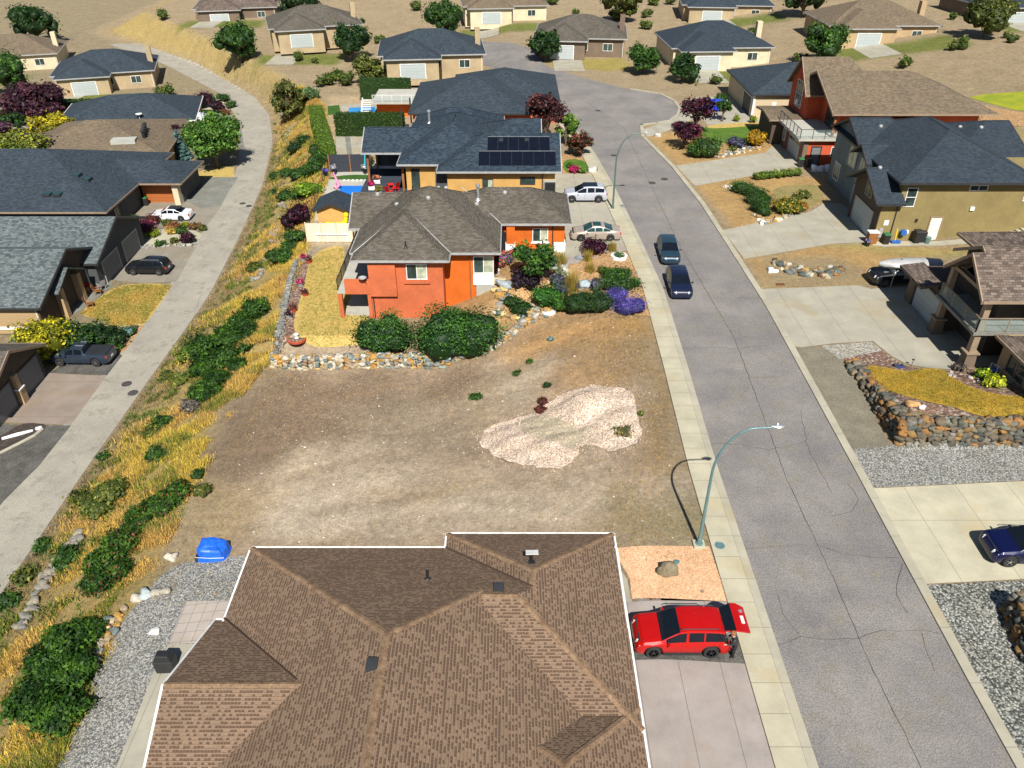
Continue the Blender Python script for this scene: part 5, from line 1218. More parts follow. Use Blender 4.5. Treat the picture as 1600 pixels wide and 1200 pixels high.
window(h5, 37.15, 70.6, 3.35, 1.0, 1.85, 'S', 'trim', 'glass', 0, rows=2); window(h5, 43.2, 70.6, 4.9, 1.7, .55, 'S', 'trim', 'glass', 1); window(h5, 48.1, 70.6, 3.9, .95, 1.3, 'S', 'trim', 'glass', 0, rows=2)
door(h5, 40.2, 70.6, .02, 1.0, 2.25, 'S', 'white_door', 'trim_tan', 'side_door')
downpipe(h5, 35.95, 70.05, 0, 3.9); downpipe(h5, 50.2, 70.5, .9, 5.9); downpipe(h5, 36.1, 76.85, 0, 5.5, 'trim_grey')
onwall(MB(), 43.2, 70.6, 3.0, 'S', -.2, .2, 0, .35, 0, .14).build('wall_vent', 'trim', h5)
onwall(MB(), 35.3, 70.12, 1.7, 'S', -.22, .22, 0, .5, 0, .03).build('meter_panel', 'trim', h5); onwall(MB(), 34.95, 70.12, .5, 'S', -.18, .18, 0, .9, 0, .12).build('meter_box', 'trim_grey', h5)
onwall(MB(), 38.3, 70.6, 1.9, 'S', -.09, .09, 0, .25, 0, .15).build('wall_lamp', 'black', h5)
MB().box(33.75, 34.6, 69.5, 70.05, 0, 1.15).build('entry_pier', 'wood', h5); MB().box(33.68, 34.67, 69.43, 70.12, 1.15, 1.25).build('pier_cap', 'trim', h5)
MB().box(34.2, 37.8, 69.3, 70.1, 0, .06).build('side_slab', 'sidewalk', h5)
mb = MB()
for k in range(9): mb.box(45.4+k*.42, 45.85+k*.42, 69.2, 70.5, -.1+k*.15, .25+k*.15)
mb.build('side_steps', 'sidewalk', h5); MB().box(41, 45.4, 69.25, 70.55, .0, .1).build('side_slab', 'sidewalk', h5)

# --- right side: red house with balcony over garage
V6_ = [dict(r=(37.0, 56, 92.5, 108), ze=6.0, p=.4, axis='x', ends='gh', zb=0, wall='w_red', wr=(38.6, 55, 94.5, 107)), dict(r=(36.2, 46, 100.2, 108), ze=6.2, p=.95, axis='x', ends='gh', zb=0, wall='w_red'), dict(r=(32.4, 37.2, 100.4, 107), ze=3.2, p=.12, axis='x', ends='gh', zb=0, wall='w_brownw')]
h6 = house('red_house', 'red two storey house with brown roof and glass railed balcony above its garage', (40, 99, 0), V6_, 'roof_beige', 'w_red', 'trim_tan')
MB().box(34.5, 40.2, 92.8, 101, -.1, 2.95).build('wall', 'w_red', h6); MB().box(33.5, 39.6, 92.2, 101.5, 2.97, 3.2).build('balcony_floor', 'deck', h6); rail(h6, [(39.4, 92.35), (33.65, 92.35), (33.65, 100.6)], 3.2, 1.05, 'trim_dark', True, 1.3)
MB().box(34.4, 34.95, 92.7, 93.6, -.1, 2.94).build('stone_pier', 'w_taupe', h6); MB().box(34.38, 34.52, 98.9, 101, -.1, 2.94).build('stone_wall', 'w_taupe', h6)
door(h6, 34.5, 96.2, .02, 4.2, 2.3, 'W', 'grey_door', 'trim_tan', 'garage_door', False, glaz=4); window(h6, 34.38, 100.0, .8, .9, 1.5, 'W', 'trim', 'glass', 1)
door(h6, 36.0, 92.8, 0, 1.0, 2.1, 'S', 'blue_door' if 0 else 'dkgrey_door', 'trim_dark', 'side_door'); window(h6, 38.7, 92.8, 1.0, 1.9, 1.15, 'S', 'trim', 'glass', 1)
window(h6, 36.7, 104.1, 3.9, 2.4, 3.2, 'W', 'trim', 'glass', 2, rows=2); window(h6, 38.6, 97.4, 3.3, 2.6, 2.1, 'W', 'trim_dark', 'glass', 2)
window(h6, 41.5, 94.5, 3.3, 2.4, 2.1, 'S', 'trim_dark', 'glass', 1); window(h6, 44.2, 94.5, 3.8, 1.0, 1.5, 'S', 'trim', 'glass', 0)
mb = MB(); [mb.box(a-.13, a+.13, b-.13, b+.13, 3.2, 6.0) for a, b in ((37.6, 93.1), (41.5, 93.1), (47.6, 93.1))]; mb.build('balcony_post', 'wood', h6)
MB().box(40.2, 55, 92.6, 94.5, 2.9, 3.2).build('side_balcony_floor', 'deck', h6); MB().box(44.6, 47.4, 93.6, 94.45, 3.2, 5.2).build('pink_blind', 'w_salmon', h6)
# --- top: beige sided garage house
V7_ = [dict(r=(33.2, 50, 112.6, 128), ze=3.3, p=.35, zb=0, wall='siding_b')]
h7 = house('beige_sided_house', 'beige horizontally sided house at the cul de sac with open dark garage', (40, 118, 0), V7_, 'roof_slate', 'siding_b', 'trim_dark')
door(h7, 33.7, 116.3, 0, 4.2, 2.5, 'W', 'black', 'trim', 'dark_opening_panel', False); window(h7, 42.2, 113.1, 1.4, 1.0, 1.2, 'S', 'trim', 'trim_dark', 0); onwall(MB(), 36.6, 113.1, 1.3, 'S', -.3, .3, 0, .8, 0, .05).build('meter_panel', 'trim', h7); MB().box(33.6, 33.9, 113.0, 113.3, 0, 3).build('corner_board', 'trim', h7)  # open garage is a solid black panel; the interior's shade is its colour
onwall(MB(), 41.0, 113.1, 2.1, 'S', -.1, .1, 0, .3, 0, .15).build('wall_lamp', 'black', h7)

# --- right foreground: brown roofed house with tall timber porch
V8_ = [dict(r=(35.5, 56, 47.1, 58.75), ze=5.8, p=.44, axis='x', ends='hh', zb=0, wr=(36.6, 55, 48.5, 58), wall='w_brownw'), dict(r=(31.7, 39.5, 47.05, 52.7), ze=5.8, p=.80, axis='x', ends='gh', wall=None), dict(r=(33.8, 44, 49, 55.7), ze=5.8, p=.5, axis='x', ends='gh', zb=0, wr=(34.6, 44, 49.5, 55.2), wall='w_brownw'),
       dict(r=(33.7, 50, 38, 47.35), ze=3.0, p=.42, axis='x', ends='hh', zb=0, wr=(34.4, 49, 38.7, 47.2), wall='w_tanw')]
h8 = house('porch_house', 'house with mottled brown roof and tall timber porch beside the golden lawn', (36, 50, 0), V8_, 'roof_brown', 'w_brownw', 'trim_tan', cap=True, capw=.12, capmat='roof_brown')
MB().add([(31.65, 54.7, 3.0), (33.5, 54.7, 3.25), (33.5, 58.7, 3.25), (31.65, 58.7, 3.0), (31.65, 54.7, 2.8), (33.5, 54.7, 3.05), (33.5, 58.7, 3.05), (31.65, 58.7, 2.8)], [(0, 1, 2, 3), (7, 6, 5, 4), (0, 4, 5, 1), (1, 5, 6, 2), (2, 6, 7, 3), (3, 7, 4, 0)]).build('garage_canopy', 'roof_brown', h8)
MB().box(32.9, 36, 53.2, 58.6, 0, 2.95).build('wall', 'w_brownw', h8); door(h8, 32.9, 55.4, .02, 4.0, 2.35, 'W', 'grey_door', 'trim_dark', 'garage_door', False); MB().box(32.75, 33.0, 57.6, 58.6, 0, 2.9).build('stone_pier', 'w_taupe', h8)
MB().box(32.2, 36.7, 47.55, 53.4, 2.85, 3.08).build('balcony_floor', 'drive_grey', h8); rail(h8, [(36.6, 47.65), (32.35, 47.65), (32.35, 53.2)], 3.08, 1.05, 'trim_tan', True, 2.1)
for (a, b) in ((32.75, 48.0), (32.75, 53.0)):
    MB().obox((a, b, 0), .85, .85, 1.25, taper=.82).build('pillar_base', 'w_taupe', h8); MB().obox((a, b, 1.25), .95, .95, .1).build('pillar_cap', 'trim_tan', h8); MB().obox((a, b, 1.35), .46, .46, 4.5, taper=.85).build('pillar', 'trim_tan', h8)
mb = MB()
for k in range(8):
    y0, y1 = 48.2+k*.6, 48.2+(k+1)*.6; f = lambda y: 2.45+.38*(1-((y-50.6)/2.4)**2)*1.0
    mb.add([(32.55, y0, f(y0)), (32.55, y1, f(y1)), (32.55, y1, 2.84), (32.55, y0, 2.84), (32.8, y0, f(y0)), (32.8, y1, f(y1)), (32.8, y1, 2.84), (32.8, y0, 2.84)], [(0, 3, 2, 1), (4, 5, 6, 7), (0, 1, 5, 4), (2, 3, 7, 6)])
mb.build('arched_beam', 'trim_tan', h8); MB().box(32.5, 32.75, 47.7, 53.2, 5.55, 5.8).box(32.6, 36.6, 47.6, 47.85, 5.5, 5.75).build('porch_beam', 'trim_tan', h8)
mb = MB(); mb.add([(32.9, 47.9, 5.85), (32.9, 49.9, 7.5), (32.9, 51.9, 5.85)], [(0, 1, 2), (2, 1, 0)]); mb.build('gable_panel', 'w_tanw', h8)
window(h8, 36.6, 51, 3.2, 2.2, 2.2, 'W', 'trim_dark', 'glass', 1); window(h8, 38.6, 48.5, 3.2, 1.8, 1.8, 'S', 'trim', 'glass', 1); window(h8, 34.4, 45.1, .9, 2.2, 1.5, 'W', 'trim_tan', 'glass', 1); MB().box(34.2, 34.42, 38.5, 43, 0, 1.9).build('stone_skirt', 'w_taupe', h8)

# --- lower street houses (left), ground at -6
Z = -6.
V9_ = [dict(r=(-61, -42.4, 62.4, 76), ze=-3, p=.40, axis='x', ends='hg', zb=Z, wall='w_brownw'), dict(r=(-62, -41.3, 71.6, 84), ze=-3.0, p=.40, axis='x', ends='hg', zb=Z, wall='w_dkgrey')]  # first block's walls dark brown: porch shade put into the wall colour
h9 = house('grey_roof_house', 'house with pale blue grey shingle roof beside the yellow lawn on the lower lane', (-50, 72, Z), V9_, 'roof_grey_w', 'siding', 'trim_dark')
for yy in (75.2, 80.2): door(h9, -41.8, yy, Z, 3.6, 2.3, 'E', 'dkgrey_door', 'trim_grey', 'garage_door', False)
door(h9, -43.4, 72.1, Z, .95, 2.15, 'S', 'brown_door', 'trim', 'front_door'); window(h9, -46.2, 72.1, Z+1.0, 1.3, 1.3, 'S', 'trim_tan', 'glass', 1, rows=2)
MB().box(-47.2, -46.95, 72.0, 72.14, Z+1.0, Z+2.3).box(-45.45, -45.2, 72.0, 72.14, Z+1.0, Z+2.3).build('shutter', 'trim_tan', h9)
MB().box(-42.9, -42.3, 66.0, 66.6, Z, -3.1).build('porch_pillar', 'w_tanw', h9); MB().box(-42.9, -42.3, 69.4, 70.0, Z, -3.1).build('porch_pillar', 'w_tanw', h9); MB().add([(-43.2, 65.2, -2.95), (-42.0, 65.2, -2.95), (-42.0, 67.9, -1.6), (-43.2, 67.9, -1.6), (-43.2, 65.2, -3.1), (-42.0, 65.2, -3.1), (-42.0, 67.9, -1.75), (-43.2, 67.9, -1.75), (-43.2, 70.6, -2.95), (-42.0, 70.6, -2.95), (-43.2, 70.6, -3.1), (-42.0, 70.6, -3.1)], [(0, 1, 2, 3), (3, 2, 9, 8), (7, 6, 5, 4), (10, 11, 6, 7), (0, 4, 5, 1), (8, 9, 11, 10), (1, 5, 6, 2), (2, 6, 11, 9)]).build('porch_roof', 'roof_grey_w', h9)
MB().box(-60.4, -43.0, 62.82, 62.88, Z+.1, -3.1).build('siding', 'siding', h9); MB().box(-60.3, -43.2, 62.76, 62.81, Z+.55, Z+.85).build('trim_band', 'trim', h9); downpipe(h9, -43.15, 62.85, Z, -3, 'trim'); window(h9, -56, 62.8, Z+1.2, 1.8, 1.2, 'S', 'trim', 'glass', 1)
V10_ = [dict(r=(-52, -39.1, 47.6, 56.6), ze=-3.2, p=.45, axis='x', ends='hg', zb=Z, wall='w_brownw')]
h10 = house('brown_garage_house', 'dark brown gabled garage building at the left edge beside the parked navy pickup', (-45, 52, Z), V10_, 'roof_grey', 'w_brownw', 'trim_tan')
for yy in (50.0, 54.2): door(h10, -39.6, yy, Z, 2.9, 2.3, 'E', 'dkgrey_door', 'trim_dark', 'garage_door', False)
MB().box(-39.75, -39.2, 51.75, 52.45, Z, Z+1.3).build('stone_pier', 'w_tanw', h10); MB().box(-39.8, -39.15, 51.7, 52.5, Z+1.3, Z+1.4).build('pier_cap', 'trim', h10); MB().box(-39.7, -39.3, 51.85, 52.35, Z+1.4, -3.4).build('post', 'w_tanw', h10)
V11_ = [dict(r=(-74, -46.2, 85.3, 107), ze=-3, p=.36, zb=Z, wall='w_dkgrey'), dict(r=(-62, -41, 94.7, 103.4), ze=-3, p=.36, axis='x', ends='hh', zb=Z, wall='w_dkgrey', wr=(-60, -41.7, 96.2, 102.6))]
h11 = house('blue_roof_house', 'house with dark blue grey roof, skylights and brown garage door on the lower lane', (-55, 95, Z), V11_, 'roof_slate', 'w_dkgrey', 'trim_tan')
door(h11, -44.6, 96.2, Z, 4.1, 2.35, 'S', 'brown_door', 'trim_tan', 'garage_door', False); MB().box(-42.5, -41.8, 95.2, 96.2, Z, -3.1).build('pillar', 'w_cream', h11); MB().box(-46.95, -46.7, 95.6, 96.2, Z, -3.1).build('pillar', 'w_cream', h11)
window(h11, -46.7, 88.6, Z+1.1, 1.3, 1.2, 'E', 'trim_tan', 'glass', 1); MB().box(-74, -47, 85.75, 85.85, Z+.9, Z+1.2).build('trim_band', 'trim', h11)
for (px, py) in ((75, 304), (91, 304), (120, 274), (136, 281)):
    x, y, z = RG(V11_, px, py); n_ = MB().obox((x, y, z-.1), .9, 1.1, .26); so_ = n_.build('skylight', 'trim_dark', h11); MB().obox((x, y, z+.165), .75, .95, .02).build('pane', 'car_glass_t', so_)
V12_ = [dict(r=(-68, -46.8, 105.2, 124), ze=-3, p=.30, zb=Z, wall='w_tanw')]
h12 = house('tan_roof_house', 'house with tan shingle roof and chimney cluster behind the skylight house', (-46.8, 105.2, Z), V12_, 'roof_beige', 'w_tanw', 'trim_tan'); 
mb = MB()
for k in range(4):
    x, y, z = RG(V12_, 237+k*3, 214-k*4); mb.tube([(x, y, z-.3), (x, y, z+.9)], .22, 8).lathe((x, y, z+.9), [(.32, 0), (.34, .1), (.1, .3)], 10)
mb.build('chimney_pots', 'black', h12); x, y, z = RG(V12_, 205, 218); MB().obox((x, y, z-.2), 3.2, 1.6, .55).build('skylight_box', 'w_concrete', h12); h12.rotation_euler.z = radians(9)
V13_ = [dict(r=(-69, -48.6, 123, 138), ze=-3, p=.36, zb=Z, wall='w_tanw')]
h13 = house('far_slate_roof_house', 'house with slate blue roof beside the white camper trailer', (-48.6, 123, Z), V13_, 'roof_slate', 'w_tanw', 'trim'); x, y, z = RG(V13_, 227, 180); MB().tube([(x, y, z-.1), (x, y, z+.4)], .04, 6).lathe((x, y, z+.4), [(.05, 0), (.35, .12), (.5, .3), (.3, .2), (.05, .1)], 12).build('satellite_dish', 'trim', h13); h13.rotation_euler.z = radians(14)
V14_ = [dict(r=(-98, -82, 118, 132), ze=-3, p=.35, zb=Z, wall='w_beige')]
h14 = house('far_corner_house', 'grey roofed house at the upper left corner across the court', (-90, 125, Z), V14_, 'roof_grey', 'w_beige', 'trim'); door(h14, -88, 118.5, Z, 4, 2.3, 'S', 'black', 'trim', 'garage_door', False)

# --- houses further out, outside the photograph's cropped picture
def far_house(lab, cx, cy, zb, wx, wy, rm, wm, rot=0.):
    v = [dict(r=(cx-wx/2, cx+wx/2, cy-wy/2, cy+wy/2), ze=zb+3.2, p=.42, zb=zb-1), dict(r=(cx-wx/2+1, cx+1.5, cy-wy/2-3, cy+2), ze=zb+3.2, p=.42, axis='y', zb=zb-1)]
    h = house('house', lab, (cx, cy, zb), v, rm, wm, 'trim_grey'); window(h, cx+wx*.3, cy-wy/2+.5, zb+1, 1.8, 1.3, 'S', 'trim', 'glass', 1); door(h, cx-wx*.18, cy-wy/2-2.5, zb, 4, 2.3, 'S', 'grey_door', 'trim', 'garage_door', False); patch('driveway', 'drive', [(cx-wx*.18-2.6, cy-wy/2-11), (cx-wx*.18+2.6, cy-wy/2-11), (cx-wx*.18+2.6, cy-wy/2-2.4), (cx-wx*.18-2.6, cy-wy/2-2.4)], .03, px=False); MB().box(cx+wx*.42, cx+wx*.42+.9, cy-1, cy+.2, zb+3, zb+6.2).build('chimney', wm, h); window(h, cx+wx*.05, cy-wy/2+.5, zb+1, 1.2, 1.3, 'S', 'trim', 'glass', 1); downpipe(h, cx+wx*.46, cy-wy/2+.4, zb, zb+3.2, 'trim'); h.rotation_euler.z = rot; return h
far_house('distant house with slate roof at the top behind the salmon walled house', -14, 146, .0, 18, 14, 'roof_slate', 'w_beige', .1)
far_house('distant house with grey brown roof at the top near the road bend', 13, 160, .1, 17, 14, 'roof_grey', 'w_taupe', -.1)
far_house('distant house with charcoal roof at the top behind the cul de sac', 36, 152, .1, 18, 15, 'roof_char', 'w_cream', .05)
far_house('distant house with beige roof at the top right', 66, 158, 2.6, 20, 15, 'roof_beige', 'w_tanw', 0)
far_house('distant house with charcoal roof at the far right', 96, 168, 4.5, 20, 15, 'roof_char', 'w_taupe', .1)
far_house('distant house with slate roof left of the lane bend at the top', -78, 160, -6, 18, 14, 'roof_slate', 'w_beige', .3)
far_house('distant house with beige roof high on the upper left', -104, 175, -6, 19, 14, 'roof_beige', 'w_cream', .3)
far_house('distant house with grey roof at the top between the streets', -40, 172, 0, 18, 14, 'roof_grey', 'w_beige', .3)
far_house('distant house with beige roof beyond the last bend', -2, 196, .2, 19, 14, 'roof_beige', 'w_cream', .1)
far_house('distant house with slate roof far up the slope', 48, 196, .4, 20, 15, 'roof_slate', 'w_beige', -.1)
far_house('distant house with brown roof far up on the left', -66, 208, -2, 19, 14, 'roof_brown', 'w_taupe', .2)

# --- garden shed, fences
vs_ = [dict(r=(-20.4, -16.7, 76.9, 80.7), ze=.55, p=.40, axis='y', ends='gg', zb=-2.6, ov=.3)]
sh_ = house('garden_shed', 'small yellow garden shed with black roof behind the cream fence', (-18.5, 78.8, -2.5), vs_, 'roof_char', 'w_yellow', 'trim_dark', cat='shed')
mb = MB(); mb.tube([(-20.2, 76.9, .1), (-16.9, 76.9, .1)], .05, 6)
def fence(name, label, p0, p1, h, panel, post, n, z=None, cat='fence', th=.06):
    x0, y0 = p0; x1, y1 = p1; z0 = z if z is not None else hT(x0, y0); t = thing(name, label, cat, (x0, y0, z0)); L = math.hypot(x1-x0, y1-y0); tx, ty = (x1-x0)/L, (y1-y0)/L
    mb = MB()
    for k in range(n):
        a = (k+.5)/n; xm, ym = x0+(x1-x0)*a, y0+(y1-y0)*a; zz = z if z is not None else hT(xm, ym); mb.obox((xm, ym, zz+.06), L/n-.12, th, h-.08, (tx, ty))
    mb.build('panel', panel, t)
    for k in range(n+1):
        xm, ym = x0+(x1-x0)*k/n, y0+(y1-y0)*k/n; zz = z if z is not None else hT(xm, ym); MB().obox((xm, ym, zz-.2), .13, .13, h+.28, (tx, ty)).build('post', post, t)
    return t
fence('vinyl_fence', 'cream solid fence panels between the dry lawn and the shed', (-21.2, 76.1), (-16.5, 76.1), 2.1, 'vinyl', 'w_cream', 3)
fence('slat_screen', 'black slatted privacy screen with wooden posts beside the blue pool', (-22.3, 94.6), (-17.2, 94.9), 2.2, 'fence_black', 'wood', 2)
def wire_fence(label, pts, h):
    t = thing('wire_fence', label, 'fence', (pts[0][0], pts[0][1], hT(*pts[0]))); mb = MB(); ra = MB()
    for (x0, y0), (x1, y1) in zip(pts[:-1], pts[1:]):
        L = math.hypot(x1-x0, y1-y0); n = max(1, int(L/2))
        for k in range(n+1):
            x, y = x0+(x1-x0)*k/n, y0+(y1-y0)*k/n; MB().tube([(x, y, hT(x, y)), (x, y, hT(x, y)+h)], .03, 5).build('post', 'black', t)
        for q in (.15, .5, 1.): ra.tube([(x0+(x1-x0)*k/n, y0+(y1-y0)*k/n, hT(x0+(x1-x0)*k/n, y0+(y1-y0)*k/n)+h*q) for k in range(n+1)], .018, 4)
        m_ = int(L/.3)
        for k in range(m_): x, y = x0+(x1-x0)*k/m_, y0+(y1-y0)*k/m_; ra.tube([(x, y, hT(x, y)+.1), (x, y, hT(x, y)+h)], .008, 3, cap=False)
    ra.build('rails', 'black', t)
wire_fence('thin black wire fence along the bank above the lower lane beside pool and shed', [(-21.3, 75), (-21.9, 84), (-22.6, 95), (-23.6, 101)], 1.3)
# retaining walls
stone_wall('stone_retaining_wall', 'pale dry stone retaining wall below the orange house lawn, facing the vacant lot', [G(427, 574)[:2], G(470, 577)[:2], G(560, 574)[:2], G(650, 574)[:2], G(700, 572)[:2]], lambda x, y: hT(x, y-.6)-.1, lambda x, y: max(hT(x, y+1.2)+.25, hT(x, y-.6)+.9), RC+[(.46, .43, .36), (.38, .32, .22)], .42, .6, 3)
stone_wall('stone_retaining_wall', 'low stone edging curving up beside the gravel garden of the orange house', [G(700, 566)[:2], G(745, 556)[:2], G(785, 535)[:2], G(820, 508)[:2], G(860, 490)[:2]], lambda x, y: hT(x, y)-.1, lambda x, y: hT(x, y)+.35, RC, .45, .4, 5)
stone_wall('stone_retaining_wall', 'narrow grey stone edging down the left side of the dry lawn', [G(430, 560)[:2], G(440, 520)[:2], G(452, 460)[:2], G(466, 410)[:2]], lambda x, y: hT(x, y)-.2, lambda x, y: hT(x, y)+.25, [(.20, .20, .185), (.26, .245, .215), (.16, .165, .16)], .36, .3, 8)
stone_wall('stone_retaining_wall', 'rust and grey boulder wall holding up the golden lawn beside the gravel', [(24.45, 48.2), (24.4, 44), (24.3, 38.9), (29, 38.85), (34, 38.8), (42, 38.8)], lambda x, y: 0.0, lambda x, y: max(.35, hT(x+.9, y+.9)+.12), RCR, .50, .75, 12)
stone_wall('stone_retaining_wall', 'short rust coloured boulder wall at the lower right edge on the coarse gravel', [G(1568, 955)[:2], G(1600, 1030)[:2], G(1660, 1110)[:2]], lambda x, y: 0.0, lambda x, y: 1.3, RCR, .5, .8, 13)

# ================================================================ STREET LAMPS, VEHICLES
lamp_post('near teal grey street lamp arching over the road beside the vacant lot', 1092, 853, 8.0, 2.95, 'pole', (10.0, 30.2, 0))
lamp_post('far green grey street lamp arching over the road by the parked white crossover', 958, 327, 8.0, 2.95, 'pole_far', (10.5, 78.4, 0))
def cp(px, py, z=0., half=.9):
    x, y = W(px, py, z); return x, y+half, z
a = cp(1060, 1028, .03); red = car('red_suv', 'bright red compact SUV with its tailgate raised, on the near driveway', a[0]+.15, a[1], .04, pi, 'csuv', 'red', rails=1, open_gate=True, clad=True, rim='rim_d')
# raised tailgate and open rear
Lr = 4.36; g = MB()
def gatept(u, v, n=0.):   # u down the gate, v across
    pr = [(0, 1.60), (.45, 1.78), (.75, 1.74), (1.12, 1.56)]; xx = -.42*Lr-u; zz = interp(pr, u)
    return (xx, v*(.66+.14*min(1, u/.5)-.08*max(0, (u-.8)/.3)), zz+n)
us = [0, .2, .45, .6, .75, .95, 1.12]; vsn = [-1, -.6, 0, .6, 1]; Vg = [gatept(u, v) for u in us for v in vsn]+[gatept(u, v, -.09) for u in us for v in vsn]; nn = len(us)*5; Fg = []; Fgl = []
for i in range(len(us)-1):
    for k in range(4):
        f = (i*5+k, i*5+k+1, i*5+5+k+1, i*5+5+k); (Fgl if (i < 2 and k in (0, 1, 2, 3)) else Fg).append(f); Fg.append(tuple(j+nn for j in f)[::-1])
for i in range(len(us)-1): Fg += [(i*5, i*5+5, nn+i*5+5, nn+i*5), (i*5+4, nn+i*5+4, nn+i*5+9, i*5+9)]
for k in range(4): Fg.append(((len(us)-1)*5+k, (len(us)-1)*5+k+1, nn+(len(us)-1)*5+k+1, nn+(len(us)-1)*5+k))
tg = MB().add(Vg, Fg).build('tailgate', 'p_red', red, True, local=True); MB().add(Vg, Fgl).build('rear_window', 'car_glass', tg, True, local=True)
q = gatept(.86, 0, .02); MB().obox((q[0], .12, q[2]-.02), .17, .42, .03).build('number_plate', 'trim', tg, local=True); q = gatept(.9, -.45, .02); MB().obox((q[0], -.38, q[2]-.02), .16, .14, .04).build('tail_badge', 'metal', tg, local=True)
for s in (1, -1): MB().tube([(-.44*Lr, s*.60, 1.25), (-.42*Lr-.45, s*.64, 1.70)], .015, 5).build('gas_strut', 'black', tg, local=True)
MB().box(-.485*Lr, -.40*Lr, -.62, .62, .58, .72).build('cargo_floor', 'plastic', red, local=True)
a = cp(915, 317, .03, .92); car('silver_crossover', 'silver white crossover with dark roof parked beside the far street lamp', a[0]-.05, a[1], .03, pi, 'suv', 'silver', scale=1.02, dark_roof=True, sunroof=True)
a = cp(931, 377.5, .03, .9); car('champagne_sedan', 'champagne sedan parked behind the purple bush on the driveway', a[0], a[1], .03, pi, 'sedan', 'champagne', 'car_glass_t', sunroof=True)
x, y = W(1047, 417, 0); car('steel_blue_car', 'steel blue hatchback parked at the kerb, farther of the two', 14.35, y+2.2, .02, -pi/2-.03, 'suv', 'steel', scale=.93, plate=True)
x, y = W(1061, 471, 0); car('dark_navy_car', 'dark navy hatchback parked at the kerb, nearer of the two', 14.15, y+2.2, .02, -pi/2-.03, 'hatch', 'darkblue', scale=1.03, plate=True)
x, y = W(1578, 887, 0); car('navy_suv', 'deep navy blue SUV on the pale driveway at the right edge', x+1.35, y+.85, .03, pi-.04, 'suv', 'navy', rim='rim', scale=1.02, rails=1)
x, y = W(1375, 452, 0); car('dark_pickup', 'dark pickup parked beside the porch house garage under the covered boat', x+2.1, y+1.3, .03, pi+.06, 'pickup', 'black', scale=1.0)
x, y = W(1113, 175, 0); car('bright_blue_hatchback', 'bright blue hatchback near the cul de sac behind the purple tree', x, y+.8, .03, pi+.1, 'hatch', 'blue')
a = cp(267, 346, -5.97, .9); car('white_sedan', 'white sedan parked below the brown garage door', a[0]-.1, a[1], -5.97, pi, 'sedan', 'white', scale=1.0, dark_roof=True)
a = cp(229, 431, -5.97, .92); car('black_suv', 'black SUV parked on the lower lane driveway', a[0], a[1], -5.97, pi-.03, 'suv', 'black', rails=2, scale=.98)
a = cp(122, 574.5, -5.97, .97); car('navy_pickup', 'navy pickup truck with covered bed beside the dark green bushes', a[0]+.1, a[1]+.1, -5.97, pi-.02, 'pickup', 'slate', cover=True, scale=.98)
x, y = W(25, 186, -6); car('parked_van', 'dark parked vehicle under the roof at the upper left corner', x, y, -5.98, .1, 'suv', 'black')
# camper trailer
x, y = W(291, 212, -6); t = thing('camper_trailer', 'white camper trailer parked beside the slate roofed house', 'camper trailer', (x, y+1, -6), .12)
prof = [(-3.2, .6), (-3.25, 2.0), (-2.8, 2.9), (2.4, 3.0), (3.4, 2.6), (3.6, 1.9), (3.3, 1.3), (2.2, 1.2), (2.0, .6)]; n = len(prof)
MB().add([(u, -1.2, z) for u, z in prof]+[(u, 1.2, z) for u, z in prof], [tuple(range(n)), tuple(range(n, 2*n))[::-1]]+[(i, n+i, n+(i+1) % n, (i+1) % n) for i in range(n)]).build('body', 'p_white', t, False, local=True, bevel=.08)
for u, w_ in ((-2.0, .8), (.2, 1.0), (2.7, .7)): MB().obox((u, -1.21, 1.7), w_, .04, .6).build('window', 'glass', t, local=True, bevel=.03)
MB().obox((-.9, -1.21, .75), .65, .05, 1.8).build('door', 'trim_grey', t, local=True)
for s in (1, -1):
    for u in (-.9, .1): MB().add([(u+.36*cos(2*pi*k/16), s*1.15+o, .36+.36*sin(2*pi*k/16)) for o in (-.1, .1) for k in range(16)], [tuple(range(16)), tuple(range(16, 32))[::-1]]+[(k, 16+k, 16+(k+1) % 16, (k+1) % 16) for k in range(16)]).build('wheel', 'tyre', t, local=True)
MB().obox((0, 0, 3.0), .8, .8, .25).build('air_conditioner', 'trim', t, local=True)
# covered boat
x, y, = W(1432, 412, 2.1); t = thing('covered_boat', 'silver covered boat lying above the dark pickup beside the porch house', 'boat', (x-.2, y+.3, 0), 0.02)
st_ = [(-2.6, .12, .20), (-2.4, .55, .42), (-1.2, .80, .52), (.4, .85, .5), (1.6, .7, .45), (2.4, .4, .36), (2.85, .06, .22)]; V = []; 
for u, hw, hh in st_:
    for k in range(10):
        a_ = pi*2*k/10; V.append((-u, hw*cos(a_), 1.95+hh*sin(a_)*(.9 if sin(a_) > 0 else .75)))
MB().add(V, [(i*10+k, i*10+(k+1) % 10, (i+1)*10+(k+1) % 10, (i+1)*10+k) for i in range(6) for k in range(10)]+[tuple(range(10))[::-1], tuple(range(60, 70))]).build('hull_cover', 'trim_grey', t, True, local=True)
MB().tube([(-1, -.85, 1.9), (-1, 0, 2.42), (-1, .85, 1.9)], .03, 5).tube([(1.2, -.8, 1.9), (1.2, 0, 2.4), (1.2, .8, 1.9)], .03, 5).build('straps', 'black', t, local=True)
MB().obox((1.4, 0, 1.2), .1, 1.3, .4).obox((-1.6, 0, 1.2), .1, 1.3, .4).obox((0, 0, 1.1), 4.4, .12, .15).tube([(-1.6, .6, 0), (-1.6, .6, 1.3)], .05, 6).tube([(-1.6, -.6, 0), (-1.6, -.6, 1.3)], .05, 6).tube([(2.2, .6, 0), (1.4, .6, 1.3)], .05, 6).tube([(2.2, -.6, 0), (1.4, -.6, 1.3)], .05, 6).build('trailer_frame', 'metal', t, local=True)
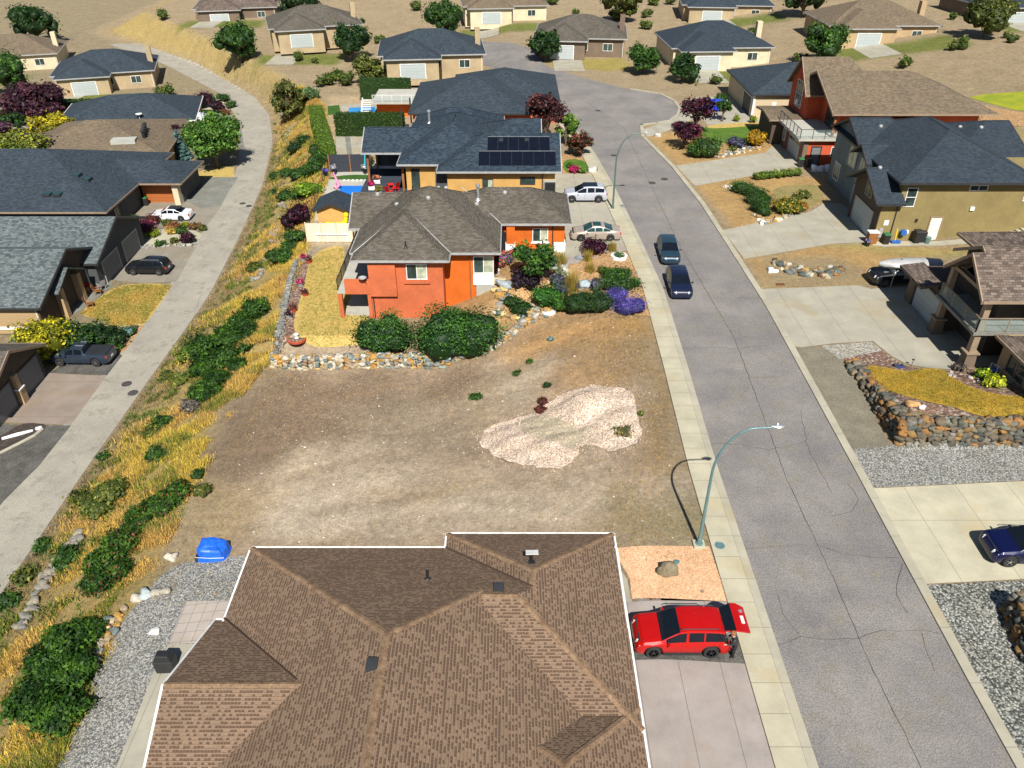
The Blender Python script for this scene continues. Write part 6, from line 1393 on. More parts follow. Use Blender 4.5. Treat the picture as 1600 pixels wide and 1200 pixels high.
# blue tarp heap
x, y, z = G(336, 866); t = thing('tarp_covered_trailer', 'bright blue tarp draped over a small object on the dirt', 'covered load', (x, y, z))
t.scale = (.8, .85, .92); rng = np.random.default_rng(4); V = []; n = 20; lv = [(0.0, 1.16), (.25, 1.08), (.55, 1.0), (.8, .95), (.9, .82), (.93, .4)]
for li, (zz, k_) in enumerate(lv):
    for k in range(n):
        a_ = 2*pi*k/n; cx = abs(cos(a_))**.45*np.sign(cos(a_)); cy = abs(sin(a_))**.45*np.sign(sin(a_)); f = 1+(.09*sin(a_*7+li*.6)+.05*sin(a_*13)) * (1-li*.12)
        V.append((1.0*k_*cx*f, .72*k_*cy*f, zz*1.02+(.10*max(0, sin(a_*4.3)) if li == 0 else .03*sin(a_*5))-(.12*cx if li > 2 else 0)))
MB().add(V, [(i*n+k, i*n+(k+1) % n, (i+1)*n+(k+1) % n, (i+1)*n+k) for i in range(5) for k in range(n)]+[tuple(range(5*n, 6*n))]).build('tarp', 'blue_tarp', t, False, local=True)
MB().tube([(-1.08, -.74, .42), (0, -.86, .46), (1.0, -.76, .4)], .018, 5).build('rope', 'trim', t, local=True)
MB().obox((-.95, -.5, 0), .3, .3, .45).tube([(-1.2, -.6, .1), (-1.0, -.6, .1)], .16, 10).build('undercarriage', 'black', t, local=True)

# ================================================================ PERSON behind the red car
def skin_body(name, joints, edges, mat, parent, sub=1):
    me = bpy.data.meshes.new(name); me.from_pydata([j[:3] for j in joints], edges, []); me.materials.append(M[mat]); o = bpy.data.objects.new(name, me); C.objects.link(o); o.parent = parent
    md = o.modifiers.new('skin', 'SKIN'); md.use_smooth_shade = True
    for i, j in enumerate(joints): me.skin_vertices[0].data[i].radius = (j[3], j[4] if len(j) > 4 else j[3]); me.skin_vertices[0].data[i].use_root = (i == 0)
    s = o.modifiers.new('sub', 'SUBSURF'); s.levels = sub; s.render_levels = sub; return o
def ensure_skin(me):
    if not me.skin_vertices: pass
x, y = W(1145, 1029, 0)
pt = thing('person', 'person with auburn hair and black clothes leaning under the raised tailgate of the red SUV', 'person', (x, y+.12, .03), pi)
def make_person():
    bm = bmesh.new(); ly = bm.verts.layers.skin.verify(); J = []
    def v(x, y, z, r, root=False):
        q = bm.verts.new((x, y, z)); q[ly].radius = (r, r); q[ly].use_root = root; J.append(q); return q
    pel = v(-.02, 0, .90, .13, True); w1 = v(.02, 0, 1.05, .115); ch = v(.10, 0, 1.25, .135); ns = v(.16, 0, 1.38, .075); nk = v(.19, 0, 1.44, .052); hd = v(.22, 0, 1.52, .085); ht = v(.24, 0, 1.60, .095); tp = v(.235, 0, 1.67, .07)
    for a_, b_ in ((pel, w1), (w1, ch), (ch, ns), (ns, nk), (nk, hd), (hd, ht), (ht, tp)): bm.edges.new((a_, b_))
    for s in (1, -1):
        hp = v(-.02, s*.09, .84, .095); kn = v(.02+.03*s, s*.11, .48, .062); an = v(-.04+.05*s, s*.12, .10, .040); he = v(-.07+.05*s, s*.12, .05, .04); to = v(.11+.05*s, s*.135, .035, .032)
        for a_, b_ in ((pel, hp), (hp, kn), (kn, an), (an, he), (an, to)): bm.edges.new((a_, b_))
        shd = v(.13, s*.18, 1.33, .062); el = v(.24, s*.25, 1.10, .042); wr = v(.45, s*.20, 1.06, .030); pm = v(.52, s*.19, 1.055, .034)
        for a_, b_ in ((ch, shd), (shd, el), (el, wr), (wr, pm)): bm.edges.new((a_, b_))
        for k in range(4):
            f1 = v(.575, s*.19+(k-1.5)*.021, 1.05, .0095); f2 = v(.605-.006*abs(k-1.5), s*.19+(k-1.5)*.023, 1.03, .0085); bm.edges.new((pm, f1)); bm.edges.new((f1, f2))
        t1 = v(.535, s*.19-s*.045, 1.05, .011); t2 = v(.565, s*.19-s*.055, 1.04, .009); bm.edges.new((pm, t1)); bm.edges.new((t1, t2))
    me = bpy.data.meshes.new('body'); bm.to_mesh(me); bm.free(); me.materials.append(M['skin']); o = bpy.data.objects.new('body', me); C.objects.link(o); o.parent = pt
    o.modifiers.new('skin', 'SKIN').use_smooth_shade = True; s = o.modifiers.new('sub', 'SUBSURF'); s.levels = 2; s.render_levels = 2
    bpy.context.view_layer.update(); dg = bpy.context.evaluated_depsgraph_get(); ev = o.evaluated_get(dg); m2 = bpy.data.meshes.new_from_object(ev); o.modifiers.clear(); o.data = m2
    m2.materials.clear(); m2.materials.append(M['skin'])
    # clothing: faces of the same figure, grown outwards
    vs = np.array([v.co[:] for v in m2.vertices]); nn_ = np.array([v.normal[:] for v in m2.vertices])
    def cloth(name, test, mat, grow):
        fs = [tuple(p.vertices) for p in m2.polygons if test(np.mean(vs[list(p.vertices)], axis=0))]
        us_ = sorted({i for f in fs for i in f}); mp = {j: k for k, j in enumerate(us_)}; mb = MB().add([vs[j]+nn_[j]*grow for j in us_], [tuple(mp[j] for j in f) for f in fs]); mb.build(name, mat, pt, True, local=True)
    cloth('trousers', lambda c: .09 < c[2] < .98 and c[0] < .3, 'black', .014); cloth('shoes', lambda c: c[2] <= .095, 'plastic', .012)
    cloth('jacket', lambda c: .93 < c[2] < 1.40 and c[0] < .44, 'plastic', .018)
    MB().add([tuple(np.array((.205, 0, 1.62))+np.array(p)*np.array((.125, .112, .13))) for p in ICO2 if True], [tuple(f) for f in ICOF2]).build('hair', 'wood', pt, True, local=True)
make_person()

# ================================================================ SMALL THINGS
bin_(1381, 374, 'black wheelie bin with green lid at the olive house garage corner', 'bin_green', (35.45, 69.6, .06))
bin_(1425, 376, 'large black wheelie bin beside the cream side door', 'bin', (38.55, 69.95, .08), s=1.15); bin_(1433, 376, 'black wheelie bin behind the larger one by the cream side door', 'bin', (39.1, 70.1, .08))
x, y = 39.55, 69.85; t = thing('storage_tub', 'teal plastic tub against the olive house wall', 'tub', (x, y, .08)); MB().lathe((0, 0, 0), [(.24, 0), (.30, .5), (.33, .5), (.33, .54)], 14).build('body', 'pole', t, local=True); MB().lathe((0, 0, .54), [(.33, 0), (.2, .04)], 14).build('lid', 'pole', t, local=True)
t = thing('hose_reel', 'blue and white hose reel on the olive house wall', 'hose reel', (37.3, 70.45, .9)); MB().add([(.28*cos(2*pi*k/16), o, .28*sin(2*pi*k/16)) for o in (-.3, 0) for k in range(16)], [tuple(range(16)), tuple(range(16, 32))[::-1]]+[(k, 16+k, 16+(k+1) % 16, (k+1) % 16) for k in range(16)]).build('drum', 'blue_p', t, local=True); MB().obox((.35, -.1, -.1), .2, .2, .3).build('handle', 'trim', t, local=True)
t = thing('kick_sled', 'small blue tub with yellow handle against the olive house', 'tub', (36.5, 69.75, .07)); MB().obox((0, 0, 0), .8, .4, .22, taper=1.1).build('body', 'blue_p', t, local=True, bevel=.03); MB().tube([(0, .15, .1), (0, .3, 1.3)], .05, 6).build('handle', 'yellow_p', t, local=True)
t = thing('flower_pot', 'dark pot with white flowers beside the timber entry pier', 'planter', (33.6, 69.2, .03)); MB().lathe((0, 0, 0), [(.2, 0), (.28, .35), (.3, .35)], 12).build('pot', 'black', t, local=True); leaves('flowers', [(33.6, 69.2, .5, .3, .3, .22)], 120, .06, (.10, .08, .2), (.6, .55, .6), t)
bin_(1258, 262, 'green lidded bin beside the red house garage', 'bin_green', (34.2, 92.0, .03)); bin_(1266, 262, 'black bin beside the red house side door', 'bin', (35.1, 91.9, .03))
for i, (px, lb) in enumerate(((1272, 'white full rubbish bag left of the pile by the red house'), (1281, 'white rubbish bag in the middle of the pile by the red house'), (1291, 'white and blue rubbish bag right of the pile by the red house'))):
    x, y, z = G(px, 267); boulder(px, 267, .42, .38, .5, (.75, .75, .78), lb, 'rubbish_bag', cat='bag')
bin_(844, 297, 'black bin with green lid against the yellow house', 'bin_green', (2.95, 79.6, .04)); bin_(852, 299, 'black bin by the black door of the yellow house', 'bin', (3.85, 79.5, .04)); bin_(865, 300, 'black bin at the right corner of the yellow house', 'bin', (4.75, 79.3, .04))
bin_(220, 315, 'black bin at the left end of the brown garage door', 'bin', (-47.0, 95.3, -5.98)); bin_(229, 315, 'green lidded bin in front of the brown garage door', 'bin_green', (-46.2, 95.2, -5.98))
bin_(1184, 213, 'black bin beside the beige sided house', 'bin', (38.3, 112.3, .03))
x, y = W(18, 540, -6); t = thing('heat_pump', 'grey outdoor heat pump unit by the siding wall at the left edge', 'heat pump', (-44.6, 61.2, -6)); MB().obox((0, 0, .1), .95, .75, .85).build('casing', 'pole_far', t, local=True, bevel=.03); MB().lathe((0, 0, .96), [(.32, 0), (.32, .02), (.1, .03)], 16).build('fan_grille', 'black', t, local=True)
# patio chairs and fire bowl on the walkway of the grey roofed house
def chair(px, py, rot, mat, label, z=None, s=1., fabric=None, name='patio_chair', group=None):
    x, y, zz = G(px, py); zz = z if z is not None else zz; t = thing(name, label, 'chair', (x, y, zz), rot, group)
    MB().obox((0, 0, .38*s), .55*s, .5*s, .06*s).build('seat', mat, t, local=True); MB().add([(-.25*s, -.25*s, .4*s), (-.25*s, .25*s, .4*s), (-.42*s, .25*s, 1.0*s), (-.42*s, -.25*s, 1.0*s), (-.29*s, -.25*s, .4*s), (-.29*s, .25*s, .4*s), (-.46*s, .25*s, 1.0*s), (-.46*s, -.25*s, 1.0*s)], [(0, 1, 2, 3), (7, 6, 5, 4), (0, 4, 5, 1), (1, 5, 6, 2), (2, 6, 7, 3), (3, 7, 4, 0)]).build('backrest', mat, t, local=True)
    for a in (-.24, .24):
        for b in (-.22, .22): MB().obox((a*s, b*s, 0), .05*s, .05*s, .39*s).build('leg', mat, t, local=True)
    for b in (-.27, .27): MB().obox((0, b*s, .6*s), .55*s, .07*s, .04*s).build('armrest', mat, t, local=True)
    return t
chair(142, 480, .4, 'wood', 'orange brown wooden chair nearest the yellow lawn', s=1.1); chair(155, 460, .2, 'wood', 'orange brown wooden chair farther up the walkway', s=1.1)
chair(160, 452, 2.6, 'trim_grey', 'white grey folding chair beside the walkway', s=1.1)
x, y, z = G(136, 457); t = thing('flower_barrel', 'wooden barrel planter with red flowers by the porch pillars', 'planter', (x, y, z)); MB().lathe((0, 0, 0), [(.28, 0), (.36, .3), (.30, .62)], 14).build('barrel', 'wood', t, local=True); leaves('flowers', [(x, y, z+.8, .42, .42, .3)], 200, .08, (.3, .02, .01), (.75, .04, .02), t)
# bark island with downspout pipe and log edging
x, y, z = G(28, 681); t = tag(MB().tube([(x-.9, y-.5, z+.1), (x, y, z+.12), (x+.9, y+.55, z+.1)], [.12, .16, .1], 8).build('white_rock_slab', 'trim', None, True), 'long white stone lying in the dark bark island', 'stone')
boulder(63, 670, .28, .2, .2, (.75, .74, .70), 'small white stone at the tip of the dark bark island')
mb = MB(); pts = [G(px, py) for px, py in ((-30, 722), (0, 710), (30, 695), (55, 682), (67, 672))]
for a_, b_ in zip(pts[:-1], pts[1:]): mb.tube([(a_[0], a_[1], a_[2]+.1), (b_[0], b_[1], b_[2]+.1)], .13, 8)
tag(mb.build('log_edging', 'kerb'), 'pale rounded edging kerb along the dark bark island', 'edging')
# planters on the dry lawn, octagonal planter, red terracotta ring
x, y, z = G(464, 531); t = thing('round_planter', 'round terracotta flower bed with white ornament at the corner of the dry lawn', 'planter', (x, y, z)); MB().lathe((0, 0, 0), [(.80, 0), (.82, .2), (.74, .22), (.70, .16)], 20).build('ring', 'terracotta', t, local=True); MB().lathe((0, 0, .1), [(.73, 0), (.72, .06), (.01, .1)], 20).build('soil', 'mulch', t, local=True)
MB().lathe((0, 0, .16), [(.2, 0), (.1, .2), (.22, .38), (.05, .5)], 10).build('ornament', 'trim', t, local=True)
x, y, z = G(967, 403); t = thing('octagonal_planter', 'white octagonal planter with succulents near the sidewalk', 'planter', (x, y, z)); MB().lathe((0, 0, 0), [(.78, 0), (.78, .28), (.62, .28), (.60, .2)], 8).build('edge', 'w_white', t, local=True); leaves('foliage', [(x, y, z+.3, .5, .5, .25)], 260, .09, (.05, .12, .04), (.4, .45, .3), t)
for (px, py, c, lb) in ((470, 447, MAG, 'pot of magenta flowers along the fence edge of the lawn, farthest'), (477, 462, RUST, 'red leafed pot at the edge of the dry lawn, middle'), (459, 487, RUST, 'dark red potted plant along the left lawn edge'), (452, 497, PURPLE, 'small purple potted plant beside the lawn edge'), (474, 408, MAG, 'pink flowering pot at the far end of the lawn border'), (483, 411, RUST, 'red flower bowl at the far end of the lawn border')):
    x, y, z = G(px, py); t = thing('potted_plant', lb, 'potted plant', (x, y, z)); MB().lathe((0, 0, 0), [(.2, 0), (.3, .32), (.33, .32), (.3, .28)], 12).build('pot', 'terracotta' if c is RUST else 'trim_grey', t, local=True); leaves('foliage', [(x, y, z+.48, .34, .34, .26)], 200, .08, c[0], c[1], t, c3=(.6, .55, .5), k3=.08)
# pool yard
px0 = [(516, 281), (588, 280), (588, 330), (500, 334)]
pc = [W(a, b, -1.55) for a, b in ((534, 283), (588, 282), (588, 332), (520, 334))]
t = thing('swimming_pool', 'rectangular swimming pool under a bright blue cover between shed and yellow house', 'pool', (-18, 90, -1.7))
MB().prism(pc, -1.72, -1.58).build('pool_cover', 'pool', t); mb = MB()
(x0, y0), (x1, y1) = pc[0], pc[1]
for k in range(8): mb.obox((x0+(x1-x0)*(k+.5)/8, y0+.25, -1.7), (x1-x0)/8-.25, .35, .22)
mb.build('coping_blocks', 'trim', t)
pp = [W(a, b, -1.5) for a, b in ((545, 169), (586, 168), (587, 175), (545, 176))]; t = thing('swimming_pool', 'small far swimming pool beyond the tall hedge', 'pool', (pp[0][0], pp[0][1], -1.5)); MB().prism(pp, -1.6, -1.42).build('water', 'water', t); MB().prism([(pp[0][0]-.4, pp[0][1]+.5), (pp[1][0]+.4, pp[1][1]+.5), (pp[2][0]+.4, pp[2][1]-.5), (pp[3][0]-.4, pp[3][1]-.5)], -1.65, -1.5).build('coping', 'sidewalk', t)
# inflatables
x, y, z = G(525, 357); t = thing('inflatable_duck', 'yellow inflatable float leaning in front of the yellow shed', 'pool float', (-18.0, 76.75, -1.0)); MB().tube([(-1.2, 0, .1), (-.4, -.05, 0), (.5, -.05, .1), (.9, 0, .45), (.95, 0, 1.0)], [.22, .26, .28, .25, .18], 10).build('body', 'yellow_p', t, True, local=True); MB().lathe((.95, 0, .85), [(.12, 0), (.27, .15), (.27, .35), (.1, .5)], 12).build('head', 'yellow_p', t, True, local=True)
x, y = W(526, 290, -1.2); t = thing('pink_float', 'pink inflatable float standing behind the shed by the pool', 'pool float', (x, y, -1.6)); MB().tube([(-.2, 0, 2.0), (.05, 0, 1.1), (.3, 0, .5), (0, 0, .15), (-.3, 0, .4)], [.08, .14, .26, .28, .2], 10).build('body', 'pink_p', t, True, local=True)
# trestle table and planter frames before the shed
x, y, z = G(518, 345); t = thing('potting_table', 'white framed potting table in front of the yellow shed', 'table', (-18.6, 77.0-.9, -2.6)); MB().obox((0, .2, .8), 3.2, .7, .06).build('tabletop', 'trim', t, local=True)
for a in (-1.5, -.5, .5, 1.5): MB().obox((a, 0, 0), .1, .1, 1.2).build('leg', 'trim', t, local=True)
# umbrella and red chairs on deck, teal cloth
t = thing('patio_umbrella', 'closed turquoise patio umbrella beside the black screen', 'umbrella', (-16.9, 90.4, -.2)); MB().tube([(0, 0, 0), (0, 0, 3.3)], .04, 6).build('pole', 'metal', t, local=True); MB().lathe((0, 0, .9), [(.34, 0), (.3, .6), (.16, 1.6), (.05, 2.4)], 8).build('canopy', 'teal_cloth', t, False, local=True)
for i, (a, b, r, lb) in enumerate(((-13.6, 85.6, .3, 'red deck chair on the dark deck, farther one'), (-12.9, 84.5, 2.4, 'red deck chair on the dark deck by the wall'), (-13.5, 83.3, 1.2, 'red deck chair on the dark deck, nearest one'))):
    x0 = thing('deck_chair', lb, 'chair', (a, b, -.2), r); MB().obox((0, 0, .35), .6, .55, .06).build('seat', 'red_p', x0, local=True); MB().add([(-.28, -.27, .4), (-.28, .27, .4), (-.5, .27, 1.1), (-.5, -.27, 1.1)], [(0, 1, 2, 3), (3, 2, 1, 0)]).build('backrest', 'red_p', x0, local=True); [MB().obox((p, q, 0), .06, .06, .36).build('leg', 'red_p', x0, local=True) for p in (-.25, .25) for q in (-.25, .25)]
for (a, b, c, lb) in ((-15.6, 84.9, MAG, 'magenta flower planter at the deck edge'), (-14.6, 83.2, ((.1, .12, .02), (.5, .35, .02)), 'yellow green planter box on the dark deck'), (-15.3, 87.0, ((.2, .05, .02), (.6, .3, .2)), 'tall mixed flower planter by the deck post')):
    t = thing('deck_planter', lb, 'planter', (a, b, -.2)); MB().obox((0, 0, 0), .7, .35, .4).build('box', 'trim', t, local=True); leaves('flowers', [(a, b, .45, .5, .35, .3)], 220, .09, c[0], c[1], t)
for (a, b, c, lb) in ((-21.6, 93.6, ((.2, .2, .25), (.6, .6, .65)), 'urn of white flowers in front of the black screen'), (-17.9, 94.0, ((.3, .3, .3), (.75, .75, .72)), 'white flower ball at the right end of the black screen'), (-22.4, 92.6, LAV, 'purple flower pot at the corner of the pool yard')):
    t = thing('flower_urn', lb, 'planter', (a, b, -1.6)); MB().lathe((0, 0, 0), [(.2, 0), (.12, .2), (.3, .7), (.28, .7)], 10).build('urn', 'black', t, local=True); leaves('flowers', [(a, b, -1.6+.95, .42, .42, .32)], 200, .09, c[0], c[1], t)
# peach yard boulder and bits
boulder(1042, 894, .50, .36, .52, (.20, .17, .11), 'brown grey boulder standing on the peach gravel', seed=5)
tag(MB().lathe(W(1057, 879)+(.03,), [(.14, 0), (.16, .05), (.05, .08)], 12).build('valve_cap', 'pole', None), 'small blue grey valve cap behind the boulder on peach gravel', 'valve cap')
tag(MB().lathe(W(1097, 925)+(.03,), [(.09, 0), (.09, .05), (.05, .05)], 12).build('pipe_cap', 'trim_tan', None), 'small round pipe cap near the driveway on peach gravel', 'pipe cap')
x, y, z = G(262, 1035, .1); t = thing('covered_grill', 'dark covered grill on the patio slab beside the brown roof', 'grill', (x+.1, y-.3, z)); MB().obox((0, 0, 0), .95, .62, .85, taper=1.05).build('cover', 'plastic', t, local=True, bevel=.06); MB().obox((0, 0, .85), .9, .6, .35, taper=.7).build('hood', 'black', t, local=True, bevel=.05)
boulder(242, 988, .32, .26, .12, (.80, .80, .78), 'white flat stone alone on the grey gravel yard')
for (px, py, sz, c, lb) in ((213, 937, .40, (.52, .46, .38), 'pale tan boulder in the row at the gravel yard edge, left'), (228, 932, .36, (.40, .46, .46), 'blue grey boulder in the row at the gravel yard edge'), (243, 927, .32, (.36, .33, .27), 'brown grey boulder in the row at the gravel yard edge'), (257, 925, .4, (.34, .30, .24), 'brown boulder at the right end of the gravel yard row'), (267, 871, .42, (.42, .38, .31), 'pale rock half buried in the dirt left of the blue tarp'), (656, 568, .8, (.62, .60, .55), 'large white rock at the foot of the pale stone wall'), (1208, 560, 0, 0, '')):
    if sz: boulder(px, py, sz, sz*.7, sz*.5, c, lb)
POOL = {}
def loose(sp, t, seed):
    r = random.Random(seed)
    for s in sp:
        key = (s[6], r.randrange(3))
        if key not in POOL:
            q = rocks_arr([(0, 0, 0, 1, 1, 1, s[6])], 2, len(POOL)+3, None, 'stone'); POOL[key] = q.data; bpy.data.objects.remove(q)
        o = bpy.data.objects.new('stone', POOL[key]); C.objects.link(o); o.parent = t; b = t.location
        o.location = (s[0]-b.x, s[1]-b.y, s[2]-b.z); o.scale = (s[3]*.72, s[4]*.72, s[5]*.72); o.rotation_euler = (0, 0, r.uniform(0, 6.28))
sp = []
rr_ = random.Random(9)
for (px, py) in ((197, 952), (188, 962), (180, 975), (176, 985), (168, 996), (164, 1008), (158, 1020), (152, 1034), (146, 1046), (176, 968), (170, 982), (160, 1000), (150, 1020), (142, 1036)):
    for k in range(2): x, y, z = G(px+rr_.uniform(-5, 5), py+rr_.uniform(-4, 4)); s = rr_.uniform(.22, .42); sp.append((x, y, z+s*.3, s, s*.8, s*.6, rr_.choice(RC+[(.6, .4, .2)])))
t = thing('rock_edging', 'line of pale and orange rocks between the bank and the gravel yard', 'rocks', sp[0][:3]); loose(sp, t, 4)
# rockeries
def rockery(pts, n, label, cols=RC, s0=.25, s1=.5, seed=1, spread=6, name='rockery'):
    r = random.Random(seed); sp = []
    for k in range(n):
        a = r.random()*(len(pts)-1); i = int(a); f = a-i; px = pts[i][0]*(1-f)+pts[i+1][0]*f+r.uniform(-spread, spread); py = pts[i][1]*(1-f)+pts[i+1][1]*f+r.uniform(-spread, spread)*.6
        x, y, z = G(px, py); s = r.uniform(s0, s1); sp.append((x, y, z+s*.25, s, s*r.uniform(.6, .9), s*r.uniform(.5, .8), r.choice(cols)))
    t = thing(name, label, 'rocks', sp[0][:3]); loose(sp, t, seed); return t
rockery([(1215, 410), (1235, 422), (1265, 428), (1300, 430), (1310, 420)], 90, 'heap of mixed boulders on the slope beside the covered boat', RCR+RC, .22, .5, 3, 9)
rockery([(1118, 245), (1135, 240), (1160, 236), (1192, 230)], 80, 'orange and white stone bank below the green lawn', RC+[(.6, .36, .12), (.6, .5, .4)], .18, .38, 4, 6)
rockery([(1180, 335), (1192, 348), (1205, 347), (1222, 340), (1240, 332), (1252, 330)], 60, 'pale stone edging around the long green bush and autumn shrub', RC+[(.65, .6, .55)], .2, .42, 5, 5)
rockery([(1133, 292), (1146, 296)], 16, 'small white stones at the far end of the long green bush', [(.6, .58, .52)], .15, .3, 6, 4)
rockery([(775, 420), (770, 440), (780, 455), (800, 470), (830, 488), (850, 492), (795, 500), (775, 480)], 70, 'warm coloured garden boulders beside the orange house corner', RC+[(.6, .42, .18), (.62, .5, .3)], .25, .6, 7, 8)
rockery([(862, 420), (880, 418), (888, 425), (880, 432), (868, 430)], 34, 'ring of pale rocks around the white flowers in the gravel garden', [(.5, .48, .44), (.42, .40, .33)], .14, .3, 8, 4)
rockery([(222, 388), (240, 384), (265, 386), (305, 382)], 44, 'row of flat grey stones along the lower driveway garden', [(.24, .24, .22), (.33, .32, .28)], .2, .4, 9, 3)
rockery([(430, 165), (445, 190), (452, 220), (455, 250)], 60, 'pale rocks scattered along the far verge of the lower lane', [(.27, .25, .21), (.2, .18, .14)], .15, .4, 10, 5)
rockery([(447, 290), (442, 320), (436, 350), (425, 380), (410, 420), (400, 440)], 70, 'string of grey rocks on the bank halfway down the lower lane', [(.25, .235, .205), (.18, .16, .13)], .18, .45, 11, 5)
rockery([(128, 830), (110, 860), (92, 880), (75, 905), (50, 950), (30, 980)], 60, 'exposed grey rock band on the near bank above the lower lane', [(.20, .19, .165), (.27, .24, .19)], .2, .55, 12, 6)
rockery([(1600, 592), (1560, 600), (1500, 590), (1475, 582)], 30, 'small stones around the porch planting bed', [(.45, .42, .38), (.3, .24, .2)], .12, .26, 13, 6)
for (px, py, sz, c, lb) in ((864, 418, .75, (.30, .36, .40), 'large blue grey slab rock in the gravel garden, left'), (879, 417, .7, (.34, .40, .44), 'pale blue rock beside the slab in the gravel garden'), (907, 405, .5, (.22, .25, .28), 'dark blue grey rock near the purple bush'), (913, 450, .75, (.28, .33, .36), 'long blue grey rock among the lavender'), (856, 492, .6, (.70, .68, .62), 'white boulder at the edge of the garden above the lot'), (931, 403, .3, (.3, .22, .18), 'small brown rock below the purple bush'), (790, 447, .75, (.26, .30, .32), 'blue grey boulder beside the orange house corner'), (776, 442, .8, (.55, .42, .26), 'tan boulder next to the concrete foundation')):
    boulder(px, py, sz, sz*.6, sz*.55, c, lb)
for (px, py, sz, c, lb) in ((1428, 634, .42, (.48, .28, .12), 'orange rock in the bark bed below the golden lawn'), (1441, 637, .26, (.7, .72, .75), 'white rock in the bark bed below the golden lawn'), (1408, 574, .32, (.03, .04, .12), 'dark blue glazed stone at the tip of the golden lawn'), (1400, 573, .25, (.04, .05, .06), 'small black stone beside the blue one at the lawn tip')): boulder(px, py, sz, sz*.8, sz*.6, c, lb)
x, y, z = G(1424, 572); t = thing('garden_light', 'small black garden light at the tip of the golden lawn', 'garden light', (x, y, z)); MB().tube([(0, 0, 0), (0, 0, .5)], .02, 5).build('stake', 'black', t, local=True); MB().lathe((0, 0, .5), [(.03, 0), (.12, .05), (.02, .12)], 10).build('shade', 'black', t, local=True)
boulder(1028, 213, .5, .4, .3, (.7, .69, .66), 'white rock near the junction kerb') ; boulder(1206, 424, .42, .38, .25, (.80, .80, .80), 'white round stone beside the road near the boulder heap')
# gravel heap on the lot
hp = [G(*p)[:2] for p in ((866, 622), (905, 608), (940, 606), (985, 609), (1000, 640), (1003, 680), (990, 702), (950, 708), (915, 690), (905, 700), (900, 722), (860, 733), (815, 730), (770, 715), (748, 688), (765, 664), (820, 652), (850, 640))]
cxh = [G(*p) for p in ((905, 640), (960, 660), (930, 630), (810, 690), (860, 700))]
def heap(x, y): return sum(a*math.exp(-((x-c[0])**2+(y-c[1])**2)/(r*r)) for c, a, r in zip(cxh, (.8, .5, .6, .5, .4), (1.5, 1.3, 1.3, 1.5, 1.2)))*.8+.05*(math.sin(x*3.1+y)+math.sin(y*3.7-x*1.3))+.06
for _ in range(2):
    q = []
    for i in range(len(hp)):
        a, b = hp[i], hp[(i+1) % len(hp)]; q += [(a[0]*.75+b[0]*.25+random.uniform(-.14, .14), a[1]*.75+b[1]*.25+random.uniform(-.14, .14)), (a[0]*.25+b[0]*.75+random.uniform(-.14, .14), a[1]*.25+b[1]*.75+random.uniform(-.14, .14))]
    hp = q
M['heap'] = gravel_mat('pale pinkish crushed rock', [(.78, .61, .49), (.62, .49, .39), (.84, .68, .56), (.44, .35, .27), (.80, .63, .51)], 12, dark=.5)
t = thing('gravel_heap', 'spread heap of pale pinkish crushed rock on the vacant lot', 'gravel heap', (cxh[0][0], cxh[0][1], cxh[0][2]))
gp = [G(*p)[:2] for p in ((818, 652), (850, 650), (885, 662), (905, 668), (925, 672), (918, 690), (900, 695), (905, 705), (870, 700), (850, 690), (825, 695), (812, 680))]
for _ in range(2):
    q = []
    for i in range(len(gp)):
        a, b = gp[i], gp[(i+1) % len(gp)]; q += [(a[0]*.75+b[0]*.25+random.uniform(-.12, .12), a[1]*.75+b[1]*.25+random.uniform(-.12, .12)), (a[0]*.25+b[0]*.75+random.uniform(-.12, .12), a[1]*.25+b[1]*.75+random.uniform(-.12, .12))]
    gp = q
drape_mb(gp, .02, lambda x, y: max(.02, heap(x, y))).build('grey_dirt_patch', 'dirt_patch', t)
drape_mb(hp, .0, lambda x, y: max(.02, heap(x, y)*min(1, 1))-.0).build('heap', 'heap', t)
sp = []; rr_ = random.Random(31)
cx_, cy_ = sum(p[0] for p in hp)/len(hp), sum(p[1] for p in hp)/len(hp)
for k in range(4200):
    i = rr_.randrange(len(hp)); f = rr_.random()**.4*1.06; sg = .2 if rr_.random() < .6 else .7; x, y = cx_+(hp[i][0]-cx_)*f+rr_.gauss(0, sg), cy_+(hp[i][1]-cy_)*f+rr_.gauss(0, sg); s = rr_.uniform(.016, .045); sp.append((x, y, hT(x, y)+max(.02, heap(x, y)), s, s*.8, s*.7, rr_.choice([(.60, .47, .35), (.5, .39, .29), (.66, .54, .43), (.3, .24, .18)])))
rocks_arr(sp, 1, 3, t, 'loose_stones')

# ================================================================ PLANTS
# trees
tree(340, 262, 7.6, 4.6, ((.035, .095, .012), (.10, .22, .03)), 'broad bright green tree at the bend of the lower lane', 'leafy_tree', n=5200, size=.24, trunk=.14, lumps=20, c3=(.16, .28, .04), k3=.15)
conifer(284, 248, 4.6, 1.7, BLUEG, 'blue spruce left of the broad green tree', 1500, .16)
tree(272, 235, 4.2, 1.9, PURPLE, 'dark purple tree between tan roof and blue spruce', 'purple_tree', n=1200, size=.18)
tree(852, 226, 6.6, 2.6, ((.030, .010, .012), (.10, .03, .03)), 'large dark maroon tree left of the far street', 'maroon_tree', n=3600, size=.22, trunk=.1, lumps=18, sq=1.0)
tree(884, 228, 4.4, 1.5, ((.06, .13, .015), (.18, .30, .04)), 'light green slender tree beside the maroon tree', 'birch_tree', n=1500, size=.18, trunk=.1, sq=1.1)
tree(902, 243, 3.2, 1.8, ((.05, .02, .012), (.18, .05, .03)), 'rusty red round shrub tree by the far sidewalk', 'rust_shrub', n=1500, size=.18, trunk=.08, c3=(.05, .10, .02), k3=.25)
tree(835, 170, 3.4, 1.4, GREEN, 'small green tree beside the slate roof at the top', n=700, size=.18)
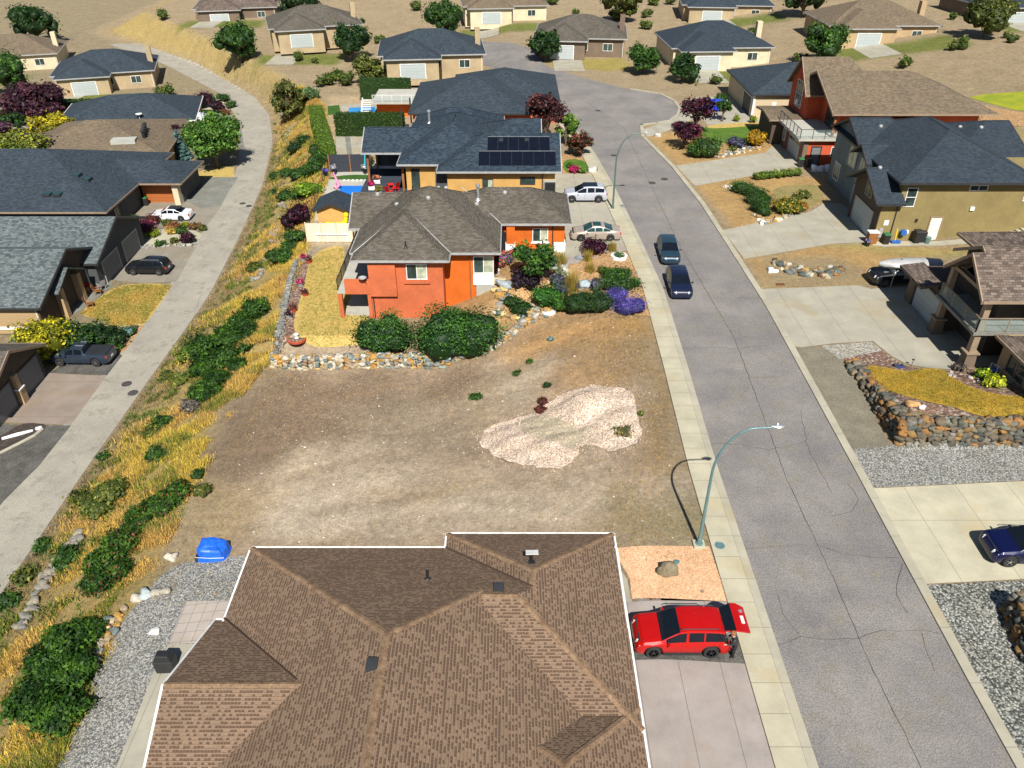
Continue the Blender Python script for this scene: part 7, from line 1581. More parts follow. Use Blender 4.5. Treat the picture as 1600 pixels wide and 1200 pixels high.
tree(1085, 210, 6.2, 2.6, PURPLE, 'tall purple plum tree beside the bright blue hatchback', 'purple_tree', n=2600, size=.22, trunk=.15, lumps=16, c3=(.10, .06, .06), k3=.1, hollow=True)
tree(1068, 232, 3.2, 2.2, PURPLE, 'low purple plum tree leaning over the tan ground', 'purple_tree', n=1600, size=.2, trunk=.1, hollow=True)
tree(1128, 190, 3.0, 1.2, GREEN, 'small green street tree on the driveway of the beige sided house', n=600, size=.17, trunk=.35)
bush(1080, 218, 1.35, 1.9, MAG, 'crimson rounded shrub below the purple plum trees', n=900, size=.12)
bush(1100, 245, 1.9, 2.4, ((.03, .07, .015), (.09, .17, .03)), 'large rounded green shrub at the driveway edge, right of pair', 'round_shrub', n=2200, size=.12)
bush(1085, 246, 1.1, 1.8, GREEN, 'smaller green shrub pressed against the large round shrub', n=800, size=.12)
bush(1180, 228, 1.5, 1.8, AUT, 'yellow orange shrub at the corner of the green lawn', n=1000, size=.13)
bush(1150, 228, 1.4, .9, ((.03, .03, .06), (.10, .10, .16)), 'dusky blue violet shrub on the stone bank', n=600); bush(1165, 226, .9, .8, GREEN, 'low green shrub on the stone bank', n=300); bush(1088, 232, .9, 1.0, AUT, 'orange leafed shrub under the crimson one', n=400); bush(1145, 236, .7, .6, OLIVE, 'tiny olive shrub on the stone bank', n=160)
bush(1150, 190, .5, .9, LIME, 'small lime grass clump by the beige sided house, left', n=160); bush(1176, 192, .55, 1.0, LIME, 'small lime grass clump by the beige sided house, right', n=180); bush(1125, 162, 1.2, 1.6, GREEN, 'green shrub behind the bright blue hatchback', n=500)
tree(1185, 180, 2.2, .8, GREEN, 'thin green shrub tree by the brown canopy of the red house', n=250, size=.14)
# long green juniper hedge by olive house
for k, (px, py, r) in enumerate(((1152, 300, .9), (1162, 303, 1.0), (1175, 309, 1.1), (1187, 318, 1.1), (1180, 327, 1.0), (1190, 335, .9), (1196, 327, .9))):
    pass
t0 = thing('juniper_mass', 'long dark green juniper bush curving down the slope before the dry yard', 'shrub', G(1170, 312)); bl = [(*G(px, py)[:2], G(px, py)[2]+.5, r, r*.9, .75) for px, py, r in ((1153, 299, 1.0), (1163, 302, 1.2), (1175, 306, 1.3), (1186, 313, 1.4), (1176, 318, 1.1), (1190, 323, 1.3), (1184, 331, 1.1), (1192, 337, .9))]
leaves('foliage', bl, 4200, .12, (.02, .055, .008), (.06, .14, .02), t0, spiky=.3, aspect=.3)
bush(1228, 332, 1.7, 1.4, ((.06, .09, .01), (.30, .26, .03)), 'autumn toned spreading shrub in front of the dry yard', n=1200, c3=(.6, .35, .03), k3=.2, lumps=7); bush(1252, 330, .8, .9, ((.2, .07, .02), (.5, .22, .04)), 'orange tipped shrub beside the autumn shrub', n=350)
bush(1256, 309, .8, .8, OLIVE, 'olive weed clump in the dry yard', n=260); bush(1244, 312, .6, .5, OLIVE, 'low olive weed patch in the dry yard', n=160)
for k, px in enumerate((1183, 1192, 1202, 1213, 1224, 1234, 1245)): bush(px, 281-(px-1183)*.10, .62, .9, ((.07, .13, .015), (.20, .27, .03)), ['leftmost', 'second', 'third', 'middle', 'fifth', 'sixth', 'rightmost'][k]+' small green shrub in the row below the red house driveway', n=260, size=.11, group='row of small shrubs below the red house driveway', name='row_shrub')
bush(1296, 252, .6, 1.0, ((.4, .4, .4), (.7, .68, .65)), 'white flowering shrub against the red wall', n=150) if 0 else None
for k, (px, py) in enumerate(((1463, 190), (1478, 188), (1490, 189), (1502, 190), (1514, 192))): bush(px, py, 1.3, 2.4, DGREEN, ['first', 'second', 'third', 'fourth', 'fifth'][k]+' dark cedar from the left behind the charcoal roof', name='cedar', cat='tree', n=500, size=.16, xyz=(*W(px, py, 3)[:2], 1.5), group='cedars behind the charcoal roof')
# porch house beds
bush(1532, 590, .55, .7, ((.06, .16, .01), (.35, .42, .02)), 'green and yellow shrub beside the porch pillar', n=320); bush(1550, 603, .8, .8, ((.16, .22, .01), (.50, .52, .03)), 'bright lime shrub near the low window', n=420); bush(1497, 578, .5, .5, ((.04, .03, .03), (.12, .09, .08)), 'small dark shrub at the porch bed edge', n=160)
x, y, z = G(1552, 585); t = thing('garden_chair', 'white and blue metal garden chair in the porch shade', 'chair', (x, y, z), .5); MB().obox((0, 0, .4), .5, .5, .05).build('seat', 'blue_p', t, local=True); MB().tube([(-.25, -.25, 0), (-.25, -.25, .9), (-.25, .25, .9), (-.25, .25, 0)], .025, 6).tube([(.25, -.25, 0), (.25, -.25, .6), (.25, .25, .6), (.25, .25, 0)], .025, 6).build('frame', 'trim', t, local=True)
# orange house: two big shrubs, garden
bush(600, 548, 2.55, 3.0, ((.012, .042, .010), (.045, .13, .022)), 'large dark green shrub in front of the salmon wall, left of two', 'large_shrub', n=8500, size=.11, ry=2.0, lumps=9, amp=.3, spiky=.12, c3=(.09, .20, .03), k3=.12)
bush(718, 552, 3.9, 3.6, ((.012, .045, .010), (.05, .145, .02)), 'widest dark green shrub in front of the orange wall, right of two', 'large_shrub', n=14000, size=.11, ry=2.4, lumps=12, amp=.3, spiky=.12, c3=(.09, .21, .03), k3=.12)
tree(833, 440, 3.6, 2.0, ((.02, .06, .010), (.07, .16, .02)), 'round green tree in front of the garage window of the orange house', 'round_tree', n=3000, size=.16, trunk=.1, sq=.9)
bush(822, 445, 1.7, 1.2, ((.010, .006, .012), (.04, .02, .035)), 'very dark purple shrub under the round green tree', n=900)
bush(797, 478, .95, .85, DGREEN, 'small mounded juniper on the rocks, upper left', n=800, size=.1); bush(816, 489, 1.2, .95, DGREEN, 'small mounded juniper on the rocks, lower right', n=1100, size=.1)
bush(855, 474, 1.6, 1.5, ((.02, .08, .01), (.06, .20, .025)), 'bright green shrub in the gravel garden', n=1600, size=.11); bush(880, 485, 1.1, 1.0, ((.03, .09, .01), (.09, .22, .03)), 'lower light green shrub next to the dark grassy shrub', n=700, size=.11)
bush(905, 486, 1.5, 1.5, ((.015, .045, .010), (.05, .11, .02)), 'dark spiky green shrub, left of pair above the lot', n=1500, size=.14, aspect=.2, spiky=.4); bush(934, 486, 1.5, 1.7, ((.015, .04, .010), (.045, .10, .02)), 'dark spiky green shrub, right of pair above the lot', n=1500, size=.14, aspect=.2, spiky=.4)
bush(962, 470, 1.15, 1.0, LAV, 'lavender clump in bloom, farther of two', 'lavender', 'lavender', n=1300, size=.11, aspect=.2, spiky=.5, c3=(.05, .10, .04), k3=.12); bush(981, 488, 1.45, 1.25, LAV, 'lavender clump in bloom beside the sidewalk, nearest', 'lavender', 'lavender', n=2200, size=.11, aspect=.2, spiky=.5, c3=(.05, .10, .04), k3=.12)
bush(882, 455, 1.1, .9, ((.05, .07, .05), (.12, .10, .28)), 'faded lavender behind the bright green shrub', 'lavender', 'lavender', n=600); bush(872, 445, .9, .9, ((.05, .07, .05), (.11, .10, .22)), 'faded lavender clump beside the dark purple shrub', 'lavender', 'lavender', n=400); bush(934, 452, .75, .9, ((.05, .08, .04), (.14, .12, .24)), 'small lavender bush near the long blue rock', 'lavender', 'lavender', n=400)
bush(962, 435, 1.6, .9, ((.02, .06, .01), (.06, .14, .02)), 'low spreading juniper near the sidewalk, upper', 'juniper', n=1400, size=.11, ry=.9); bush(968, 450, 2.1, 1.0, ((.02, .055, .01), (.055, .13, .02)), 'low spreading juniper near the sidewalk, lower', 'juniper', n=2000, size=.11, ry=1.2); bush(940, 425, .55, .5, OLIVE, 'small olive shrub beside the upper juniper', n=200)
bush(928, 396, 1.25, 1.3, PURPLE, 'round dark purple bush below the champagne sedan', 'purple_bush', n=1300, size=.12, spiky=.4)
bush(780, 418, 1.0, 1.0, ((.03, .08, .02), (.10, .2, .04)), 'flowering shrub with magenta and red blooms at the house corner', n=700, c3=(.65, .03, .15), k3=.35); bush(790, 412, .8, .9, ((.03, .08, .02), (.10, .2, .04)), 'flowering shrub with purple blooms beside the entry', n=450, c3=(.4, .05, .45), k3=.35); bush(800, 402, .7, .7, ((.03, .08, .02), (.10, .2, .04)), 'small red flowering shrub by the entry arch', n=300, c3=(.7, .04, .05), k3=.35)
for (px, py, h, lb) in ((876, 418, 1.5, 'tall golden feather grass left of the blue slab rock'), (893, 458, 2.1, 'tallest golden feather grass in the middle of the gravel garden'), (917, 408, 1.0, 'short green gold grass beside the purple bush'), (922, 425, .9, 'short gold grass in the gravel garden'), (957, 392, .9, 'olive grass clump right of the purple bush')):
    x, y, z = G(px, py); k = 60; pts = np.array([[x+random.gauss(0, .14), y+random.gauss(0, .14), z] for _ in range(k)]); o = tufts('feather_grass', lb, pts, np.full(k, h), np.array([[.42, .28, .06] if random.random() > .35 else [.15, .2, .04] for _ in range(k)]), 7, .2, .02, int(px), .35, kind=None); o['category'] = 'ornamental grass'; 
    if 'kind' in o.keys(): del o['kind']
bush(873, 428, .5, .5, ((.1, .14, .06), (.5, .5, .42)), 'white flowering mound in the rock ring, upper', n=260); bush(884, 434, .45, .45, ((.1, .14, .06), (.6, .6, .5)), 'white flowering mound in the rock ring, lower', n=220)
bush(890, 262, .5, .5, GREEN, 'small green ball shrub on the front lawn edge, left', n=160); bush(897, 270, .75, .8, MAG, 'small crimson ball shrub by the far front lawn', n=260); bush(909, 270, .7, .6, ((.05, .12, .015), (.14, .24, .03)), 'small light green ball shrub by the far front lawn', n=220); boulder(925, 269, .5, .4, .4, (.66, .64, .6), 'white rock at the corner of the far front lawn')
# hedges behind the yellow house
hedge('tall_hedge', 'long clipped hedge running toward the camera beside the paved yard', -26.9, -24.9, 98.5, 117.5, -2.2, .7, ((.07, .125, .012), (.15, .23, .025)), 3600, rot=.28)
hedge('tall_hedge', 'tall dark clipped hedge across the yard behind the paved court', -24.3, -14.9, 109.2, 111.4, -1.8, 1.3, ((.018, .045, .008), (.06, .11, .015)), 3600)
hedge('tall_hedge', 'far clipped hedge behind the small pool', -24, -16, 128.5, 130.5, -1.6, 1.6, ((.02, .05, .01), (.07, .13, .02)), 1600)
hedge('low_hedge', 'low clipped hedge between the paved court and black screen', -21.0, -17.4, 97.2, 98.2, -1.7, -.7, ((.03, .07, .01), (.09, .17, .02)), 500)
# lower-lane gardens
bush(80, 556, 2.9, 3.6, ((.13, .14, .008), (.46, .42, .02)), 'large bright yellow leaved shrub beside the siding house', 'yellow_shrub', n=4600, size=.17, ry=2.2, lumps=10, amp=.32, c3=(.60, .52, .02), k3=.25)
bush(118, 545, 1.9, 2.5, DGREEN, 'dark green yew directly right of the yellow shrub', 'yew', n=2200, size=.15, amp=.3); bush(150, 543, 2.0, 2.2, DGREEN, 'dark green yew in the middle above the navy pickup', 'yew', n=2200, size=.15, amp=.3); bush(176, 538, 1.5, 1.6, DGREEN, 'dark green yew at the right end near the yellow lawn', 'yew', n=1300, size=.15)
bush(196, 525, .9, .8, BLUEG, 'small blue green shrub at the lower lawn edge', n=260); bush(205, 522, .7, .6, GREEN, 'small green shrub at the lower lawn edge', n=220); bush(187, 544, .55, .5, GREEN, 'tiny green shrub on the tan bed', n=130); boulder(210, 513, .4, .3, .25, (.06, .06, .05), 'dark stone at the lawn corner by the lane'); boulder(157, 545, .6, .5, .35, (.55, .48, .42), 'pale rock behind the navy pickup')
for (px, py, r, h, pal, lb) in ((222, 368, 1.9, 1.9, ((.06, .012, .03), (.22, .04, .09)), 'burgundy shrub at the head of the lower garden'), (236, 352, 1.2, 1.2, RUST, 'rust red shrub behind the burgundy shrub'), (240, 370, .8, .8, LIME, 'lime shrub beside the burgundy one'), (252, 385, .7, .7, GREEN, 'green shrub at the flat stone row'), (272, 357, 1.0, .7, ((.15, .06, .02), (.32, .13, .04)), 'orange brown mound below the white sedan'), (262, 352, .8, .7, OLIVE, 'olive mound at the left below the white sedan'), (290, 355, .7, .6, LIME, 'lime mound below the white sedan rear'), (305, 357, .9, .6, ((.12, .06, .02), (.26, .14, .04)), 'brown mound near the lane below the white sedan'), (317, 360, .6, .6, OLIVE, 'small olive mound at the lane edge'),
                             (285, 365, .8, .8, GREEN, 'green ball shrub on the pale stone bed'), (268, 366, .65, .8, STRAW_C, 'golden grass tuft on the pale stone bed'), (296, 380, 1.0, 1.2, PURPLE, 'dark purple shrub on the pale stone bed'), (273, 380, .55, .6, OLIVE, 'small yellow green shrub on the pale stone bed'), (205, 375, .7, .7, LIME, 'small lime shrub by the dark garage doors'), (213, 350, .9, 1.1, GREEN, 'green shrub under the skylight house eave')):
    bush(px, py, r, h, pal, lb, n=int(420*r))
for (px, py, r, h, pal, lb) in ((318, 168, 2.2, 2.6, PURPLE, 'purple shrub by the slate roof near the top'), (343, 176, 1.6, 1.9, PURPLE, 'purple shrub along the far lane garden'), (350, 158, 1.4, 1.3, GREEN, 'green shrub in the far lane garden, top'), (362, 168, 1.2, 1.2, GREEN, 'green shrub near the lane in the far garden'), (330, 160, 1.2, 1.4, GREEN, 'green shrub left in the far garden'), (352, 180, 1.0, 1.0, ((.1, .03, .02), (.25, .08, .04)), 'reddish shrub by the far lane driveway'), (365, 225, 1.3, 1.2, ((.12, .12, .02), (.3, .24, .06)), 'yellow brown shrub at the lane edge by the green tree'), (325, 182, 1.2, .9, LIME, 'lime ground shrub by the camper trailer')):
    bush(px, py, r, h, pal, lb, n=int(260*r), size=.16)
# upper left trees
tree(66, 195, 6.5, 5.2, ((.03, .010, .02), (.09, .03, .045)), 'wide dark purple tree at the upper left', 'purple_tree', n=4200, size=.32, trunk=.1, lumps=18)
tree(90, 238, 6.0, 3.4, ((.14, .13, .008), (.50, .42, .02)), 'round golden yellow tree at the upper left', 'yellow_tree', n=3000, size=.26, trunk=.1)
tree(50, 280, 6.5, 4.2, ((.10, .13, .02), (.30, .32, .04)), 'yellow green tree below the golden tree', 'lime_tree', n=3600, size=.26, trunk=.1, c3=(.07, .03, .05), k3=.12)
tree(10, 290, 6.0, 3.6, ((.05, .09, .012), (.18, .24, .02)), 'olive green tree at the left edge behind the skylight roof', 'olive_tree', n=2600, size=.26); tree(0, 240, 5.0, 2.6, ((.05, .02, .04), (.16, .08, .12)), 'dusky purple tree at the far left edge', 'purple_tree', n=1600, size=.25); tree(20, 212, 3.5, 2.4, DGREEN, 'dark green shrub tree beside the upper left court', n=1100, size=.24)
hedge('hedge', 'dark hedge behind the slate roof near the upper left', -84, -70, 136, 138.4, -6, -3.6, ((.02, .05, .01), (.06, .12, .02)), 1600, .2)
# trees at the top, along the verge and beyond
tree(455, 188, 6.0, 3.0, ((.04, .055, .012), (.15, .15, .03)), 'bushy olive green tree beside the lower lane near the top', 'olive_tree', n=3200, size=.24, trunk=.05, lumps=16)
bush(440, 168, 2.0, 2.4, DGREEN, 'dark green shrub left of the olive tree at the lane', n=1000, size=.17); bush(470, 160, 2.0, 2.2, GREEN, 'green shrub behind the olive tree', n=1000, size=.17); bush(487, 156, 1.6, 2.0, ((.08, .14, .05), (.2, .3, .12)), 'pale green shrub at the top of the wire fence', n=700, size=.17)
for (x, y, h, r, pal, lb) in ((-52, 160, 8, 4, GREEN, 'tall green tree past the top of the lower lane'), (-30, 158, 7, 3.6, DGREEN, 'dark tree far up between the streets'), (-24, 139, 5, 2.6, OLIVE, 'olive tree behind the far pool'), (22, 140, 5, 2.6, GREEN, 'green tree across the cul de sac'), (28, 134, 4.5, 2.4, DGREEN, 'dark tree behind the cul de sac'), (6, 150, 6, 3, DGREEN, 'dark tree inside the road bend'), (52, 140, 7, 3.6, GREEN, 'green tree behind the red house'), (80, 144, 7, 4, OLIVE, 'olive tree on the slope at the far right'), (60, 178, 9, 4.5, DGREEN, 'dark tree up the slope'), (-14, 178, 8, 4, GREEN, 'tall tree above the far roofs'), (100, 150, 8, 4.4, DGREEN, 'dark tree at the right horizon'), (-92, 150, 8, 4.4, GREEN, 'tall green tree at the left horizon'), (-110, 196, 9, 5, DGREEN, 'dark tree at the upper left horizon'), (24, 188, 8, 4, OLIVE, 'olive tree beyond the last houses'), (76, 196, 9, 5, GREEN, 'broad tree beyond the last houses on the right'), (-48, 196, 9, 5, DGREEN, 'dark tree beyond the last houses on the left')):
    tree(0, 0, h*.9, r*1.1, pal, lb, n=2200, size=.3, trunk=.08, lumps=20, sq=1., xyz=(x, y, hT(x, y)))
rs = random.Random(5); k = 0
while k < 60:
    x, y = rs.uniform(-120, 110), rs.uniform(126, 215)
    if -8 < x-np.interp(y, YR, XRL) < 26 and y < 150: continue
    if -14 < x-np.interp(y, YL, XLR) < 4 or -3 < x-np.interp(y, YR, XRL) < 14: continue
    if any(abs(x-a) < 12 and -14 < y-b < 10 for a, b in ((-14, 146), (13, 160), (36, 152), (66, 158), (96, 168), (-78, 160), (-104, 175), (-40, 172), (-2, 196), (48, 196), (-66, 208), (-58, 130), (-90, 125), (-5, 115), (40, 120), (46, 100))): continue
    r = rs.uniform(.8, 1.9); scr = globals().setdefault('scr', []); scr += [(x+rs.uniform(-.6, .6)*r, y+rs.uniform(-.6, .6)*r, hT(x, y)+r*rs.uniform(.4, .7), r*.6, r*.6, r*.6) for _ in range(4)]; k += 1
tag(leaves('slope_scrub', scr, 16000, .22, OLIVE[0], GREEN[1], None, c3=OLIVE[1], k3=.3), 'scrub dotted over the dry slope at the top', 'scrub', kind='stuff')
# ---------------- shrubs on the bank
BK = [(402, 492, 1.75, 1.9, 'round dark green shrub on the bank opposite the big yard shrub'), (378, 508, 1.6, 1.5, 'green shrub on the bank below the round one'), (385, 525, 1.5, 1.5, 'green shrub touching the lot corner of the bank'), (362, 535, 1.9, 1.9, 'broad green shrub on the bank left of the lot corner'), (325, 555, 2.3, 2.4, 'large dark shrub on the bank opposite the manholes'), (318, 582, 1.7, 1.6, 'dark shrub below the large dark shrub'), (352, 566, 1.9, 1.8, 'dark green shrub in the centre of the bank group'), (340, 600, 1.6, 1.5, 'green shrub low in the bank group'), (322, 622, 1.6, 1.8, 'dark shrub at the foot of the bank group'),
      (372, 575, 1.1, 1.0, 'small shrub at the lot side of the bank group'), (280, 775, 1.1, 1.0, 'upper dark shrub of the mid bank chain'), (262, 790, 1.2, 1.1, 'second dark shrub of the mid bank chain'), (246, 800, 1.1, 1.2, 'third dark shrub of the mid bank chain'), (228, 812, 1.3, 1.2, 'fourth dark shrub of the mid bank chain'), (215, 828, 1.1, 1.0, 'fifth dark shrub of the mid bank chain'), (190, 862, 1.6, 1.5, 'broad dark shrub on the near bank'), (172, 885, 1.5, 1.5, 'dark shrub beside the broad one on the near bank'), (160, 915, 1.4, 1.3, 'dark shrub lowest of the near bank group'), (182, 900, 1.2, 1.1, 'right dark shrub of the near bank group'),
      (110, 1000, 2.0, 1.9, 'large dark shrub at the bottom left bank'), (80, 1035, 2.0, 1.8, 'dark shrub at the lower left corner of the bank'), (135, 985, 1.5, 1.4, 'dark shrub on the lot side at the bottom bank'), (120, 1045, 2.0, 1.7, 'lowest dark shrub beside the rock edging'), (60, 1090, 2.2, 1.8, 'dark shrub further down the bank'), (95, 1110, 2.0, 1.6, 'second dark shrub further down the bank')]
for (px, py, r, h, lb) in BK: bush(px, py+(14 if py > 970 else 0), r*(.68 if py > 970 else .82), h*.72, ((.014, .046, .006), (.055, .13, .012)), lb, 'bank_shrub', n=int(1500*r), size=.12, c3=(.22, .07, .03) if 'near bank' in lb or 'mid bank' in lb else None, k3=.05, amp=.3, spiky=.3, group='dark shrubs on the bank')
BK2 = [(440, 410, 1.3, 1.2, GREEN, 'green shrub on the bank beside the lawn border'), (462, 380, 1.3, 1.5, GREEN, 'green shrub on the bank near the fence corner'), (450, 395, 1.1, 1.2, GREEN, 'green shrub between the purple bush and lawn border'), (428, 405, 1.0, 1.0, GREEN, 'small green shrub lower on the bank by the lawn border'), (468, 350, 1.6, 2.2, PURPLE, 'dark purple bush on the bank below the shed'), (455, 358, 1.1, 1.5, PURPLE, 'smaller purple bush beside the one below the shed'), (485, 308, 1.7, 1.8, ((.10, .20, .01), (.28, .40, .03)), 'bright lime shrub on the bank by the shed'), (500, 262, 1.5, 1.8, GREEN, 'green shrub on the bank by the black screen'), (487, 275, 1.6, 1.7, GREEN, 'green shrub on the bank below the black screen'), (465, 280, 1.5, 1.5, GREEN, 'green shrub midway on the far bank'), (497, 245, 1.3, 1.8, GREEN, 'green shrub under the end of the long hedge'), (475, 225, 1.2, 1.2, DGREEN, 'dark shrub on the far bank'), (462, 238, 1.3, 1.3, DGREEN, 'dark shrub on the far bank nearer the lane'), (448, 275, 1.2, .9, GREEN, 'green verge shrub near the lane bend'), (430, 278, 1.0, .8, GREEN, 'small green verge shrub at the lane edge bend'), (446, 312, 1.2, 1.0, GREEN, 'green shrub near the grey rock string'), (432, 303, .7, .6, DGREEN, 'tiny dark verge shrub'), (465, 312, 1.1, 1.2, GREEN, 'green shrub mid bank by the lime one'), (385, 545, .7, .6, GREEN, 'tiny shrub at the lot edge'),
       (398, 425, 1.0, .9, OLIVE, 'olive shrub on the bank above the round shrub'), (292, 562, 1.0, .9, ((.10, .14, .02), (.25, .30, .04)), 'light green weed clump at the lane edge'), (285, 598, .9, .7, ((.09, .12, .02), (.2, .24, .04)), 'weed clump at the lane edge lower down'), (262, 590, .7, .6, OLIVE, 'olive weed clump on the verge'), (255, 665, .9, .8, GREEN, 'green clump on the bank beside the lane'), (238, 680, .8, .7, OLIVE, 'olive clump on the bank beside the lane'), (162, 716, .55, .5, GREEN, 'single green tuft at the lane edge'), (245, 715, .8, .6, GREEN, 'green clump in the golden grass'), (128, 785, .9, .7, OLIVE, 'olive clump on the near verge'), (180, 775, 1.3, 1.1, ((.07, .10, .02), (.2, .22, .04)), 'greenish broom clump on the near verge'), (155, 800, 1.2, 1.0, ((.07, .10, .02), (.2, .22, .04)), 'greenish broom clump lower on the near verge'), (68, 856, .7, .5, GREEN, 'green tuft at the edge of the near lane'), (105, 880, 1.1, .9, GREEN, 'green clump by the exposed rock band'), (40, 905, .8, .6, OLIVE, 'olive tuft at the near lane edge'), (10, 945, .9, .7, GREEN, 'green tuft at the left picture edge'), (300, 640, .9, .8, ((.10, .09, .08), (.2, .18, .14)), 'grey dried shrub on the bank')]
for (px, py, r, h, pal, lb) in BK2: bush(px, py, r, h, pal, lb, 'bank_bush', n=int(480*r), size=.14, amp=.35, spiky=.4)
for (px, py, r, h, pal, lb) in ((955, 510, .0, 0, 0, ''), (848, 630, .5, .45, RUST, 'rusty dead shrub at the left tip of the gravel heap'), (845, 643, .55, .4, RUST, 'second rusty dead shrub by the gravel heap'), (975, 678, .7, .4, ((.10, .10, .04), (.28, .22, .08)), 'weed patch growing on the gravel heap'), (960, 672, .4, .3, GREEN, 'small green weed on the gravel heap'), (807, 585, .4, .3, GREEN, 'small green weed on the lot slope'), (828, 567, .35, .25, GREEN, 'tiny green weed on the upper lot slope'), (855, 604, .4, .3, DGREEN, 'dark weed above the gravel heap'), (745, 622, .6, .3, GREEN, 'flat green weed patch on the dirt'), (860, 532, .35, .3, BLUEG, 'small blue grey weed clump high on the lot'), (318, 770, .8, .6, ((.08, .10, .02), (.22, .2, .05)), 'weedy clump at the lot edge'), (310, 745, .6, .5, GREEN, 'green clump at the lot edge'), (1000, 648, .3, .25, OLIVE, 'small weed right of the gravel heap')):
    if r: bush(px, py, r, h, pal, lb, 'weed', 'weed', n=int(300*r), size=.09)

# ---------------- dry grass, thousands of tufts
rng = np.random.default_rng(21)
def scatter(n, x0, x1, y0, y1): return rng.uniform(x0, x1, n), rng.uniform(y0, y1, n)
def xtop(y): return np.interp(y, [0, 25, 50, 57, 76, 97, 103, 125, 136, 170], [-21.3, -21.3, -21.3, -20.2, -21.6, -22.8, -24, -29.5, -35, -58])
def xbot(y): return np.interp(y, YL, XLR)
n = 95000; ys = 12+rng.random(n)**1.25*125; f = rng.beta(1.9, 1.1, n); xs = xbot(ys)+.5+(xtop(ys)+.4-xbot(ys)-.5)*f
cl = wob(xs, ys, 1.0, 5)+.6*wob(xs, ys, .35, 8)+1.0*(f-.45); keep = cl > -.35+.5*rng.random(n); xs, ys, f, cl = xs[keep], ys[keep], f[keep], cl[keep]
P3 = np.stack([xs, ys, H0(xs, ys)], 1); yel = np.clip(.5+.35*wob(xs, ys, .5, 12)+.2*rng.normal(size=len(xs)), 0, 1)[:, None]
cols = np.array([.60, .36, .11])*(1-yel)+np.array([.58, .45, .06])*yel; gr = (wob(xs, ys, .7, 33) > .45) & (rng.random(len(xs)) > .35); cols[gr] = (.14, .20, .025); br = rng.random(len(xs)) < .22; cols[br] = (.27, .18, .08)
hg = (.20+.26*np.clip(cl, 0, 1))*(.7+.6*rng.random(len(xs))); cols = cols*(.75+.5*rng.random((len(xs), 1))); tufts('dry_grass', 'golden dry grass covering the bank between the two streets', P3, hg*.85, cols, 5, .42, .022, 5, 1.3)
n = 7000; ys = 12+rng.random(n)*110; xs = xbot(ys)+.3+rng.random(n)**1.4*3.5; P3 = np.stack([xs, ys, H0(xs, ys)], 1)
cols = np.where(rng.random((n, 1)) > .6, np.array([[.30, .22, .10]]), np.array([[.20, .15, .08]])); gi = wob(xs, ys, 1.3, 41) > .6; cols[gi] = (.12, .14, .03); tufts('verge_weeds', 'short brown and green weeds on the verge of the lower lane', P3, .10+.16*rng.random(n), cols, 5, .2, .022, 6, .9)
n = 5000; ys = 12+rng.random(n)**1.2*120; f = rng.beta(1.3, 2.6, n); xs = xbot(ys)+.5+(xtop(ys)-xbot(ys)-.5)*f; k_ = wob(xs, ys, 1.4, 71) > .1; xs, ys = xs[k_], ys[k_]; P3 = np.stack([xs, ys, H0(xs, ys)], 1); q = rng.random((len(xs), 1)); cols = np.array([.05, .10, .015])*(1-q)+np.array([.17, .20, .03])*q; tufts('green_undergrowth', 'green undergrowth between the dry grass on the bank', P3, .22+.22*rng.random(len(xs)), cols, 7, .34, .045, 72, 1.0)
# lot: straw toward the street and the upper slope, sparse elsewhere
n = 26000; xs, ys = scatter(n, -20, 11, 29, 61); w1 = np.exp(-((xs-8)/4.5)**2)*.55+np.clip((ys-48)/11, 0, 1)*np.clip((xs+2)/6, 0, 1)*.8+np.clip(-(xs+14)/6, 0, 1)*.35+.05; w1 = w1*np.clip(.7+.6*wob(xs, ys, .9, 51), 0, 1.6)
xk = np.array([poly_mask(xs, ys, hp, .3)])[0]; keep = (rng.random(n) < w1) & (xk < .3) & (xs < 10.35) & (ys < np.interp(xs, [-20, -5, -2, 0, 3, 11], [55, 53.5, 55, 57.5, 59.6, 60.2])); xs, ys = xs[keep], ys[keep]
P3 = np.stack([xs, ys, H0(xs, ys)], 1); k = len(xs); c0 = rng.random((k, 1)); cols = np.where(c0 > .45, np.array([[.44, .28, .10]]), np.array([[.26, .19, .10]])); cols[(rng.random(k) < .06)] = (.14, .18, .04)
tufts('lot_straw', 'thin dry straw and weeds over the vacant lot', P3, .05+.10*rng.random(k), cols, 5, .2, .018, 7, 1.3)
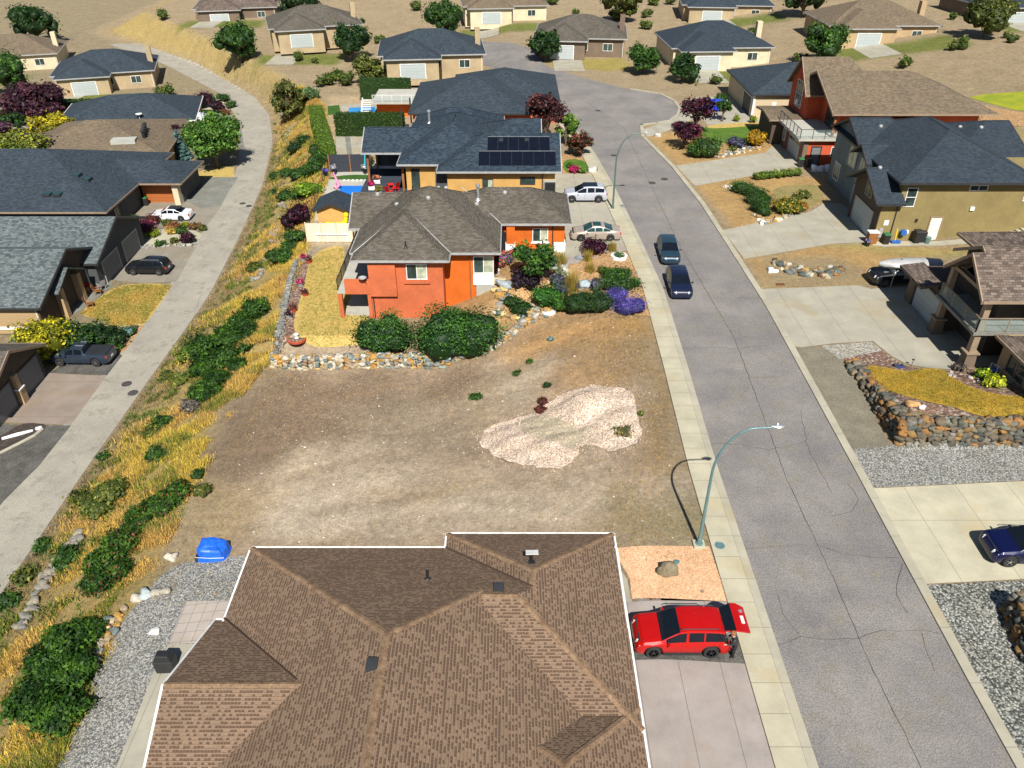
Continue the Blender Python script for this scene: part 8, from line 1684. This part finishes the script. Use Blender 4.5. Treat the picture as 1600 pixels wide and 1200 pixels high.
# pebbles on the lot and gravel spill
sp = []; rr_ = random.Random(77)
for k in range(7000):
    x, y = rr_.uniform(-19, 10), rr_.uniform(29, 58)
    if y > 54 and x < 0: continue
    s = rr_.uniform(.014, .036)*(2.4 if rr_.random() < .04 else 1); sp.append((x, y, float(H0(x, y))+s*.2, s, s*.8, s*.6, rr_.choice([(.5, .45, .37), (.38, .34, .27), (.6, .55, .46), (.3, .25, .18)])))
o = rocks_arr(sp, 1, 8, None, 'lot_stones'); tag(o, 'small loose stones scattered over the dirt lot', 'stones', kind='stuff')
# lawn blades
def lawn(poly_px, n, c1, c2, h, label, seed):
    poly = [G(*p)[:2] for p in poly_px]; xs_ = [p[0] for p in poly]; ys_ = [p[1] for p in poly]; r = np.random.default_rng(seed); x = r.uniform(min(xs_), max(xs_), n); y = r.uniform(min(ys_), max(ys_), n); m = poly_mask(x, y, poly, .1) > .5; x, y = x[m], y[m]
    z = np.array([hT(a, b) for a, b in zip(x, y)])+.05; q = np.clip(.5+.45*wob(x, y, 1.2, seed)+.25*r.normal(size=len(x)), 0, 1)[:, None]; tufts('lawn_grass', label, np.stack([x, y, z], 1), np.full(len(x), h)*(.7+.6*r.random(len(x))), np.array(c1)*(1-q)+np.array(c2)*q, 5, .16, .02, seed, 1.0)
lawn([(1356, 575), (1395, 579), (1418, 584), (1440, 579), (1475, 580), (1505, 603), (1552, 619), (1700, 628), (1700, 650), (1600, 651), (1540, 652), (1500, 638), (1440, 625), (1395, 613), (1362, 597)], 9000, (.52, .34, .04), (.26, .21, .025), .08, 'short golden grass of the raised lawn', 61)
lawn([(500, 393), (538, 387), (531, 430), (552, 470), (575, 500), (630, 522), (630, 532), (560, 537), (484, 540), (464, 520), (478, 450), (484, 412)], 9000, (.50, .37, .12), (.29, .27, .06), .08, 'short dry grass of the orange house lawn', 62)
lawn([(125, 490), (150, 470), (184, 449), (215, 445), (269, 446), (247, 475), (226, 505), (205, 510), (178, 509)], 7000, (.46, .31, .07), (.26, .25, .05), .08, 'short dry grass of the lawn by the lower lane', 63)
